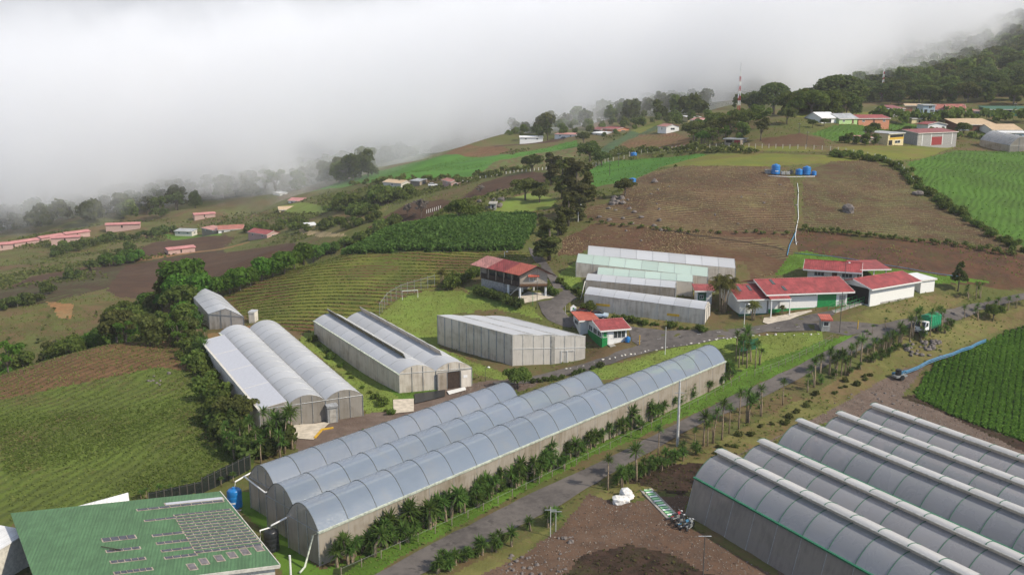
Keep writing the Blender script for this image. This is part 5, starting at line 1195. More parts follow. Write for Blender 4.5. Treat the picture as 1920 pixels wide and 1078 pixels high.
vil('dark roofed grey house between the flat grey house and the cream one', 1672, 1695, 217, 216, 12, 5, 'blockwall', 'r_maroon', 7, 'shed', 1)
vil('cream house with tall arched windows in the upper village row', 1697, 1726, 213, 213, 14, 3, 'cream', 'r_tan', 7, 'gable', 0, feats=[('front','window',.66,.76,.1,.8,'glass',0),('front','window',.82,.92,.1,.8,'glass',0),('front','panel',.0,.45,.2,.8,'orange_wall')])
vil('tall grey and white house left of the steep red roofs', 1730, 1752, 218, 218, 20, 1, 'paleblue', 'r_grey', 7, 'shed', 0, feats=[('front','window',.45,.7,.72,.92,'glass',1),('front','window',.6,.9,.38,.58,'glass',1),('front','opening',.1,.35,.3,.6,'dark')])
vil('smaller steep red roofed house with dark walls in the upper village', 1754, 1774, 214, 214, 7, 9, 'wood_dark', 'r_brick', 6, 'gable', 1)
vil('larger steep red roofed house with dark walls in the upper village', 1777, 1811, 217, 217, 9, 11, 'wood_dark', 'r_brick', 8, 'gable', 2)
vil('long dark green roofed hall with a white base at the right edge', 1853, 1935, 220, 218, 12, 5, 'green_dark', 'green_dark', 10, 'shed', 0, cat='hall', name='green_hall', feats=[('front','panel',.22,.52,.0,.28,'white'),('front','opening',.22,.52,.3,.85,'dark'),('front','window',.7,.78,.3,.6,'glass',0)])
vil('rusty low shed left of the dark green roofed hall', 1826, 1850, 217, 217, 6, 2, 'pinkwall', 'r_brick', 5, 'shed', 1, cat='shed', name='low_shed')
vil('small windowless cream building below the upper village row', 1709, 1727, 232, 232, 9, 1, 'cream', 'r_grey', 5, 'shed', 0, door=False, feats=[('front','opening',.75,.9,.0,.6,'dark')])
vil('small grey hut with a red side standing in the grass below the wooded ridge', 1358, 1388, 273, 272, 8, 1, 'wood_grey', 'r_grey', 4, 'shed', 0, cat='hut', name='field_hut', feats=[('front','panel',.62,.98,.0,.95,'red_door'),('front','opening',.1,.5,.3,.8,'dark')])
vil('shack with a rusty roof hidden in trees beside the cream two storey house', 1624, 1650, 269, 269, 8, 2, 'wood_grey', 'r_old', 5, 'shed', 1, cat='shack', name='shack')
# plastic domes near the village
g0 = Gh(1838, 262, 2.2)
greenhouse('dome_greenhouse', 'old grey domed plastic greenhouse beside the tan roofed house', g0, g0+Vector((2.0,-16.0,-1.2)), 9.5, 2.2, 3.0, 4, film='film_grey', net='net_grey', rib='steel', gutter=None, rib_r=.04, posts=False)
# middle distance village under the cloud
for t_ in (('red roofed terracotta house in the middle village under the cloud',1130,1157,252,251,8,3,'orange_wall','r_red',8,'gable',2),
           ('dark roofed house left of the terracotta house in the middle village',1110,1127,251,251,7,4,'wood_dark','r_maroon',8,'gable',1),
           ('long low white building below the dark roofed middle village house',1108,1129,257,257,3,2,'white','r_white',6,'shed',1),
           ('low white building with a pink roof behind the dark earth strip',1040,1080,261,259,4,2,'white','r_old',6,'shed',2),
           ('low white walled yard building left of the twin dark trees',975,1018,269,264,5,2,'white','r_white',5,'shed',2),
           ('white house with a red roof on the ridge above the reddish field',1233,1249,247,248,10,4,'white','r_brick',7,'gable',1),
           ('stacked white house with a pink roof left of the wooded ridge',1294,1316,241,240,14,3,'white','r_old',7,'gable',2),
           ('pale yellow walled house above the stacked white one',1290,1322,227,226,5,2,'cream','r_white',6,'shed',2),
           ('blue and white house half lost in the cloud',1030,1068,216,215,9,4,'paleblue','r_tan',9,'gable',3),
           ('tiny white house below the blue one at the edge of the cloud',1051,1061,235,235,4,2,'white','r_white',5,'gable',1)):
    vil(*t_, zmin=300, door=False)
# valley houses on the left
for t_ in (('white valley farmhouse with a faded maroon roof',410,458,440,438,9,5,'white','r_brick',9,'gable',3),
           ('unpainted shed row adjoining the white valley farmhouse',379,406,440,440,7,2,'wood_grey','r_old',6,'shed',2),
           ('low pale shacks at the left end of the valley farm',328,360,441,441,5,2,'offwhite','r_grey',5,'shed',2),
           ('red roofed cottage among the trees right of the valley farmhouse',466,501,451,449,9,5,'pinkwall','r_red',7,'gable',2),
           ('white porch house with a pink roof on the green terrace',541,580,384,384,6,4,'white','r_pink',8,'gable',3),
           ('cream house with an orange tiled roof below the porch house',524,570,400,399,4,4,'cream','r_tan',8,'gable',3),
           ('long white flat shed on the pale bare yard',577,616,431,429,5,1,'white','r_white',6,'shed',2),
           ('tiny white hut at the foot of the cloudy forest',512,525,369,369,4,1,'white','r_white',5,'shed',0)):
    vil(*t_, zmin=180, door=False)
for lb, x0, x1, y0, y1 in (('long pink roofed shed cut by the left edge of the photograph',-14,25,474,464),('second pink roofed shed from the left, in the upper row',28,74,464,456),('third pink roofed shed from the left, in the upper row',78,120,454,447),
           ('fourth pink roofed shed of the upper row, right beside the third one',124,169,446,440),('lone bright pink shed in the meadow below the upper row',97,150,463,451),('pink shed with a small white building beside the forest edge',199,262,434,426),
           ('pale pink shed far up by the brown field in the valley',365,404,412,406),('vivid red pink shed on the dirt track between the tilled fields',316,366,478,471)):
    vil(lb, x0, x1, y0, y1, 2.4, 2.0, 'pinkwall', 'r_pink', 4.5, 'gable', 0, cat='shed', name='pink_shed', group='pink roofed sheds in the left valley', door=False, fascia='r_pink', zmin=180, feats=[('front','opening',.45,.5,.0,.8,'dark')])
for t_ in (('small brick red roofed hut beside the fence of white posts',830,846,350,350,6,3,'pinkwall','r_brick',4,'gable',1),
           ('orange tiled roof low among the bushes in the middle distance',719,752,354,352,3,4,'offwhite','r_tan',7,'gable',1),
           ('dark roofed lean-to above the white tent',770,787,349,348,4,2,'wood_grey','r_grey',5,'shed',0)):
    vil(*t_, zmin=210, door=False)
vil('grey concrete block ruin on the rocky knoll', 919, 930, 394, 394, 9, .5, 'blockwall', 'concrete', 2.5, 'shed', 0, cat='ruin', name='ruin', zmin=190, feats=[('front','opening',.3,.6,.3,.7,'dark')])
# ------------------------------------------------------------------ trees one by one
def batch(kind, items, label, group=None, **k):
    out = []
    for i, it in enumerate(items):
        lb = it[3] if len(it) > 3 else label
        out.append(tree_at(kind, it[0], it[1], it[2], lb, group=group, **k))
    return out
gh_ = 'rounded trees of the bright green hedge'
batch('round', [(367,562,42),(388,556,36),(411,557,40),(431,551,38),(451,546,46),(470,538,38),(491,527,46),(512,520,38),(534,514,44),(552,505,36),(570,498,44),(588,492,34)], 'rounded bright green tree in the hedge beside the striped field', gh_, zmin=125)
batch('round', [(598,486,26),(612,478,24),(628,474,22)], 'small rounded green tree where the hedge meets the maize', 'small trees at the end of the hedge', zmin=130)
tree_at('dome', 317, 565, 50, 'dark domed tree at the left end of the bright hedge', zmin=125, wide=.9, leaf='mid')
tree_at('round', 333, 572, 50, 'bright yellow green tree in front of the dark domed tree', zmin=120)
batch('broad', [(345,592,60)], 'olive green spreading tree behind the small isolated greenhouse', leaf='mid', zmin=118)
tree_at('broad', 237, 628, 62, 'biggest dark tree behind the ridge of the left field', zmin=118, leaf='mid')
tree_at('open', 17, 700, 60, 'pale trunked tree at the left edge behind the field', zmin=100, leaf='bright')
# tall brownish trees along the road up the hill
for px, py, h, lb, lf in ((1034,348,62,'leftmost tall brown tree of the roadside group','brown'),(1054,374,78,'tall brown green tree second in the roadside group','olive'),(1080,400,104,'tallest brown green tree in the roadside group','brown'),(1096,380,74,'tree at the right edge of the tall roadside group','olive'),
                      (1066,424,64,'olive tree in the lower middle of the roadside group','olive'),(1046,442,56,'shaggy dark tree above the tall tree by the road','olive'),(1086,414,52,'short brown tree beside the white lamp post','brown')):
    tree_at('tall', px, py, h, lb, leaf=lf, zmin=150, wide=1.6)
tree_at('tall', 1030, 488, 82, 'big shaggy olive green tree where the road bends uphill', leaf='olive', zmin=120, wide=2.1)
tree_at('tall', 1052, 440, 40, 'smaller shaggy tree just above the bend of the road', leaf='olive', zmin=130, wide=1.8)
for it in ((998,325,36,'round dark tree at the end of the striped field'),(1106,305,40,'dark round tree above the bright green field'),(1128,310,26,'low dark tree touching the round one above the green field'),(1094,270,22,'lone dark tree on the far bright meadow')):
    tree_at('broad', it[0], it[1], it[2], it[3], zmin=200)
tree_at('conifer', 1010, 264, 30, 'smaller of the twin dark trees by the white wall', zmin=330, leaf='dark', wide=.9); tree_at('conifer', 1027, 262, 38, 'taller of the twin dark trees by the white wall', zmin=330, leaf='dark', wide=1.1)
for it in ((860,415,42,'largest bush tree on the knoll above the maize field'),(885,412,28,'smaller bush tree beside the largest one on the knoll'),(985,375,42,'olive spreading tree on the green knoll'),(1012,380,28,'small olive tree beside the spreading one on the knoll'),(1172,368,34,'olive bush with rocks at the left corner of the stubble field')):
    tree_at('broad', it[0], it[1], it[2], it[3], zmin=140, leaf='olive' if it[0] > 900 else 'mid')
tree_at('open', 790, 408, 36, 'bare grey tree in front of the dark tilled field', zmin=200, leaf='bare'); tree_at('open', 765, 406, 26, 'smaller bare tree left of the bare grey tree', zmin=200, leaf='bare'); tree_at('open', 900, 365, 18, 'low leafless brown tree beside the fence', zmin=200, leaf='bare')

# wooded ridge left of the village
tree_at('dome', 1572, 208, 66, 'great domed dark tree dominating the ridge left of the village', zmin=260, wide=1.35)
tree_at('dome', 1450, 214, 58, 'second great dark tree on the ridge, left of the domed one', zmin=255, wide=.95)
for it in ((1405,216,44,'dark tree at the left end of the wooded ridge'),(1508,212,46,'dark tree filling the gap between the two great ridge trees'),(1425,216,40,'dark tree beside the left end of the wooded ridge'),(1482,214,42,'dark tree right beside the second great ridge tree')):
    tree_at('broad', it[0], it[1], it[2], it[3], zmin=255)
tree_at('tall', 1378, 205, 28, 'ragged dark tree under the red and white mast', zmin=260, leaf='dark')
tree_at('broad', 1475, 232, 30, 'pale olive tree in front of the wooded ridge', zmin=235, leaf='olive')
for it in ((1638,250,20,'small round tree in the crop field left of the village'),(1700,252,16,'small dark tree left of the white upper house'),(1806,256,26,'dense green tree right of the maroon roofed warehouse'),(1545,236,14,'tree touching the pale tent roof'),(1524,238,14,'tree left of the pale tent roof'),(1780,205,0,''),):
    if it[2]: tree_at('broad', it[0], it[1], it[2], it[3], zmin=210)
for it in ((1590,270,22),(1606,272,18),(1622,273,24),(1640,272,22),(1578,268,14),(1630,266,30)): tree_at('forest', *it, 'dark garden tree in the thicket left of the cream house', group='thicket left of the cream two storey house', zmin=200)
tree_at('conifer', 1796, 546, 58, 'tall pale trunked conifer with dark tufts right of the small white shed', zmin=110, wide=.85)
tree_at('broad', 970, 728, 42, 'dense dark little tree beside the path in front of the net house', zmin=90, leaf='mid')
tree_at('broad', 1104, 590, 26, 'leafy garden tree at the left corner of the front cluster greenhouse', zmin=100, leaf='mid')
tree_at('broad', 1862, 600, 32, 'dense dark bush tree beside the road on the right', zmin=110, leaf='mid', wide=.8)
tree_at('broad', 450, 800, 62, 'dark reddish brown bushy tree by the corner of the white lean-to', zmin=70, leaf='olive')
tree_at('round', 1395, 655, 30, 'rounded dark bush beside the green board', zmin=100, leaf='mid')
# palms
pt, pf = palm_proto(3, 9, 6.5)
def palm(px, py, hpx, label, name='palm_clump', cat='palm'):
    p = G(px, py, 90); s = hpx*depth_of(p)/FPX/5.6
    o = thing(name, label, cat, p, TR.uniform(0,6)); o.scale = (s,s,s); part('trunk', pt, o); part('fronds', pf, o); return o
palm(1355, 586, 78, 'tall many stemmed golden palm in front of the store wing'); palm(1412, 600, 40, 'shorter leafy palm clump beside the white store wall'); palm(828, 532, 30, 'small yellowish palm beside the striped field'); palm(1466, 590, 20, 'potted size palm at the store porch')
# broad leaved row and clipped hedge
_ST = {}
def stuff_tree(kind, p, h, key, leaf, nq):
    rng = np.random.default_rng(TR.randrange(1<<30)); w = h*(.42 if kind == 'tree' else .62); bl = []
    for _ in range(7 if kind == 'tree' else 4):
        bl.append((p[0]+rng.uniform(-.5,.5)*w, p[1]+rng.uniform(-.5,.5)*w, p[2]+h*rng.uniform(.35,.8), w*.55, w*.55, h*.24))
    P, N = crown_points(bl, nq, rng); V, F = leaf_quads(P, N, h*.11 if kind == 'tree' else h*.2, rng)
    _ST.setdefault((key, leaf), []).append((V, np.repeat(rng.uniform(0,1,len(P)), 4)))
def flush_stuff():
    for (key, leaf), L in _ST.items():
        V = np.concatenate([a for a, b in L]); T = np.concatenate([b for a, b in L]); me = mesh_np(key, V, np.arange(len(V)).reshape(-1, 4), LM[leaf])
        at = me.attributes.new('tone', 'FLOAT', 'POINT'); at.data.foreach_set('value', T.astype(np.float32)[:len(me.vertices)]); o = part(key, me, None); o['kind'] = 'stuff'
def bushes(line, n, h0, h1, label, group, leaf=None, zmin=80, spread=2.0, name='bush', cat='bush', wide=1.0, far=None):
    for i in range(n):
        t = (i+TR.uniform(-.3,.3))/max(1, n-1); t = min(max(t, 0), 1)*(len(line)-1); k = min(int(t), len(line)-2); u = t-k
        px = line[k][0]*(1-u)+line[k+1][0]*u+TR.uniform(-spread, spread); py = line[k][1]*(1-u)+line[k+1][1]*u+TR.uniform(-spread, spread)*.6
        p = G(px, py, zmin); p.z -= .15
        if far: stuff_tree('bush', p, TR.uniform(h0, h1), far, leaf or 'mid', 70); continue
        tree('bush', p, TR.uniform(h0, h1), label, group, leaf, name, cat, wide)
bushes([(845,540),(900,512)], 9, 1.6, 2.6, 'broad leaved bush in the row behind the yellowish palm', 'broad leaved row beside the stilt house', 'mid')
bushes([(898,552),(930,560),(978,578)], 16, 1.5, 1.9, 'clipped dark bush of the hedge in front of the stilt house', 'clipped hedge in front of the stilt house', 'dark', spread=.6)
bushes([(1020,540),(1040,553)], 4, 1.0, 1.8, 'green bush between the stilt house and the access road', 'bushes beside the stilt house')
bushes([(1150,598),(1200,606),(1320,622)], 18, .6, 1.3, 'low garden shrub in the strip below the front cluster greenhouse', 'shrubs below the front cluster greenhouse', spread=1.5)
bushes([(1050,530),(1062,540),(1088,552)], 8, .5, 1.2, 'round shrub on the slope left of the cluster greenhouses', 'shrubs left of the cluster greenhouses')
bushes([(1125,688),(1050,712),(1000,716)], 10, .5, 1.0, 'low dark shrub edging the grass path', 'shrubs edging the grass path', 'dark')
bushes([(590,640),(640,690),(700,745),(735,780)], 14, .5, 1.3, 'scruffy weed bush on the bank left of the sawtooth greenhouse', 'weeds on the bank left of the sawtooth greenhouse', 'weed')
bushes([(0,580),(60,570),(180,500),(245,470)], 12, 2.5, 4.5, 'dark bush in the hedgerow between the valley fields', 'bushes of the valley hedgerow', 'dark', zmin=200, spread=3)
bushes([(100,480),(130,470),(190,458),(270,446),(330,436)], 26, 2.5, 5, 'dark bush along the meadow edge in the left valley', 'bushes along the valley meadow', 'dark', zmin=200, spread=4)
bushes([(200,498),(240,490),(260,488)], 9, 3, 5, 'bright banana like bush beside the valley track', 'bright bushes beside the valley track', 'bright', zmin=190, spread=4)
bushes([(640,395),(700,405),(640,430),(560,428),(500,432),(455,428)], 40, 2.2, 4.5, 'valley bush between the scattered farmhouses', 'bushes between the valley farmhouses', 'mid', zmin=200, spread=14)
bushes([(620,395),(700,380),(760,372)], 26, 3, 6, 'bushy tree on the slope beyond the pale yard', 'bushy trees beyond the pale yard', 'mid', zmin=220, spread=12, name='bushy_tree', cat='tree')
bushes([(660,350),(720,345),(800,340),(860,345),(930,332),(1000,318)], 44, 2, 4, 'bush in the long hedgerow below the bright green far field', 'hedgerow below the bright far field', 'olive', zmin=230, spread=5, far='distant_shrubs')
bushes([(600,478),(660,460),(700,440),(745,420)], 16, 2, 4, 'hedge bush along the upper left edge of the maize', 'hedge bushes left of the maize', 'mid', zmin=150, spread=5)
bushes([(1115,298),(1200,288),(1300,283),(1420,288)], 40, 1.5, 3, 'low olive bush along the crest above the green field', 'bushes along the crest', 'olive', zmin=200, spread=4, far='distant_shrubs')
bushes([(1560,292),(1640,300),(1690,318),(1720,350),(1770,385),(1830,425),(1915,475)], 60, 1.0, 2.3, 'scrubby bush of the fence line between stubble and green field', 'bushes between stubble and green field', 'mid', zmin=120, spread=5)
bushes([(1500,432),(1600,440),(1700,452),(1800,462),(1900,480)], 44, .8, 1.6, 'low scrub at the foot of the stubble field', 'scrub at the foot of the stubble field', 'olive', zmin=110, spread=3, far='distant_shrubs')
bushes([(1100,416),(1200,428),(1300,437),(1480,440)], 26, .6, 1.3, 'dry scrub along the edge of the brown slope', 'scrub along the brown slope', 'olive', zmin=110, spread=3, far='distant_shrubs')
bushes([(1640,262),(1720,258),(1800,262),(1930,268)], 24, 2, 4, 'bush in front of the village buildings', 'bushes in front of the village', 'mid', zmin=200, spread=5, far='distant_shrubs')
bushes([(1640,225),(1730,232),(1800,228),(1920,232)], 24, 3, 6, 'garden bush between the village rows', 'bushes between the village rows', 'mid', zmin=240, spread=6, far='distant_shrubs')
# woods: trees scattered over ground regions, each its own
def wood(x0, x1, D0, D1, n, h0, h1, label, group, leaves=('dark','mid','dark'), kinds=('forest','forest','broad'), ymin=None, ymax=None, gap=4.0, seed=1, poly=None, name=None, far=None):
    rg = random.Random(seed); pts = []; tries = 0
    while len(pts) < n and tries < n*60:
        tries += 1; u = (rg.uniform(x0, x1)-960)/FPX; D = KD*math.sqrt(rg.uniform(D0**2, D1**2)); x = u*D; y = D*.98
        z = hz(x, y); px, py = pix((x, y, z))
        if ymax is not None and py > ymax: continue
        if ymin is not None and py < ymin: continue
        if poly is not None and not bool(in_poly(np.array([px]), np.array([py]), poly)[0]): continue
        if any((x-a)**2+(y-b)**2 < gap**2 for a, b in pts): continue
        pts.append((x, y))
        if far: stuff_tree('tree', (x, y, z), rg.uniform(h0, h1), far, rg.choice(leaves), 420); continue
        tree(rg.choice(kinds), (x, y, z-.3), rg.uniform(h0, h1), label, group, rg.choice(leaves), name or 'forest_tree')
    print(group, len(pts))
wood(-20, 345, 126, 168, 70, 4.0, 7.6, 'dark bushy tree in the ravine behind the left field', 'trees of the ravine behind the left field', ('mid','olive','mid','bright'), ('forest','broad','round','open'), gap=3.6, seed=2)
wood(330, 440, 140, 152, 10, 4, 7, 'leafy tree between the ravine and the small isolated greenhouse', 'trees beside the small isolated greenhouse', ('mid','bright'), ('round','forest'), gap=3, seed=22, poly=[(325,560),(360,545),(385,552),(345,640),(330,650)])
wood(230, 700, 430, 560, 80, 10, 17, 'tall tree of the cloudy forest across the valley', 'forest across the valley', ('dark','dark','mid','olive'), ('forest','forest','open'), gap=8, seed=3, poly=[(-50,470),(190,425),(270,432),(330,405),(440,378),(540,362),(640,344),(760,318),(900,285),(900,180),(-50,300)])
wood(-20, 260, 400, 700, 120, 10, 18, 'hazy tree beyond the pink sheds', 'hazy forest beyond the pink sheds', ('dark','mid'), ('forest','forest'), gap=10, seed=33, far='distant_wood', poly=[(-50,450),(190,425),(270,420),(270,250),(-50,250)])
wood(1330, 1940, 290, 460, 130, 6, 11, 'forest tree on the cloudy mountainside above the village', 'mountainside forest above the village', ('dark','dark','mid','dark','olive'), ('forest','broad','forest'), gap=5.5, seed=4, poly=[(1330,205),(1420,190),(1600,196),(1700,193),(1935,198),(1935,20),(1700,80),(1500,130),(1330,170)])
wood(1350, 1700, 262, 320, 26, 6, 10, 'tree in the belt behind the yellow field', 'tree belt behind the yellow field', ('dark','mid','olive'), ('forest','broad'), gap=5, seed=5, poly=[(1620,215),(1700,198),(1700,188),(1500,196),(1340,200),(1330,230),(1400,222)])
wood(1260, 1420, 250, 330, 36, 4, 8, 'mixed green tree on the slope between the middle village and the ridge', 'trees on the slope left of the ridge', ('mid','olive','bright'), ('forest','broad','open'), gap=5, seed=6, poly=[(1300,272),(1440,268),(1430,222),(1380,205),(1330,220),(1300,240)])
wood(1100, 1330, 420, 640, 50, 10, 16, 'distant tree at the lower edge of the cloud', 'distant trees under the cloud', ('dark','mid'), ('forest','broad'), gap=9, seed=7, far='distant_wood', poly=[(1090,235),(1150,238),(1330,225),(1330,190),(1090,195)])
wood(930, 1110, 440, 680, 40, 8, 14, 'hazy tree around the half hidden hamlet', 'hazy trees around the half hidden hamlet', ('mid','dark','olive'), ('forest','broad'), gap=8, seed=8, far='distant_wood', poly=[(930,262),(1000,255),(1110,250),(1110,210),(960,225)])
wood(1560, 1960, 460, 900, 520, 8, 14, '', 'far wood', ('dark','mid','dark','mid','olive'), gap=6.5, seed=40, far='distant_wood')
wood(150, 800, 560, 900, 420, 10, 17, '', 'far wood', ('dark','mid','dark'), gap=11, seed=41, far='distant_wood')
wood(940, 1330, 370, 520, 90, 3.5, 7, '', 'middle growth', ('mid','olive','dark'), gap=6, seed=44, far='distant_shrubs', poly=[(950,262),(1060,258),(1110,268),(1230,236),(1330,262),(1330,225),(1100,228),(960,230)])
flush_stuff()
# ------------------------------------------------------------------ dracaenas along the road
YT = [yucca_proto(20+i, H, hd, 1.0, 76, .98) for i, (H, hd) in enumerate(((4.6,1),(5.2,1),(4.2,2),(3.6,1),(4.8,2),(3.0,1)))]
YS = [yucca_proto(50+i, H, hd, 1.25, 84, .85) for i, (H, hd) in enumerate(((1.9,2),(2.4,2),(1.6,1),(2.8,3)))]
YH = {id(YT[i][1]): h for i, h in enumerate((4.6,5.2,4.2,3.6,4.8,3.0))}; YH.update({id(YS[i][1]): h for i, h in enumerate((1.9,2.4,1.6,2.8))})
def yucca(p, h, label, group, protos=YT, name='dracaena'):
    t, l = TR.choice(protos); s = h/YH[id(l)]
    o = thing(name, label, 'dracaena', p, TR.uniform(0, 6.28), group); o.scale = (s**.5 if s < 1 else s, s**.5 if s < 1 else s, s); part('trunk', t, o); part('leaves', l, o); return o
def ypx(px, py, hpx, *a, **k):
    p = G(px, py, 60); return yucca(p, hpx*depth_of(p)/FPX, *a, **k)
gr = 'slender dracaenas lining the right side of the road'; lr = 'slender dracaena with a bare pale trunk on the right roadside'
c6 = [(335,1075,230),(430,1060,150),(420,1050,120),(515,1010,235),(652,870,215),(885,820,140),(938,795,230),(965,795,160),(1000,780,235),(1055,760,270),(1100,715,190),(1160,690,260),(1210,650,235),(1225,655,190),(1305,610,200),(1303,600,80),(1440,540,170),(1595,455,115),(1640,415,190),(1678,350,140),(1735,350,180),(1775,350,160),(1810,350,170),(1835,345,150),(1865,300,150)]
for x, y, h in c6: ypx(1040+x/3.368, 600+y/3.368, h/3.368, lr, gr)
c5 = [(280,1000,330),(345,870,240),(440,860,290),(515,870,230),(530,870,240),(580,870,250),(620,840,200),(650,850,210),(680,840,320),(745,660,220),(800,740,330),(870,700,190),(945,690,250),(1000,650,200),(1050,640,220),(1085,610,230),(1120,590,240),(1170,570,200),(1220,530,280),(1240,530,240),(1260,500,200),(1350,470,270),(1385,440,330),(1480,430,330),(1580,420,300),(1500,450,140),(1660,380,290),(1710,350,260),(1720,330,210),(870,470,120),(930,400,110),(1075,330,120)]
for x, y, h in c5: ypx(1480+x/5.9875, 560+y/5.9875, h/5.9875, lr, gr)
for x, y, h in ((1816,562,28),(1830,561,32),(1838,560,30),(1850,592,34),(1872,586,28),(1890,582,26),(1905,578,24),(1834,600,30),(1808,598,26),(1925,575,26)): ypx(x, y, h, lr, gr)
gb = 'bushy dracaenas crowding the hedge beside the longest tunnel'; lb = 'bushy dracaena in the dense hedge between the longest tunnel and the road'
HL = [(640,1062),(760,1005),(900,942),(1040,876),(1180,806),(1280,752),(1370,704)]
for i in range(130):
    t = (i/129)**.8*(len(HL)-1); k = min(int(t), len(HL)-2); u = t-k
    px = HL[k][0]*(1-u)+HL[k+1][0]*u+TR.uniform(-9, 9); py = HL[k][1]*(1-u)+HL[k+1][1]*u+TR.uniform(-9, 8)
    p = G(px, py, 60); yucca(p, TR.uniform(1.2, 2.9)*(1.1 if i % 3 else .75), lb, gb, YS)
for x, y in ((1385,690),(1392,684),(1400,690),(1408,678),(1416,690),(1400,668),(1424,684),(1380,676)): ypx(x, y, TR.uniform(44, 60), 'tall dracaena in the clump under the green board', 'dracaena clump under the green board')
for i in range(22):
    t = TR.random(); x = 805+(1040-805)*t+TR.uniform(-6,6); y = 1082+(982-1082)*t+TR.uniform(-5,5)
    yucca(G(x, y, 60), TR.uniform(.9, 2.0), 'short bushy dracaena on the near right roadside', 'short dracaenas on the near right roadside', YS)
for i in range(30):
    t = TR.random(); x = 1130+(1310-1130)*t+TR.uniform(-6,6); y = 922+(846-922)*t+TR.uniform(-6,6)
    if t > .12: yucca(G(x, y, 60), TR.uniform(.8, 1.8), 'low leafy dracaena under the slender ones, left of the vented greenhouses', 'low dracaenas left of the vented greenhouses', YS)
for i in range(24):
    t = TR.random(); x = 1510+(1790-1510)*t+TR.uniform(-6,6); y = 735+(608-735)*t+TR.uniform(-3,6)
    yucca(G(x, y, 70), TR.uniform(.8, 1.6), 'low dracaena at the feet of the far roadside row', 'low dracaenas under the far roadside row', YS)
for x, y, h in ((470,850,70),(482,862,64),(497,842,80),(508,858,70),(520,848,74),(534,850,80),(541,838,76),(548,842,84),(525,862,60),(462,868,50),(452,850,60),(440,862,52),(428,846,56),(515,836,70),(490,870,52),(472,838,60)):
    ypx(x, y, h, 'tall dracaena in the thicket at the front corner of the white lean-to', 'dracaena thicket at the lean-to corner')
for x, y, h in ((348,922,24),(298,930,22),(320,926,18),(275,935,20),(438,905,20),(415,912,18),(440,815,44),(463,772,30),(265,938,20)): ypx(x, y, h, 'single dracaena along the dark mesh fence of the left field', 'dracaenas along the dark mesh fence')
for i in range(20):
    t = TR.random(); x = 342+(400-342)*t+TR.uniform(-10,12); y = 600+(690-600)*t+TR.uniform(-14,14)
    yucca(G(x, y, 100), TR.uniform(1.6, 3.6), 'dracaena on the weedy bank left of the small greenhouse', 'dracaenas on the weedy bank', YS+YT[:1])
bushes([(345,640),(372,680),(395,720),(410,760),(430,800),(440,840)], 46, 1.2, 3.0, 'wild bush on the weedy bank along the white lean-to', 'wild bushes along the white lean-to', 'mid', zmin=70, spread=14)
bushes([(420,790),(440,830),(480,855),(540,840)], 22, 1.5, 3.5, 'dark undergrowth bush under the dracaena thicket', 'undergrowth of the dracaena thicket', 'dark', zmin=70, spread=10)
bushes([(1640,700),(1560,735),(1440,800),(1330,850)], 24, .4, .9, 'dry weed tuft on the roadside bank', 'weed tufts on the roadside bank', 'olive', zmin=70, spread=12)
# ------------------------------------------------------------------ crops, grass and straw: countless
def fid_of(x, y, z):
    """index of the ground piece under world points"""
    th = np.arctan2(x-F0[0], y-F0[1]); r = np.hypot(x-F0[0], y-F0[1])
    j = np.clip(((th-_aa[0])/(_aa[1]-_aa[0])).astype(int), 0, FID.shape[1]-1); i = np.clip((np.log(r/_rr[0])/math.log(_rr[1]/_rr[0])).astype(int), 0, FID.shape[0]-1)
    return FID[i, j]
def ids(*names): return [i for i, F in enumerate(FIELDS) if F[1] in names]
def scatter(name, fids, n, size, m, x0, x1, D0, D1, hgt=.4, rows=None, patch=None, seed=0, flat=.4, aspect=1.0, per=3, avoid=None):
    rng = np.random.default_rng(seed); k = n*8
    D = KD*np.sqrt(rng.uniform(D0**2, D1**2, k)); u = (rng.uniform(x0, x1, k)-960)/FPX; x = u*D; y = D*1.0-8*0
    if rows:
        ang, sp = rows; a = x*math.cos(ang)+y*math.sin(ang); b = -x*math.sin(ang)+y*math.cos(ang); b = np.round(b/sp)*sp+rng.normal(0, .10, k)
        x = a*math.cos(ang)-b*math.sin(ang); y = a*math.sin(ang)+b*math.cos(ang)
    ok = np.isin(fid_of(x, y, 0), fids)
    if patch is not None: ok &= vnoise(x, y, patch[0], patch[2] if len(patch) > 2 else 50)+rng.normal(0,.25,k) > patch[1]
    for rp_ in ROADS: ok &= ~in_poly(x, y, rp_)
    x, y = x[ok][:n], y[ok][:n]
    if len(x) == 0: print('scatter empty', name); return
    z = height(x, y); P = np.repeat(np.stack([x, y, z], -1), per, 0); j = len(P)
    P += np.stack([rng.normal(0, size*.35, j), rng.normal(0, size*.35, j), rng.uniform(.1, 1, j)*hgt], -1)
    N = np.stack([rng.normal(0, 1, j), rng.normal(0, 1, j), rng.uniform(0, 2, j)*flat+.2], -1); N /= np.linalg.norm(N, axis=1, keepdims=True)
    me = leaf_mesh(name, P, N, size, LM[m], rng, aspect)
    o = part(name, me, None); o['kind'] = 'stuff'; print(name, len(x)); return o
scatter('maize_plants', ids('maize_soil'), 12000, .55, 'maize', 600, 1020, 150, 216, 1.3, rows=(R(-8), 1.1), seed=1, per=5, flat=.8, aspect=.55)
scatter('leafy_crop', ids('crop_bed'), 19000, .26, 'crop', 1680, 2120, 74, 150, .28, rows=(R(60), .9), seed=2, per=4, flat=2)
scatter('weeds', ids('left_field'), 12000, .14, 'weed', -60, 500, 58, 150, .06, patch=(11,.0,50), seed=3, per=2, flat=3)
scatter('sparse_weeds', ids('left_field_dry','left_field'), 12000, .18, 'grass', -60, 500, 58, 150, .12, seed=4, per=1, flat=3)
scatter('potato_plants', ids('potato'), 14000, .20, 'grass', 400, 1000, 115, 185, .14, rows=(R(-10), 1.7), patch=(14,-.55,51), seed=5, per=2, flat=3)
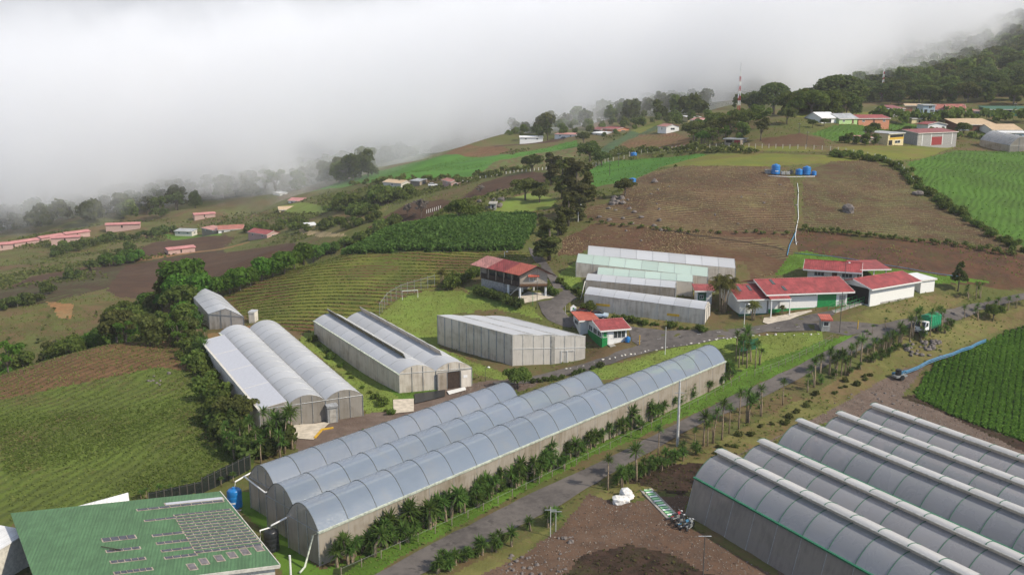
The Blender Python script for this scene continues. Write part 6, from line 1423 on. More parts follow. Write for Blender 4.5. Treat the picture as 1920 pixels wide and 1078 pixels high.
scatter('straw_stubble', ids('dry_rows','dry_rows_b'), 17000, .19, 'straw', 1080, 1910, 120, 225, .16, rows=(R(2), 1.35), patch=(17,-.7,52), seed=6, per=1, flat=3, aspect=.5)
scatter('straw_litter', ids('brown_slope'), 7000, .22, 'straw', 1030, 1500, 120, 180, .12, patch=(12,.1,53), seed=7, per=1, flat=3, aspect=.6)
scatter('grass', ids('verge','lawn'), 22000, .12, 'grass', 540, 1900, 60, 190, .08, seed=8, per=1, flat=1.5)
scatter('rough_grass', ids('dry_grass','olive_slope','brown_bank')+[-1], 36000, .26, 'grass', -60, 1980, 55, 330, .28, patch=(9,-.1,54), seed=9, per=1, flat=1.2)
scatter('scrub', ids('olive_slope','tilled_rows','orange_earth','wooded')+[-1], 9000, .8, 'olive', -60, 1400, 180, 420, .6, patch=(26,.25,55), seed=10, per=2, flat=1.2)
scatter('field_growth', ids('green_field','bright_field'), 12000, .24, 'crop', 540, 1980, 140, 470, .2, seed=11, per=1, flat=3)

def pebbles():
    scatter('gravel_stones', ids('dirt','gravel'), 16000, .10, 'bare', 840, 1960, 55, 140, .05, seed=21, per=1, flat=4)
    scatter('clods', ids('dark_dirt'), 2500, .2, 'brown', 1000, 1960, 50, 140, .1, seed=22, per=1, flat=3)
pebbles()
# ------------------------------------------------------------------ poles, tanks, fences, vehicles and other small things
def pole(px, py, hpx, r, label, m='pole', name='utility_pole', cat='pole', arms=(), lamp=False, zmin=0, taper=.7):
    p = G(px, py, zmin); h = hpx*depth_of(p)/FPX
    o = thing(name, label, cat, p)
    MB().tube([(0,0,-.6),(0,0,h*.5),(0,0,h)], [r, r*(1+taper)/2, r*taper], 8).build('shaft', M[m], o)
    for z in arms: MB().tube([(-.6,.0,h-z),(.6,.0,h-z)], .05, 5).build('crossarm', M['steel'], o)
    if lamp:
        MB().tube([(0,0,h-.1),(.5,-.2,h+.05)], .03, 5).build('arm', M['steel'], o)
        MB().lathe([(.05,-.08),(.2,-.04),(.22,.05),(.1,.14)], 10, (.55,-.22,h+.02)).build('lamp_head', M['white'], o)
    return o
pole(1270,836,128,.20,'stout pale concrete pole rising from the near right roadside', zmin=70, arms=(1.6,), taper=.6)
pole(1247,665,54,.055,'thin white pole behind the longest film tunnel','white', zmin=90)
pole(1574,624,78,.07,'thin dark pole beside the gate kiosk','pole_dark', zmin=90)
pole(1583,534,42,.06,'dark lamp post standing in front of the white bungalow','pole_dark','lamp_post','lamp post', lamp=True)
pole(1007,577,74,.06,'dark pole at the corner of the stilt house','pole_dark')
pole(999,572,24,.05,'short green post with a small box beside the dark pole','green','sign_post','post')
pole(1084,416,32,.08,'white lamp post beside the tall brown trees','white','lamp_post','lamp post', lamp=True)
pole(946,482,10,.06,'short white lamp post behind the pink roof','white','lamp_post','lamp post', lamp=True)
pole(910,715,28,.04,'thin lamp post by the corner of the sawtooth greenhouse','pole_dark','lamp_post','lamp post', lamp=True)
pole(1395,613,44,.06,'white lamp post left of the forecourt','white','lamp_post','lamp post', lamp=True)
pole(1032,1006,60,.05,'left one of two thin poles on the dirt beside the road','pole', arms=(.3,), zmin=60); pole(1042,996,44,.045,'right one of two thin poles on the dirt beside the road','pole', arms=(.2,), zmin=60)
pole(1318,1082,86,.06,'thin pole beside the lower edge of the nearest vented greenhouse','pole_dark', arms=(.1,), zmin=60)
pole(546,1092,56,.10,'white post with a yellow cap near the black water tank','pvc','white_post','post', zmin=60, taper=1)
pole(1608,617,17,.09,'yellow post standing at the road junction','yellow','yellow_post','post', taper=1)
pole(1199,647,19,.07,'leaning yellow barrier post in front of the guard hut','yellow','yellow_post','post', taper=1)
pole(1060,590,17,.05,'thin pale post at the forecourt corner beside the annex','pole','thin_post','post')
for x, y, h in ((1160,310,24),(1143,330,30),(1700,232,30),(1806,215,20),(1902,215,22),(1498,250,20),(1512,276,30),(1612,215,14)): pole(x, y, h, .09, 'thin grey utility pole on the upper hillside', 'pole_dark', 'hill_pole', 'pole', zmin=200, arms=(.5,))
for o in [o for o in C.objects if o.name.startswith('hill_pole')]: o['group'] = 'utility poles on the upper hillside'; o.name = 'utility_pole'
def mast(px, py, hpx, label, zmin):
    p = at_depth(px, py, zmin*KD); p.z = hz(p.x, p.y); h = hpx*depth_of(p)/FPX; print('mast', pix(p), depth_of(p)); o = thing('radio_mast', label, 'mast', p); n = 12; mats = ('red_roof', 'white')
    for i in range(n):
        z0, z1 = h*i/n, h*(i+1)/n; a, b = .5*(1-.7*i/n), .5*(1-.7*(i+1)/n); mb = MB()
        for sx, sy in ((1,1),(1,-1),(-1,-1),(-1,1)):
            mb.tube([(a*sx,a*sy,z0),(b*sx,b*sy,z1)], .06, 4); tx, ty = (sy, -sx); mb.tube([(a*sx,a*sy,z0),(b*tx,b*ty,z1)], .03, 3); mb.tube([(b*sx,b*sy,z1),(b*tx,b*ty,z1)], .03, 3)
        mb.build('lattice_section', M[mats[i % 2]], o)
    MB().tube([(0,0,h),(0,0,h*1.15)], .05, 4).build('antenna', M['steel'], o)
    for z in (.55,.72,.85): MB().box(-.55, -.3, -.12, .12, h*z, h*z+1.4).build('panel_antenna', M['signwhite'], o)
mast(1385, 208, 106, 'tall red and white lattice radio mast left of the wooded ridge', 268); mast(1655, 168, 58, 'squat red mast standing in the forest above the village', 400)
def tank(p, r, h, label, m='tank_blue', cat='water tank', group=None, name='water_tank', logo=False):
    o = thing(name, label, cat, p, 0, group); prof = [(r*.96,0)]
    for i in range(4): z = h*.86*i/4; prof += [(r, z+.04), (r, z+h*.18), (r*.97, z+h*.2)]
    prof += [(r, h*.86), (r*.72, h*.95), (r*.3, h*.985), (r*.28, h)]
    MB().lathe(prof, 20).build('body', M[m], o, True)
    MB().lathe([(r*.3,h),(r*.3,h+.09),(r*.05,h+.11)], 14).build('lid', M[m], o)
    if logo:
        mb = MB()
        for k in range(5):
            a0 = math.radians(-112+k*9); a1 = math.radians(-112+(k+1)*9-2); rr = r*1.012
            mb.hexa([(rr*math.cos(a0),rr*math.sin(a0),h*.30),(rr*math.cos(a1),rr*math.sin(a1),h*.30),(rr*1.01*math.cos(a1),rr*1.01*math.sin(a1),h*.30),(rr*1.01*math.cos(a0),rr*1.01*math.sin(a0),h*.30),
                     (rr*math.cos(a0),rr*math.sin(a0),h*.38),(rr*math.cos(a1),rr*math.sin(a1),h*.38),(rr*1.01*math.cos(a1),rr*1.01*math.sin(a1),h*.38),(rr*1.01*math.cos(a0),rr*1.01*math.sin(a0),h*.38)])
        mb.build('lettering', M['signwhite'], o)
    return o
p = G(441, 950, 60); sc = depth_of(p)/FPX; tank(p, 13.5*sc, 38*sc, 'big blue water tank on the ground between the green roof and the tunnels', logo=True)
tb = thing('tank_plinth', 'small pale concrete plinth under the big blue tank', 'plinth', p); MB().box(-1.1,.9,-.9,.9,-.6,-.002).build('block', M['concrete_pale'], tb)
pb = G(510, 1030, 60); sc = depth_of(pb)/FPX; tank(pb, 14*sc, 42*sc, 'black water tank beside the green roofed building', 'tank_black')
for x, y, r, h, m, lb in ((1454,327,8,19,'tank_blue','tallest blue tank at the left of the hilltop row'),(1483,327,4.5,8,'tank_black','small black tank in the middle of the hilltop row'),(1498,328,6.5,11,'tank_blue','squat blue tank in the hilltop row'),
                        (1512,328,7.5,16,'tank_blue','wide tall blue tank right in the hilltop row'),(1526,329,4.5,8,'tank_blue','smallest blue tank at the right end of the hilltop row'),(1186,342,6.5,8,'tank_blue','small blue tank at the corner of the green field'),(1188,294,6,8,'tank_blue','small blue tank on the crest above the green field'),(1174,634,5,10,'tank_blue','blue barrel standing beside the guard hut')):
    if lb.startswith('blue barrel'): x, y = 1177, 641
    p = G(x, y, 100 if y > 600 else 170); s = depth_of(p)/FPX; tank(p, r*s, h*s, lb, m, logo=(h == 19))
for x, lb in ((1468,'left one of two pale cube containers in the hilltop row'),(1477,'right one of two pale cube containers in the hilltop row')):
    p = G(x, 328, 170); s = depth_of(p)/FPX; o = thing('cube_container', lb, 'container', p)
    MB().box(-3.2*s,3.2*s,-3.2*s,3.2*s,.1,6.5*s).build('body', M['offwhite'], o); mb = MB()
    for k in range(5):
        t = -3.25*s+6.5*s*k/4
        mb.tube([(t,-3.3*s,.05),(t,-3.3*s,6.6*s)], .04, 4)
    mb.tube([(-3.3*s,-3.3*s,3.3*s),(3.3*s,-3.3*s,3.3*s)], .04, 4); mb.build('cage', M['steel'], o)
    MB().lathe([(.25,0),(.25,.1)], 10, (0,0,6.5*s)).build('lid', M['tank_black'], o)
p = G(1441, 325, 170); o = thing('pump_box', 'small grey block pump box left of the tallest hilltop tank', 'box', p); MB().box(-.9,.9,-.7,.7,-.3,.9).build('box', M['blockwall'], o); MB().box(-1,1,-.8,.8,.9,1.0).build('lid', M['concrete'], o)
def pipe(name, pts, r, m, label, cat='pipe', h=.15, zmin=0, group=None, world=False):
    ps = []
    w = [Vector(q) for q in pts] if world else [G(x, y, zmin)+Vector((0,0,h)) for x, y in pts]
    if not world:
        for a, b in zip(w[:-1], w[1:]):
            k = max(1, int((b-a).length/2))
            for j in range(k): q = a.lerp(b, j/k); q.z = hz(q.x, q.y)+h; ps.append(q)
        ps.append(w[-1])
    else: ps = w
    o = MB().tube(ps, r, 6).build(name, M[m], None, True); tag(o, label, cat, group); return o
pipe('water_pipe', [(1495,345),(1497,360),(1496,385),(1497,410),(1493,430),(1491,445),(1493,460)], .08, 'pvc', 'white pipe running down the stubble hill below the tanks', zmin=120)
pipe('water_pipe', [(1492,436),(1480,462),(1476,480)], .11, 'pipe_blue', 'blue pipe bundle at the foot of the white hillside pipe', zmin=110)
pipe('water_pipe', [(1440,331),(1480,333),(1528,332)], .09, 'pvc', 'white manifold pipe along the hilltop tank row', zmin=170)
pipe('irrigation_hose', [(1232,430),(1300,442),(1400,455),(1455,465),(1470,470)], .06, 'tank_black', 'black hose crossing the brown slope', 'hose', zmin=110)
pipe('irrigation_hose', [(1490,476),(1560,482),(1660,498),(1740,512),(1800,520)], .06, 'pipe_blue', 'thin blue hose along the foot of the brown bank', 'hose', zmin=110)
for k, (dy, lb) in enumerate(((0,'uppermost blue irrigation pipe of the bundle beside the crop field'),(2.0,'middle blue irrigation pipe of the bundle beside the crop field'),(4.5,'lowest blue irrigation pipe of the bundle, sagging away from the others'))):
    pipe('irrigation_pipe', [(1672,705+dy),(1700,701+dy),(1740,682+dy*1.2),(1785,668+dy),(1820,655+dy),(1848,642+dy)], .085 if k < 2 else .06, 'pipe_blue', lb, h=.55, zmin=80)
p = G(1686, 711, 80); o = thing('pump_trailer', 'muddy grey pump on two wheels at the end of the blue pipes', 'pump', p, .4)
MB().box(-1.1,1.1,-.5,.5,.45,.75).build('frame', M['steel'], o); MB().lathe([(.3,0),(.45,.1),(.45,.9),(.2,1.0)], 12, (-.3,0,.7)).build('motor', M['tank_black'], o); MB().tube([(.4,0,.8),(.9,0,1.3),(1.5,.1,.9)], .12, 8).build('outlet', M['pipe_blue'], o)
for s in (-.6,.6): MB().tube([(0,s-.08,.4),(0,s+.08,.4)], .4, 14).build('wheel', M['tank_black'], o)
# gutter pipes feeding the tanks
gz = 3.3
g2, g3, g1 = refA[0], refA[0], refA[0]
def onray(px, py, z): return at_z(px, py, z)
pipe('drain_pipe', [onray(474,884,3.6), onray(441,903,3.3), onray(441,912,2.7)], .09, 'pvc', 'white drain pipe running from the shortest tunnel to the blue tank', world=True)
pipe('drain_pipe', [onray(458,893,3.45), onray(497,923,3.1), onray(510,920,3.2)], .09, 'pvc', 'white pipe branching between the shortest and the middle tunnel', world=True)
pipe('drain_pipe', [onray(548,956,3.3), onray(545,966,3.0), onray(508,985,2.9), onray(508,990,2.4)], .09, 'pvc', 'white drain pipe running from the middle tunnel down to the black tank', world=True)
pipe('drain_pipe', [onray(508,988,2.6), onray(488,994,2.6), onray(488,1018,1.2)], .08, 'pvc', 'white elbow pipe between the black tank and the green roof', world=True)
pipe('downpipe', [onray(597,998,3.35), onray(586,1003,3.1), onray(572,1062,.15), onray(562,1073,.1)], .12, 'gutter', 'pale green downpipe at the near corner of the longest tunnel', world=True)
# fences
def fence(pts, n, h, label, name='post_fence', m='white', wires=2, r=.05, zmin=0, mesh=None, group=None):
    w = [G(x, y, zmin) for x, y in pts]; L = [0]
    for a, b in zip(w[:-1], w[1:]): L.append(L[-1]+math.hypot(b.x-a.x, b.y-a.y))
    root = thing(name, label, 'fence', w[0], 0, group); tops = []
    pm = MB().tube([(0,0,-.4),(0,0,h)], r, 5).mesh('post', M[m])
    for i in range(n):
        s = L[-1]*i/(n-1); k = max(j for j in range(len(L)-1) if L[j] <= s+1e-6); u = (s-L[k])/max(1e-6, L[k+1]-L[k]); q = w[k].lerp(w[k+1], min(1, u)); q.z = hz(q.x, q.y)
        part('post', pm, root, q-w[0]); tops.append(q-w[0])
    for k in range(wires):
        z = h*(k+1)/(wires+.15); MB().tube([t+Vector((0,0,z)) for t in tops], .01 if h < 2.2 else .03, 3).build('wire', M['steel'], root)
    if mesh:
        for a, b in zip(tops[:-1], tops[1:]): MB().face(a, b, b+Vector((0,0,h*.95)), a+Vector((0,0,h*.95))).build('mesh_panel', M[mesh], root)
    return root
M['shade'] = net_mat('dark_shade_cloth', (.022,.028,.026), .93, (.03,.035,.03), .3)
M['chain'] = net_mat('chain_link', (.40,.42,.38), .05, (.4,.4,.4), .1)
fence([(380,925),(420,905),(470,880)], 9, 2.0, 'dark shade cloth fence between the left field and the green roof', 'mesh_fence', 'pole_dark', 1, zmin=60, mesh='shade')
fence([(280,948),(380,925)], 8, 1.6, 'low dark mesh fence behind the white sheet roof', 'mesh_fence', 'pole_dark', 1, zmin=60, mesh='shade')
fence([(712,592),(728,570),(755,555),(800,542),(815,538)], 12, 2.6, 'tall pale chain link fence curving round the football lawn', 'chain_fence', 'steel', 1, .035, zmin=100, mesh='chain')
fence([(640,1080),(760,1026),(900,960),(1040,892),(1180,822),(1290,768),(1400,706)], 34, .9, 'low post and wire fence along the dracaena hedge', 'wire_fence', 'wood_grey', 1, .045, zmin=60)
fence([(1415,705),(1460,690),(1500,672),(1560,640)], 12, 1.1, 'wire fence across the grass between hedge and junction', 'wire_fence', 'wood_grey', 2, .045, zmin=80)
fence([(860,344),(900,338),(940,330),(1010,322),(1060,318)], 26, 1.5, 'row of white fence posts along the dark tilled strip', 'post_fence', 'white', 0, .12, zmin=210)
fence([(1100,318),(1140,305),(1180,298)], 12, 1.6, 'fence of pale posts left of the bright green field', 'post_fence', 'offwhite', 0, .1, zmin=190)
fence([(1180,292),(1240,284),(1330,279),(1400,278),(1480,280),(1560,284),(1600,290)], 38, 1.5, 'long fence of pale posts along the crest', 'post_fence', 'offwhite', 1, .09, zmin=200)
fence([(1600,290),(1650,300),(1690,318),(1712,345)], 16, 1.5, 'fence of pale posts bending down beside the stubble field', 'post_fence', 'offwhite', 1, .08, zmin=150)
fence([(800,400),(826,392)], 8, 1.2, 'short run of white posts beside the bare tree', 'post_fence', 'white', 0, .1, zmin=160)
fence([(1180,640),(1150,660)], 2, .1, 'x') if False else None
# goal and sign things
p = G(770, 560, 100); o = thing('football_goal', 'white football goal on the lawn', 'goal', p, .25); MB().tube([(-1.6,0,-.2),(-1.6,0,1.6),(1.4,0,1.6),(1.4,0,-.2)], .06, 6).build('frame', M['white'], o); MB().face((-1.6,0,1.6),(1.4,0,1.6),(1.4,1,0),(-1.6,1,0)).build('net', M['chain'], o)
p = G(1403, 668, 90); s = depth_of(p)/FPX; o = thing('green_board', 'dark green board on posts among the dracaenas', 'board', p, .5)
MB().box(-1.9,1.9,-.05,.05,12*s,32*s).build('panel', M['green_dark'], o)
for x in (-1.8, 1.8): MB().tube([(x,.1,-.4),(x,.1,33*s)], .08, 6).build('post', M['green_dark'], o)
p = G(1075, 586, 100); o = thing('small_sign', 'small white sign standing in the grass above the parking', 'sign', p, .2)
MB().face((-.55,-.03,.3),(.55,-.03,.3),(.55,-.03,1.0),(0,-.03,1.45),(-.55,-.03,1.0)).face((-.55,.03,.3),(.55,.03,.3),(.55,.03,1.0),(0,.03,1.45),(-.55,.03,1.0)).build('panel', M['signwhite'], o)
MB().lathe([(.16,0),(.16,.02)], 8, (0,0,0)).build('base', M['green'], o); 
for x in (-.4,.4): MB().tube([(x,0,-.2),(x,0,.35)], .03, 5).build('leg', M['steel'], o)
mb = MB(); mb.box(-.15,.15,-.045,-.031,.6,.9); mb.build('emblem', M['green'], o)
# grey cabin and details on the milky greenhouse pair
a = G(615, 794, 80); b = G(634, 791, 80); zc = a.z; W_ = (b-a).length
cab, W = house('grey_cabin', 'small grey metal cabin at the front of the milky greenhouse pair', 'cabin', a, b, 1.7, 2.3, 'shed', .15, .08, 'steel', 'r_grey', fascia='steel'); feature(cab, W, 1.7, 'front', 'door', W*.2, W*.8, .05, 1.9, 'concrete')
a = G(467, 606, 100); b = G(478, 605, 100); house('small_annex', 'tiny net covered annex at the corner of the small isolated greenhouse', 'annex', a, b, 1.4, 2.0, 'shed', .1, .05, 'net_bright', 'film_white', fascia='offwhite')
# doorway of the sawtooth greenhouse
a, b = G(820, 731, 80), G(883, 723, 80); ang = math.atan2(b.y-a.y, b.x-a.x); L = (b-a).length
o = thing('doorway', 'framed doorway with net leaves at the right of the sawtooth greenhouse front', 'doorway', a+Vector((.15*math.sin(ang), -.15*math.cos(ang), 0)), ang)
for x in (0, L*.27, L*.68, L): MB().box(x, x+.07, -.1, 0, -.5, 2.7).build('frame', M['steel'], o)
MB().box(0, L+.07, -.1, 0, 2.7, 2.78).build('frame', M['steel'], o); MB().box(L*.30, L*.66, .05, .07, -.3, 2.65).build('opening', M['wood_dark'], o)
MB().box(.07, L*.27, -.08, -.04, -.3, 2.7).build('door_leaf', M['net_grey'], o); MB().box(L*.70, L, -.08, -.04, -.3, 2.7).build('door_leaf', M['net_bright'], o); MB().box(L*.76, L*.88, -.12, -.085, 1.5, 1.9).build('notice', M['signwhite'], o)
# sticky strips on the front cluster greenhouse
c1 = c1[0]; d = (rC1[1]-rC1[0]); Lc = math.hypot(d.x, d.y)
for t0, t1, z in ((.10,.22,.85),(.70,.80,.75)):
    MB().box(t0*Lc, t1*Lc, -.09, -.06, z+d.z*t0, z+.42+d.z*t0).build('sticky_strip', M['yellow'], c1)
pipe('support_strut', [G(1089,561,80), Gh(1097,527,3.0,80)], .09, 'offwhite', 'slanted pale strut at the left corner of the cluster', 'strut', world=True)
# black and white sheets before the sawtooth greenhouse
a = [G(x, y, 70) for x, y in ((777,740),(835,732),(834,744),(778,758))]; MB().slab([q+Vector((0,0,.16)) for q in a], .06).build('ground_sheet', M['tank_black'], None); tag(C.objects[-1] if False else bpy.data.objects['ground_sheet'], 'black plastic sheet on the ground before the sawtooth greenhouse', 'plastic sheet')
a = [G(x, y, 70) for x, y in ((838,735),(872,727),(874,732),(842,741))]; o = MB().slab([q+Vector((0,0,.18)) for q in a], .06).build('ground_sheet', M['white'], None); tag(o, 'white sheet lying at the greenhouse doorway', 'plastic sheet')
# striped footbath strip
a, b = G(1211, 918, 60), G(1263, 972, 60); d = (b-a); ang = math.atan2(d.y, d.x); L = math.hypot(d.x, d.y)
o = thing('tray_strip', 'long concrete strip set with green and white trays beside the vented greenhouse', 'tray strip', a, ang)
MB().box(0, L, -.75, .75, -.4, .12).build('base', M['concrete'], o)
n = 12
for i in range(n):
    x0 = .3+(L-.6)*i/n; MB().box(x0, x0+(L-.6)/n*.55, -.42, .42, .121, .2).build('tray', M['signwhite'] if i % 2 else mat('pale_green_tray', (.35,.62,.32), .5), o); MB().box(x0+(L-.6)/n*.56, x0+(L-.6)/n*.98, -.42, .42, .121, .18).build('tray', M['green'], o)
# sacks
def blob(name, p, r, m, label, cat, seed, squash=.6, parent=None, group=None, sub=2):
    import bmesh as bm_
    b = bm_.new(); bm_.ops.create_icosphere(b, subdivisions=sub, radius=1)
    rg = random.Random(seed); ph = [rg.uniform(0,6) for _ in range(6)]
    for v in b.verts:
        k = 1+.16*math.sin(v.co.x*3.1+ph[0])+.14*math.sin(v.co.y*3.7+ph[1])+.14*math.sin(v.co.z*4.1+ph[2])+rg.uniform(-.07,.07)
        v.co = Vector((v.co.x*r*k, v.co.y*r*k*.85, v.co.z*r*k*squash))
    me = bpy.data.meshes.new(name); b.to_mesh(me); b.free(); me.materials.append(M[m])
    o = part(name, me, parent, p)
    if label: tag(o, label, cat, group)
    return o
M['sack'] = mat('white_sack', (.72,.70,.66), .7, .3, .15)
for i, (x, y, r, lb) in enumerate(((1161,942,.8,'left white sack of the pile on the dirt'),(1169,940,.7,'front white sack of the pile on the dirt'),(1174,931,.9,'rear white sack of the pile on the dirt'),(1180,936,.6,'small right white sack of the pile on the dirt'))): p = G(x, y, 60); blob('sack', p+Vector((0,0,.3)), r, 'sack', lb, 'sack', i+5)
# motorcycles
def motorbike(p, rz, col, label):
    o = thing('motorcycle', label, 'motorcycle', p, rz)
    for x in (-.62, .62):
        w = MB(); n = 14
        w.tube([(x+.29*math.cos(6.283*k/n), 0, .31+.29*math.sin(6.283*k/n)) for k in range(n+1)], .05, 5, False); wo = w.build('wheel', M['tank_black'], o)
        s_ = MB()
        for k in range(6): s_.tube([(x,0,.31),(x+.28*math.cos(k), 0, .31+.28*math.sin(k))], .012, 3)
        s_.build('spokes', M['steel'], wo)
    MB().tube([(.62,0,.31),(.42,0,.85),(.36,0,1.02)], .035, 5).build('fork', M['steel'], o); MB().tube([(.38,-.34,1.04),(.36,0,1.0),(.38,.34,1.04)], .025, 5).build('handlebar', M['steel'], o)
    MB().lathe([(.06,0),(.11,.05),(.11,.1),(.03,.12)], 8, (.52,0,.86)).build('headlight', M['signwhite'], o)
    MB().hexa([(-.02,-.12,.68),(.36,-.12,.74),(.36,.12,.74),(-.02,.12,.68),(.02,-.08,.88),(.32,-.07,.94),(.32,.07,.94),(.02,.08,.88)]).build('fuel_tank', M[col], o)
    MB().hexa([(-.68,-.12,.74),(0,-.12,.68),(0,.12,.68),(-.68,.12,.74),(-.7,-.1,.84),(0,-.11,.80),(0,.11,.80),(-.7,.1,.84)]).build('saddle', M['tank_black'], o)
    MB().box(-.2,.22,-.14,.14,.28,.60).build('engine', M['steel'], o); MB().tube([(.1,-.16,.35),(-.7,-.17,.36)], .045, 6).build('exhaust', M['steel'], o); MB().hexa([(-.88,-.07,.55),(-.5,-.07,.62),(-.5,.07,.62),(-.88,.07,.55),(-.88,-.07,.6),(-.5,-.07,.7),(-.5,.07,.7),(-.88,.07,.6)]).build('mudguard', M[col], o)
for x, y, rz, c, lb in ((1270,975,.5,'red_roof','red motorcycle at the upper end of the parked row'),(1276,983,.7,'tank_black','black motorcycle between the red and the blue ones'),(1285,990,.4,'pipe_blue','blue motorcycle at the lower end of the parked row'),(1294,992,.9,'steel','grey motorcycle nearest the thin pole')): motorbike(G(x, y, 60)+Vector((0,0,.02)), rz, c, lb)
# cars
def car(p, rz, col, label, kind='car', s=1.0):
    """x forward; lofted body with bevelled cabin"""
    cm = mat('car_paint_'+col[0], col[1], .25, .6, .04); o = thing('parked_'+kind, label, kind, p, rz); o.scale = (s,s,s)
    def loft(name, secs, m, parent=o):
        mb = MB(); n = len(secs[0]); b0 = len(mb.v)
        for q in secs: mb.v += q
        for i in range(len(secs)-1):
            for j in range(n): a = i*n+j; b = i*n+(j+1) % n; mb.f.append((a,b,b+n,a+n))
        mb.f.append(tuple(range(n))[::-1]); mb.f.append(tuple((len(secs)-1)*n+j for j in range(n))); return mb.build(name, M[m] if isinstance(m, str) else m, parent)
    def sec(x, w, z0, z1, b=.12): return [(x,-w+b,z0),(x,w-b,z0),(x,w,z0+b),(x,w,z1-b),(x,w-b,z1),(x,-w+b,z1),(x,-w,z1-b),(x,-w,z0+b)]
    if kind == 'car':
        loft('body', [sec(-2.1,.72,.35,.85),sec(-1.9,.82,.28,.95),sec(-.9,.86,.25,.98),(sec(.9,.86,.25,.95)),sec(1.8,.80,.28,.82),sec(2.1,.66,.36,.66)], cm)
        loft('cabin', [sec(-1.75,.60,.9,1.0,.04),sec(-1.35,.66,.9,1.38,.08),sec(.15,.66,.9,1.42,.08),sec(1.0,.62,.9,.98,.03)], 'glass'); loft('roof', [sec(-1.35,.60,1.37,1.42,.02),sec(.2,.60,1.41,1.46,.02)], cm)
        wx = (-1.35, 1.3)
    else:
        loft('body', [sec(-2.4,.78,.45,.95,.06),sec(-.3,.82,.45,.95,.06),sec(-.29,.84,.40,1.0),sec(1.5,.84,.4,1.0),sec(2.3,.76,.45,.9)], cm); loft('cabin', [sec(-.35,.66,1.0,1.5,.06),sec(.9,.64,1.0,1.55,.08),sec(1.5,.6,1.0,1.06,.02)], 'glass'); wx = (-1.5, 1.55)
    for x in wx:
        for y in (-.82, .82): w_ = MB().tube([(x,y-.1,.33),(x,y+.1,.33)], .33, 14).build('wheel', M['tank_black'], o); MB().tube([(x,y-.115,.33),(x,y+.115,.33)], .18, 10).build('rim', M['steel'], w_)
    for y in (-.55,.55): MB().box(1.98,2.13,y-.14,y+.14,.55,.68).build('headlight', M['signwhite'], o); MB().box(-2.16,-2.06,y-.14,y+.14,.65,.8).build('tail_light', M['red_door'], o)
    return o
car(G(1099, 594, 90)+Vector((0,0,.05)), -.3, ('maroon',(.12,.01,.02)), 'dark red car parked behind the guard hut annex')
car(G(1116, 597, 90)+Vector((0,0,.05)), -.25, ('pale_blue',(.42,.52,.60)), 'pale blue pickup parked beside the dark red car', 'pickup')
car(G(972, 552, 90)+Vector((.6,3.4,.1)), .3, ('slate',(.05,.07,.10)), 'dark car sheltered under the stilt house')
car(G(812, 350, 210)+Vector((0,0,.1)), .2, ('white',(.7,.7,.7)), 'white car parked near the small hut in the middle distance')
car(G(1058, 262, 330)+Vector((0,0,.1)), 0, ('dark',(.03,.03,.04)), 'dark car on the far road by the low white building')
# truck with green tarpaulin
p = G(1733, 624, 100)+Vector((0,0,.06)); d = G(1754, 604, 100)-G(1690, 622, 100); ang = math.atan2(-d.y, -d.x)+.05
o = thing('delivery_truck', 'small white truck with a green covered load driving down the road', 'truck', p, ang)
def box_(n, x0, x1, y0, y1, z0, z1, m, par=o): return MB().box(x0,x1,y0,y1,z0,z1).build(n, M[m], par)
box_('chassis', -3.4, 1.7, -.8, .8, .5, .75, 'tank_black'); mb = MB()
mb.hexa([(.45,-.95,.75),(1.95,-.95,.70),(1.95,.95,.70),(.45,.95,.75),(.5,-.9,2.15),(1.35,-.86,2.15),(1.35,.86,2.15),(.5,.9,2.15)]); cb = mb.build('cab', M['signwhite'], o)
MB().hexa([(1.84,-.8,1.30),(1.86,-.8,1.30),(1.86,.8,1.30),(1.84,.8,1.30),(1.46,-.76,2.02),(1.50,-.76,2.02),(1.50,.76,2.02),(1.46,.76,2.02)]).build('windscreen', M['glass'], cb)
for s in (-1, 1):
    MB().hexa([(.75,.93*s-.02,1.35),(1.6,.93*s-.02,1.35),(1.6,.95*s,1.35),(.75,.95*s,1.35),(.75,.89*s-.02,2.0),(1.3,.89*s-.02,2.0),(1.3,.92*s,2.0),(.75,.92*s,2.0)]).build('side_window', M['glass'], cb)
    box_('headlight', 1.93, 1.99, .68*s-.15, .68*s+.15, .85, 1.05, 'skypane2', cb); MB().tube([(1.5,.97*s,1.5),(1.62,1.18*s,1.6)], .04, 5).build('mirror', M['tank_black'], cb)
box_('bumper', 1.93, 2.05, -.92, .92, .45, .65, 'steel'); box_('number_plate', 2.052, 2.065, -.22, .22, .5, .6, 'signwhite')
M['tarp'] = mat('green_tarpaulin', (.015,.26,.12), .6, .3, .15)
box_('load_bed', -3.5, .35, -1.0, 1.0, .78, 1.2, 'green_dark')
MB().hexa([(-3.52,-1.03,1.2),(.38,-1.03,1.2),(.38,1.03,1.2),(-3.52,1.03,1.2),(-3.45,-.98,2.7),(.30,-.98,2.7),(.30,.98,2.7),(-3.45,.98,2.7)]).build('tarpaulin', M['tarp'], o)
MB().hexa([(-3.45,-.98,2.7),(.30,-.98,2.7),(.30,.98,2.7),(-3.45,.98,2.7),(-3.3,-.3,2.95),(.15,-.3,2.95),(.15,.3,2.95),(-3.3,.3,2.95)]).build('tarpaulin_top', M['tarp'], o)
for i in range(7): x = -3.4+i*.6; MB().tube([(x,-1.05,1.2),(x,-1.0,2.7),(x,0,2.98),(x,1.0,2.7),(x,1.05,1.2)], .03, 5).build('hoop', M['green_dark'], o)
for x in (-2.5, 1.1):
    for y in (-.85, .85): w_ = MB().tube([(x,y-.14,.42),(x,y+.14,.42)], .42, 14).build('wheel', M['tank_black'], o); MB().tube([(x,y-.155,.42),(x,y+.155,.42)], .2, 10).build('rim', M['steel'], w_)
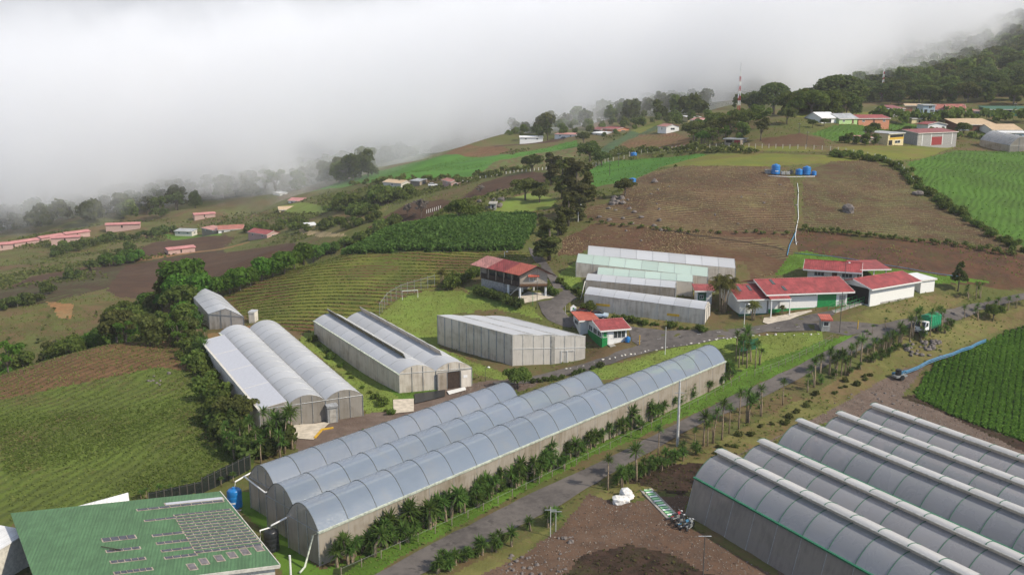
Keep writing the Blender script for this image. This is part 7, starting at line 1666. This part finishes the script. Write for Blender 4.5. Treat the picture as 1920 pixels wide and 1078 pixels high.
# rocks
def rock(px, py, r, label, group=None, seed=0, zmin=0, m='rock', cat='rock'): p = G(px, py, zmin); return blob('rock', p+Vector((0,0,r*.2)), r, m, label, cat, seed, .75, None, group, 2)
rock(1589, 397, 1.7, 'largest grey boulder in the right stubble field', seed=1, zmin=120); rock(1721, 366, 1.3, 'grey boulder in the scrub beside the green field', seed=2, zmin=120); rock(1227, 342, 1.0, 'pale rock in the upper left of the stubble field', seed=3, zmin=150)
rg = random.Random(9)
for i, (x0, y0, n, sp, r0, r1, lb, g_) in enumerate(((1728,654,38,36,.2,.55,'grey rubble rock on the bank below the truck','rubble rocks below the truck'),(1160,378,14,18,.4,.9,'grey rock around the olive bush on the hill','rocks around the olive bush'),(920,385,12,22,.5,1.1,'grey rock on the green knoll','rocks on the knoll'),
        (1350,400,14,150,.2,.4,'loose stone in the left stubble field','stones in the left stubble field'),(1060,1012,10,14,.12,.3,'loose stone by the two thin poles','stones by the two thin poles'),(1000,1060,30,60,.1,.28,'loose stone on the dirt yard','stones on the dirt yard'),
        (1180,412,14,60,.3,.6,'loose stone at the edge of the brown slope','stones at the edge of the brown slope'),(1650,770,36,90,.1,.25,'loose stone on the gravel track','stones on the gravel track'),(280,710,8,40,.15,.35,'pale stone lying in the left field','pale stones in the left field'))):
    for k in range(n):
        x = x0+rg.uniform(-sp, sp); y = y0+rg.uniform(-sp, sp)*.38
        rock(x, y, rg.uniform(r0, r1), lb, g_, i*50+k, 55 if y > 500 else 140)
for k in range(44):
    t = k/43; P_ = [(1062,690),(1150,668),(1230,652),(1330,636),(1400,626),(1535,623)]; s = t*(len(P_)-1); q = min(int(s), 4); u = s-q
    x = P_[q][0]*(1-u)+P_[q+1][0]*u; y = P_[q][1]*(1-u)+P_[q+1][1]*u+rg.uniform(0,3)+2; rock(x+rg.uniform(-3,3), y, rg.uniform(.10,.24), 'white painted kerb stone along the entrance road', 'white kerb stones along the entrance road', 900+k, 80, 'offwhite', 'kerb stone')

# ------------------------------------------------------------------ ordinals for alike things that can be counted in a row
ORD = 'first second third fourth fifth sixth seventh eighth ninth tenth eleventh twelfth thirteenth fourteenth fifteenth sixteenth seventeenth eighteenth nineteenth twentieth'.split()
ORD += ['twenty-'+w for w in ORD[:9]]+['thirtieth']
def ordinals():
    bpy.context.view_layer.update(); D_ = {}
    for o in C.objects:
        if o.parent is None and o.get('category') and o.get('label'): D_.setdefault(o['label'], []).append(o)
    for lb, L in D_.items():
        if 1 < len(L) <= 30 and len(lb.split()) <= 12:
            L.sort(key=lambda o: pix(o.location)[0])
            for i, o in enumerate(L): o['label'] = f'{lb}, {ORD[i]} from the left'
ordinals()
# ------------------------------------------------------------------ thin moist air over the whole valley
def haze():
    t = NT('moist_air'); p = t.add("ShaderNodeVolumePrincipled"); p.inputs['Color'].default_value = (.97,.98,1,1); p.inputs['Density'].default_value = .00012
    t.l.new(p.outputs[0], t.out.inputs['Volume'])
    lo = float(GZ2.min())-8
    o = MB().box(-1900, 1900, -140, 2250, lo, 215).build('haze', t.m); tag(o, kind='stuff')
haze()
# ------------------------------------------------------------------ low cloud lying on the mountain
def cloud_bank():
    t = NT('cloud_vapour')
    tcn = t.add("ShaderNodeTexCoord"); ob = tcn.outputs['Object']
    sx = t.add("ShaderNodeSeparateXYZ"); t.l.new(ob, sx.inputs[0])
    X, Y, Z = sx.outputs
    n1 = t.noise(ob, .0105, 6, .62, .8); 
    base = t.math('ADD', t.math('MULTIPLY', X, .145), -1.0)                       # the cloud's underside climbs with the slope
    base = t.math('ADD', base, t.math('MULTIPLY', t.math('MAXIMUM', t.math('SUBTRACT', X, 260.0), 0.0), .08))
    base = t.math('ADD', base, t.math('MULTIPLY', t.math('SUBTRACT', n1, .5), -200.0))
    hgt = t.math('SUBTRACT', Z, base)
    up = t.math('MULTIPLY', t.ramp(hgt, 0.0, 30.0), t.math('SUBTRACT', 1.0, t.ramp(hgt, 60.0, 150.0)))
    Ys = t.math('SUBTRACT', Y, t.math('ADD', t.math('MINIMUM', t.math('MULTIPLY', t.math('MAXIMUM', t.math('ADD', X, 250.0), 0.0), .5), 130.0), t.math('MULTIPLY', t.math('MAXIMUM', t.math('SUBTRACT', X, 200.0), 0.0), 1.1)))
    near = t.ramp(t.math('ADD', Ys, t.math('MULTIPLY', t.math('SUBTRACT', n1, .5), 340.0)), 420.0, 600.0)
    d = t.math('MULTIPLY', t.math('MULTIPLY', up, near), .03)
    p = t.add("ShaderNodeVolumePrincipled"); p.inputs['Color'].default_value = (.945,.95,.965,1); p.inputs['Anisotropy'].default_value = .0
    t.l.new(d, p.inputs['Density']); t.l.new(p.outputs[0], t.out.inputs['Volume'])
    b = MB().box(-1100, 1200, 360, 2000, -75, 205)
    o = b.build('cloud_bank', t.m); tag(o, kind='stuff')
    return o
cloud_bank()
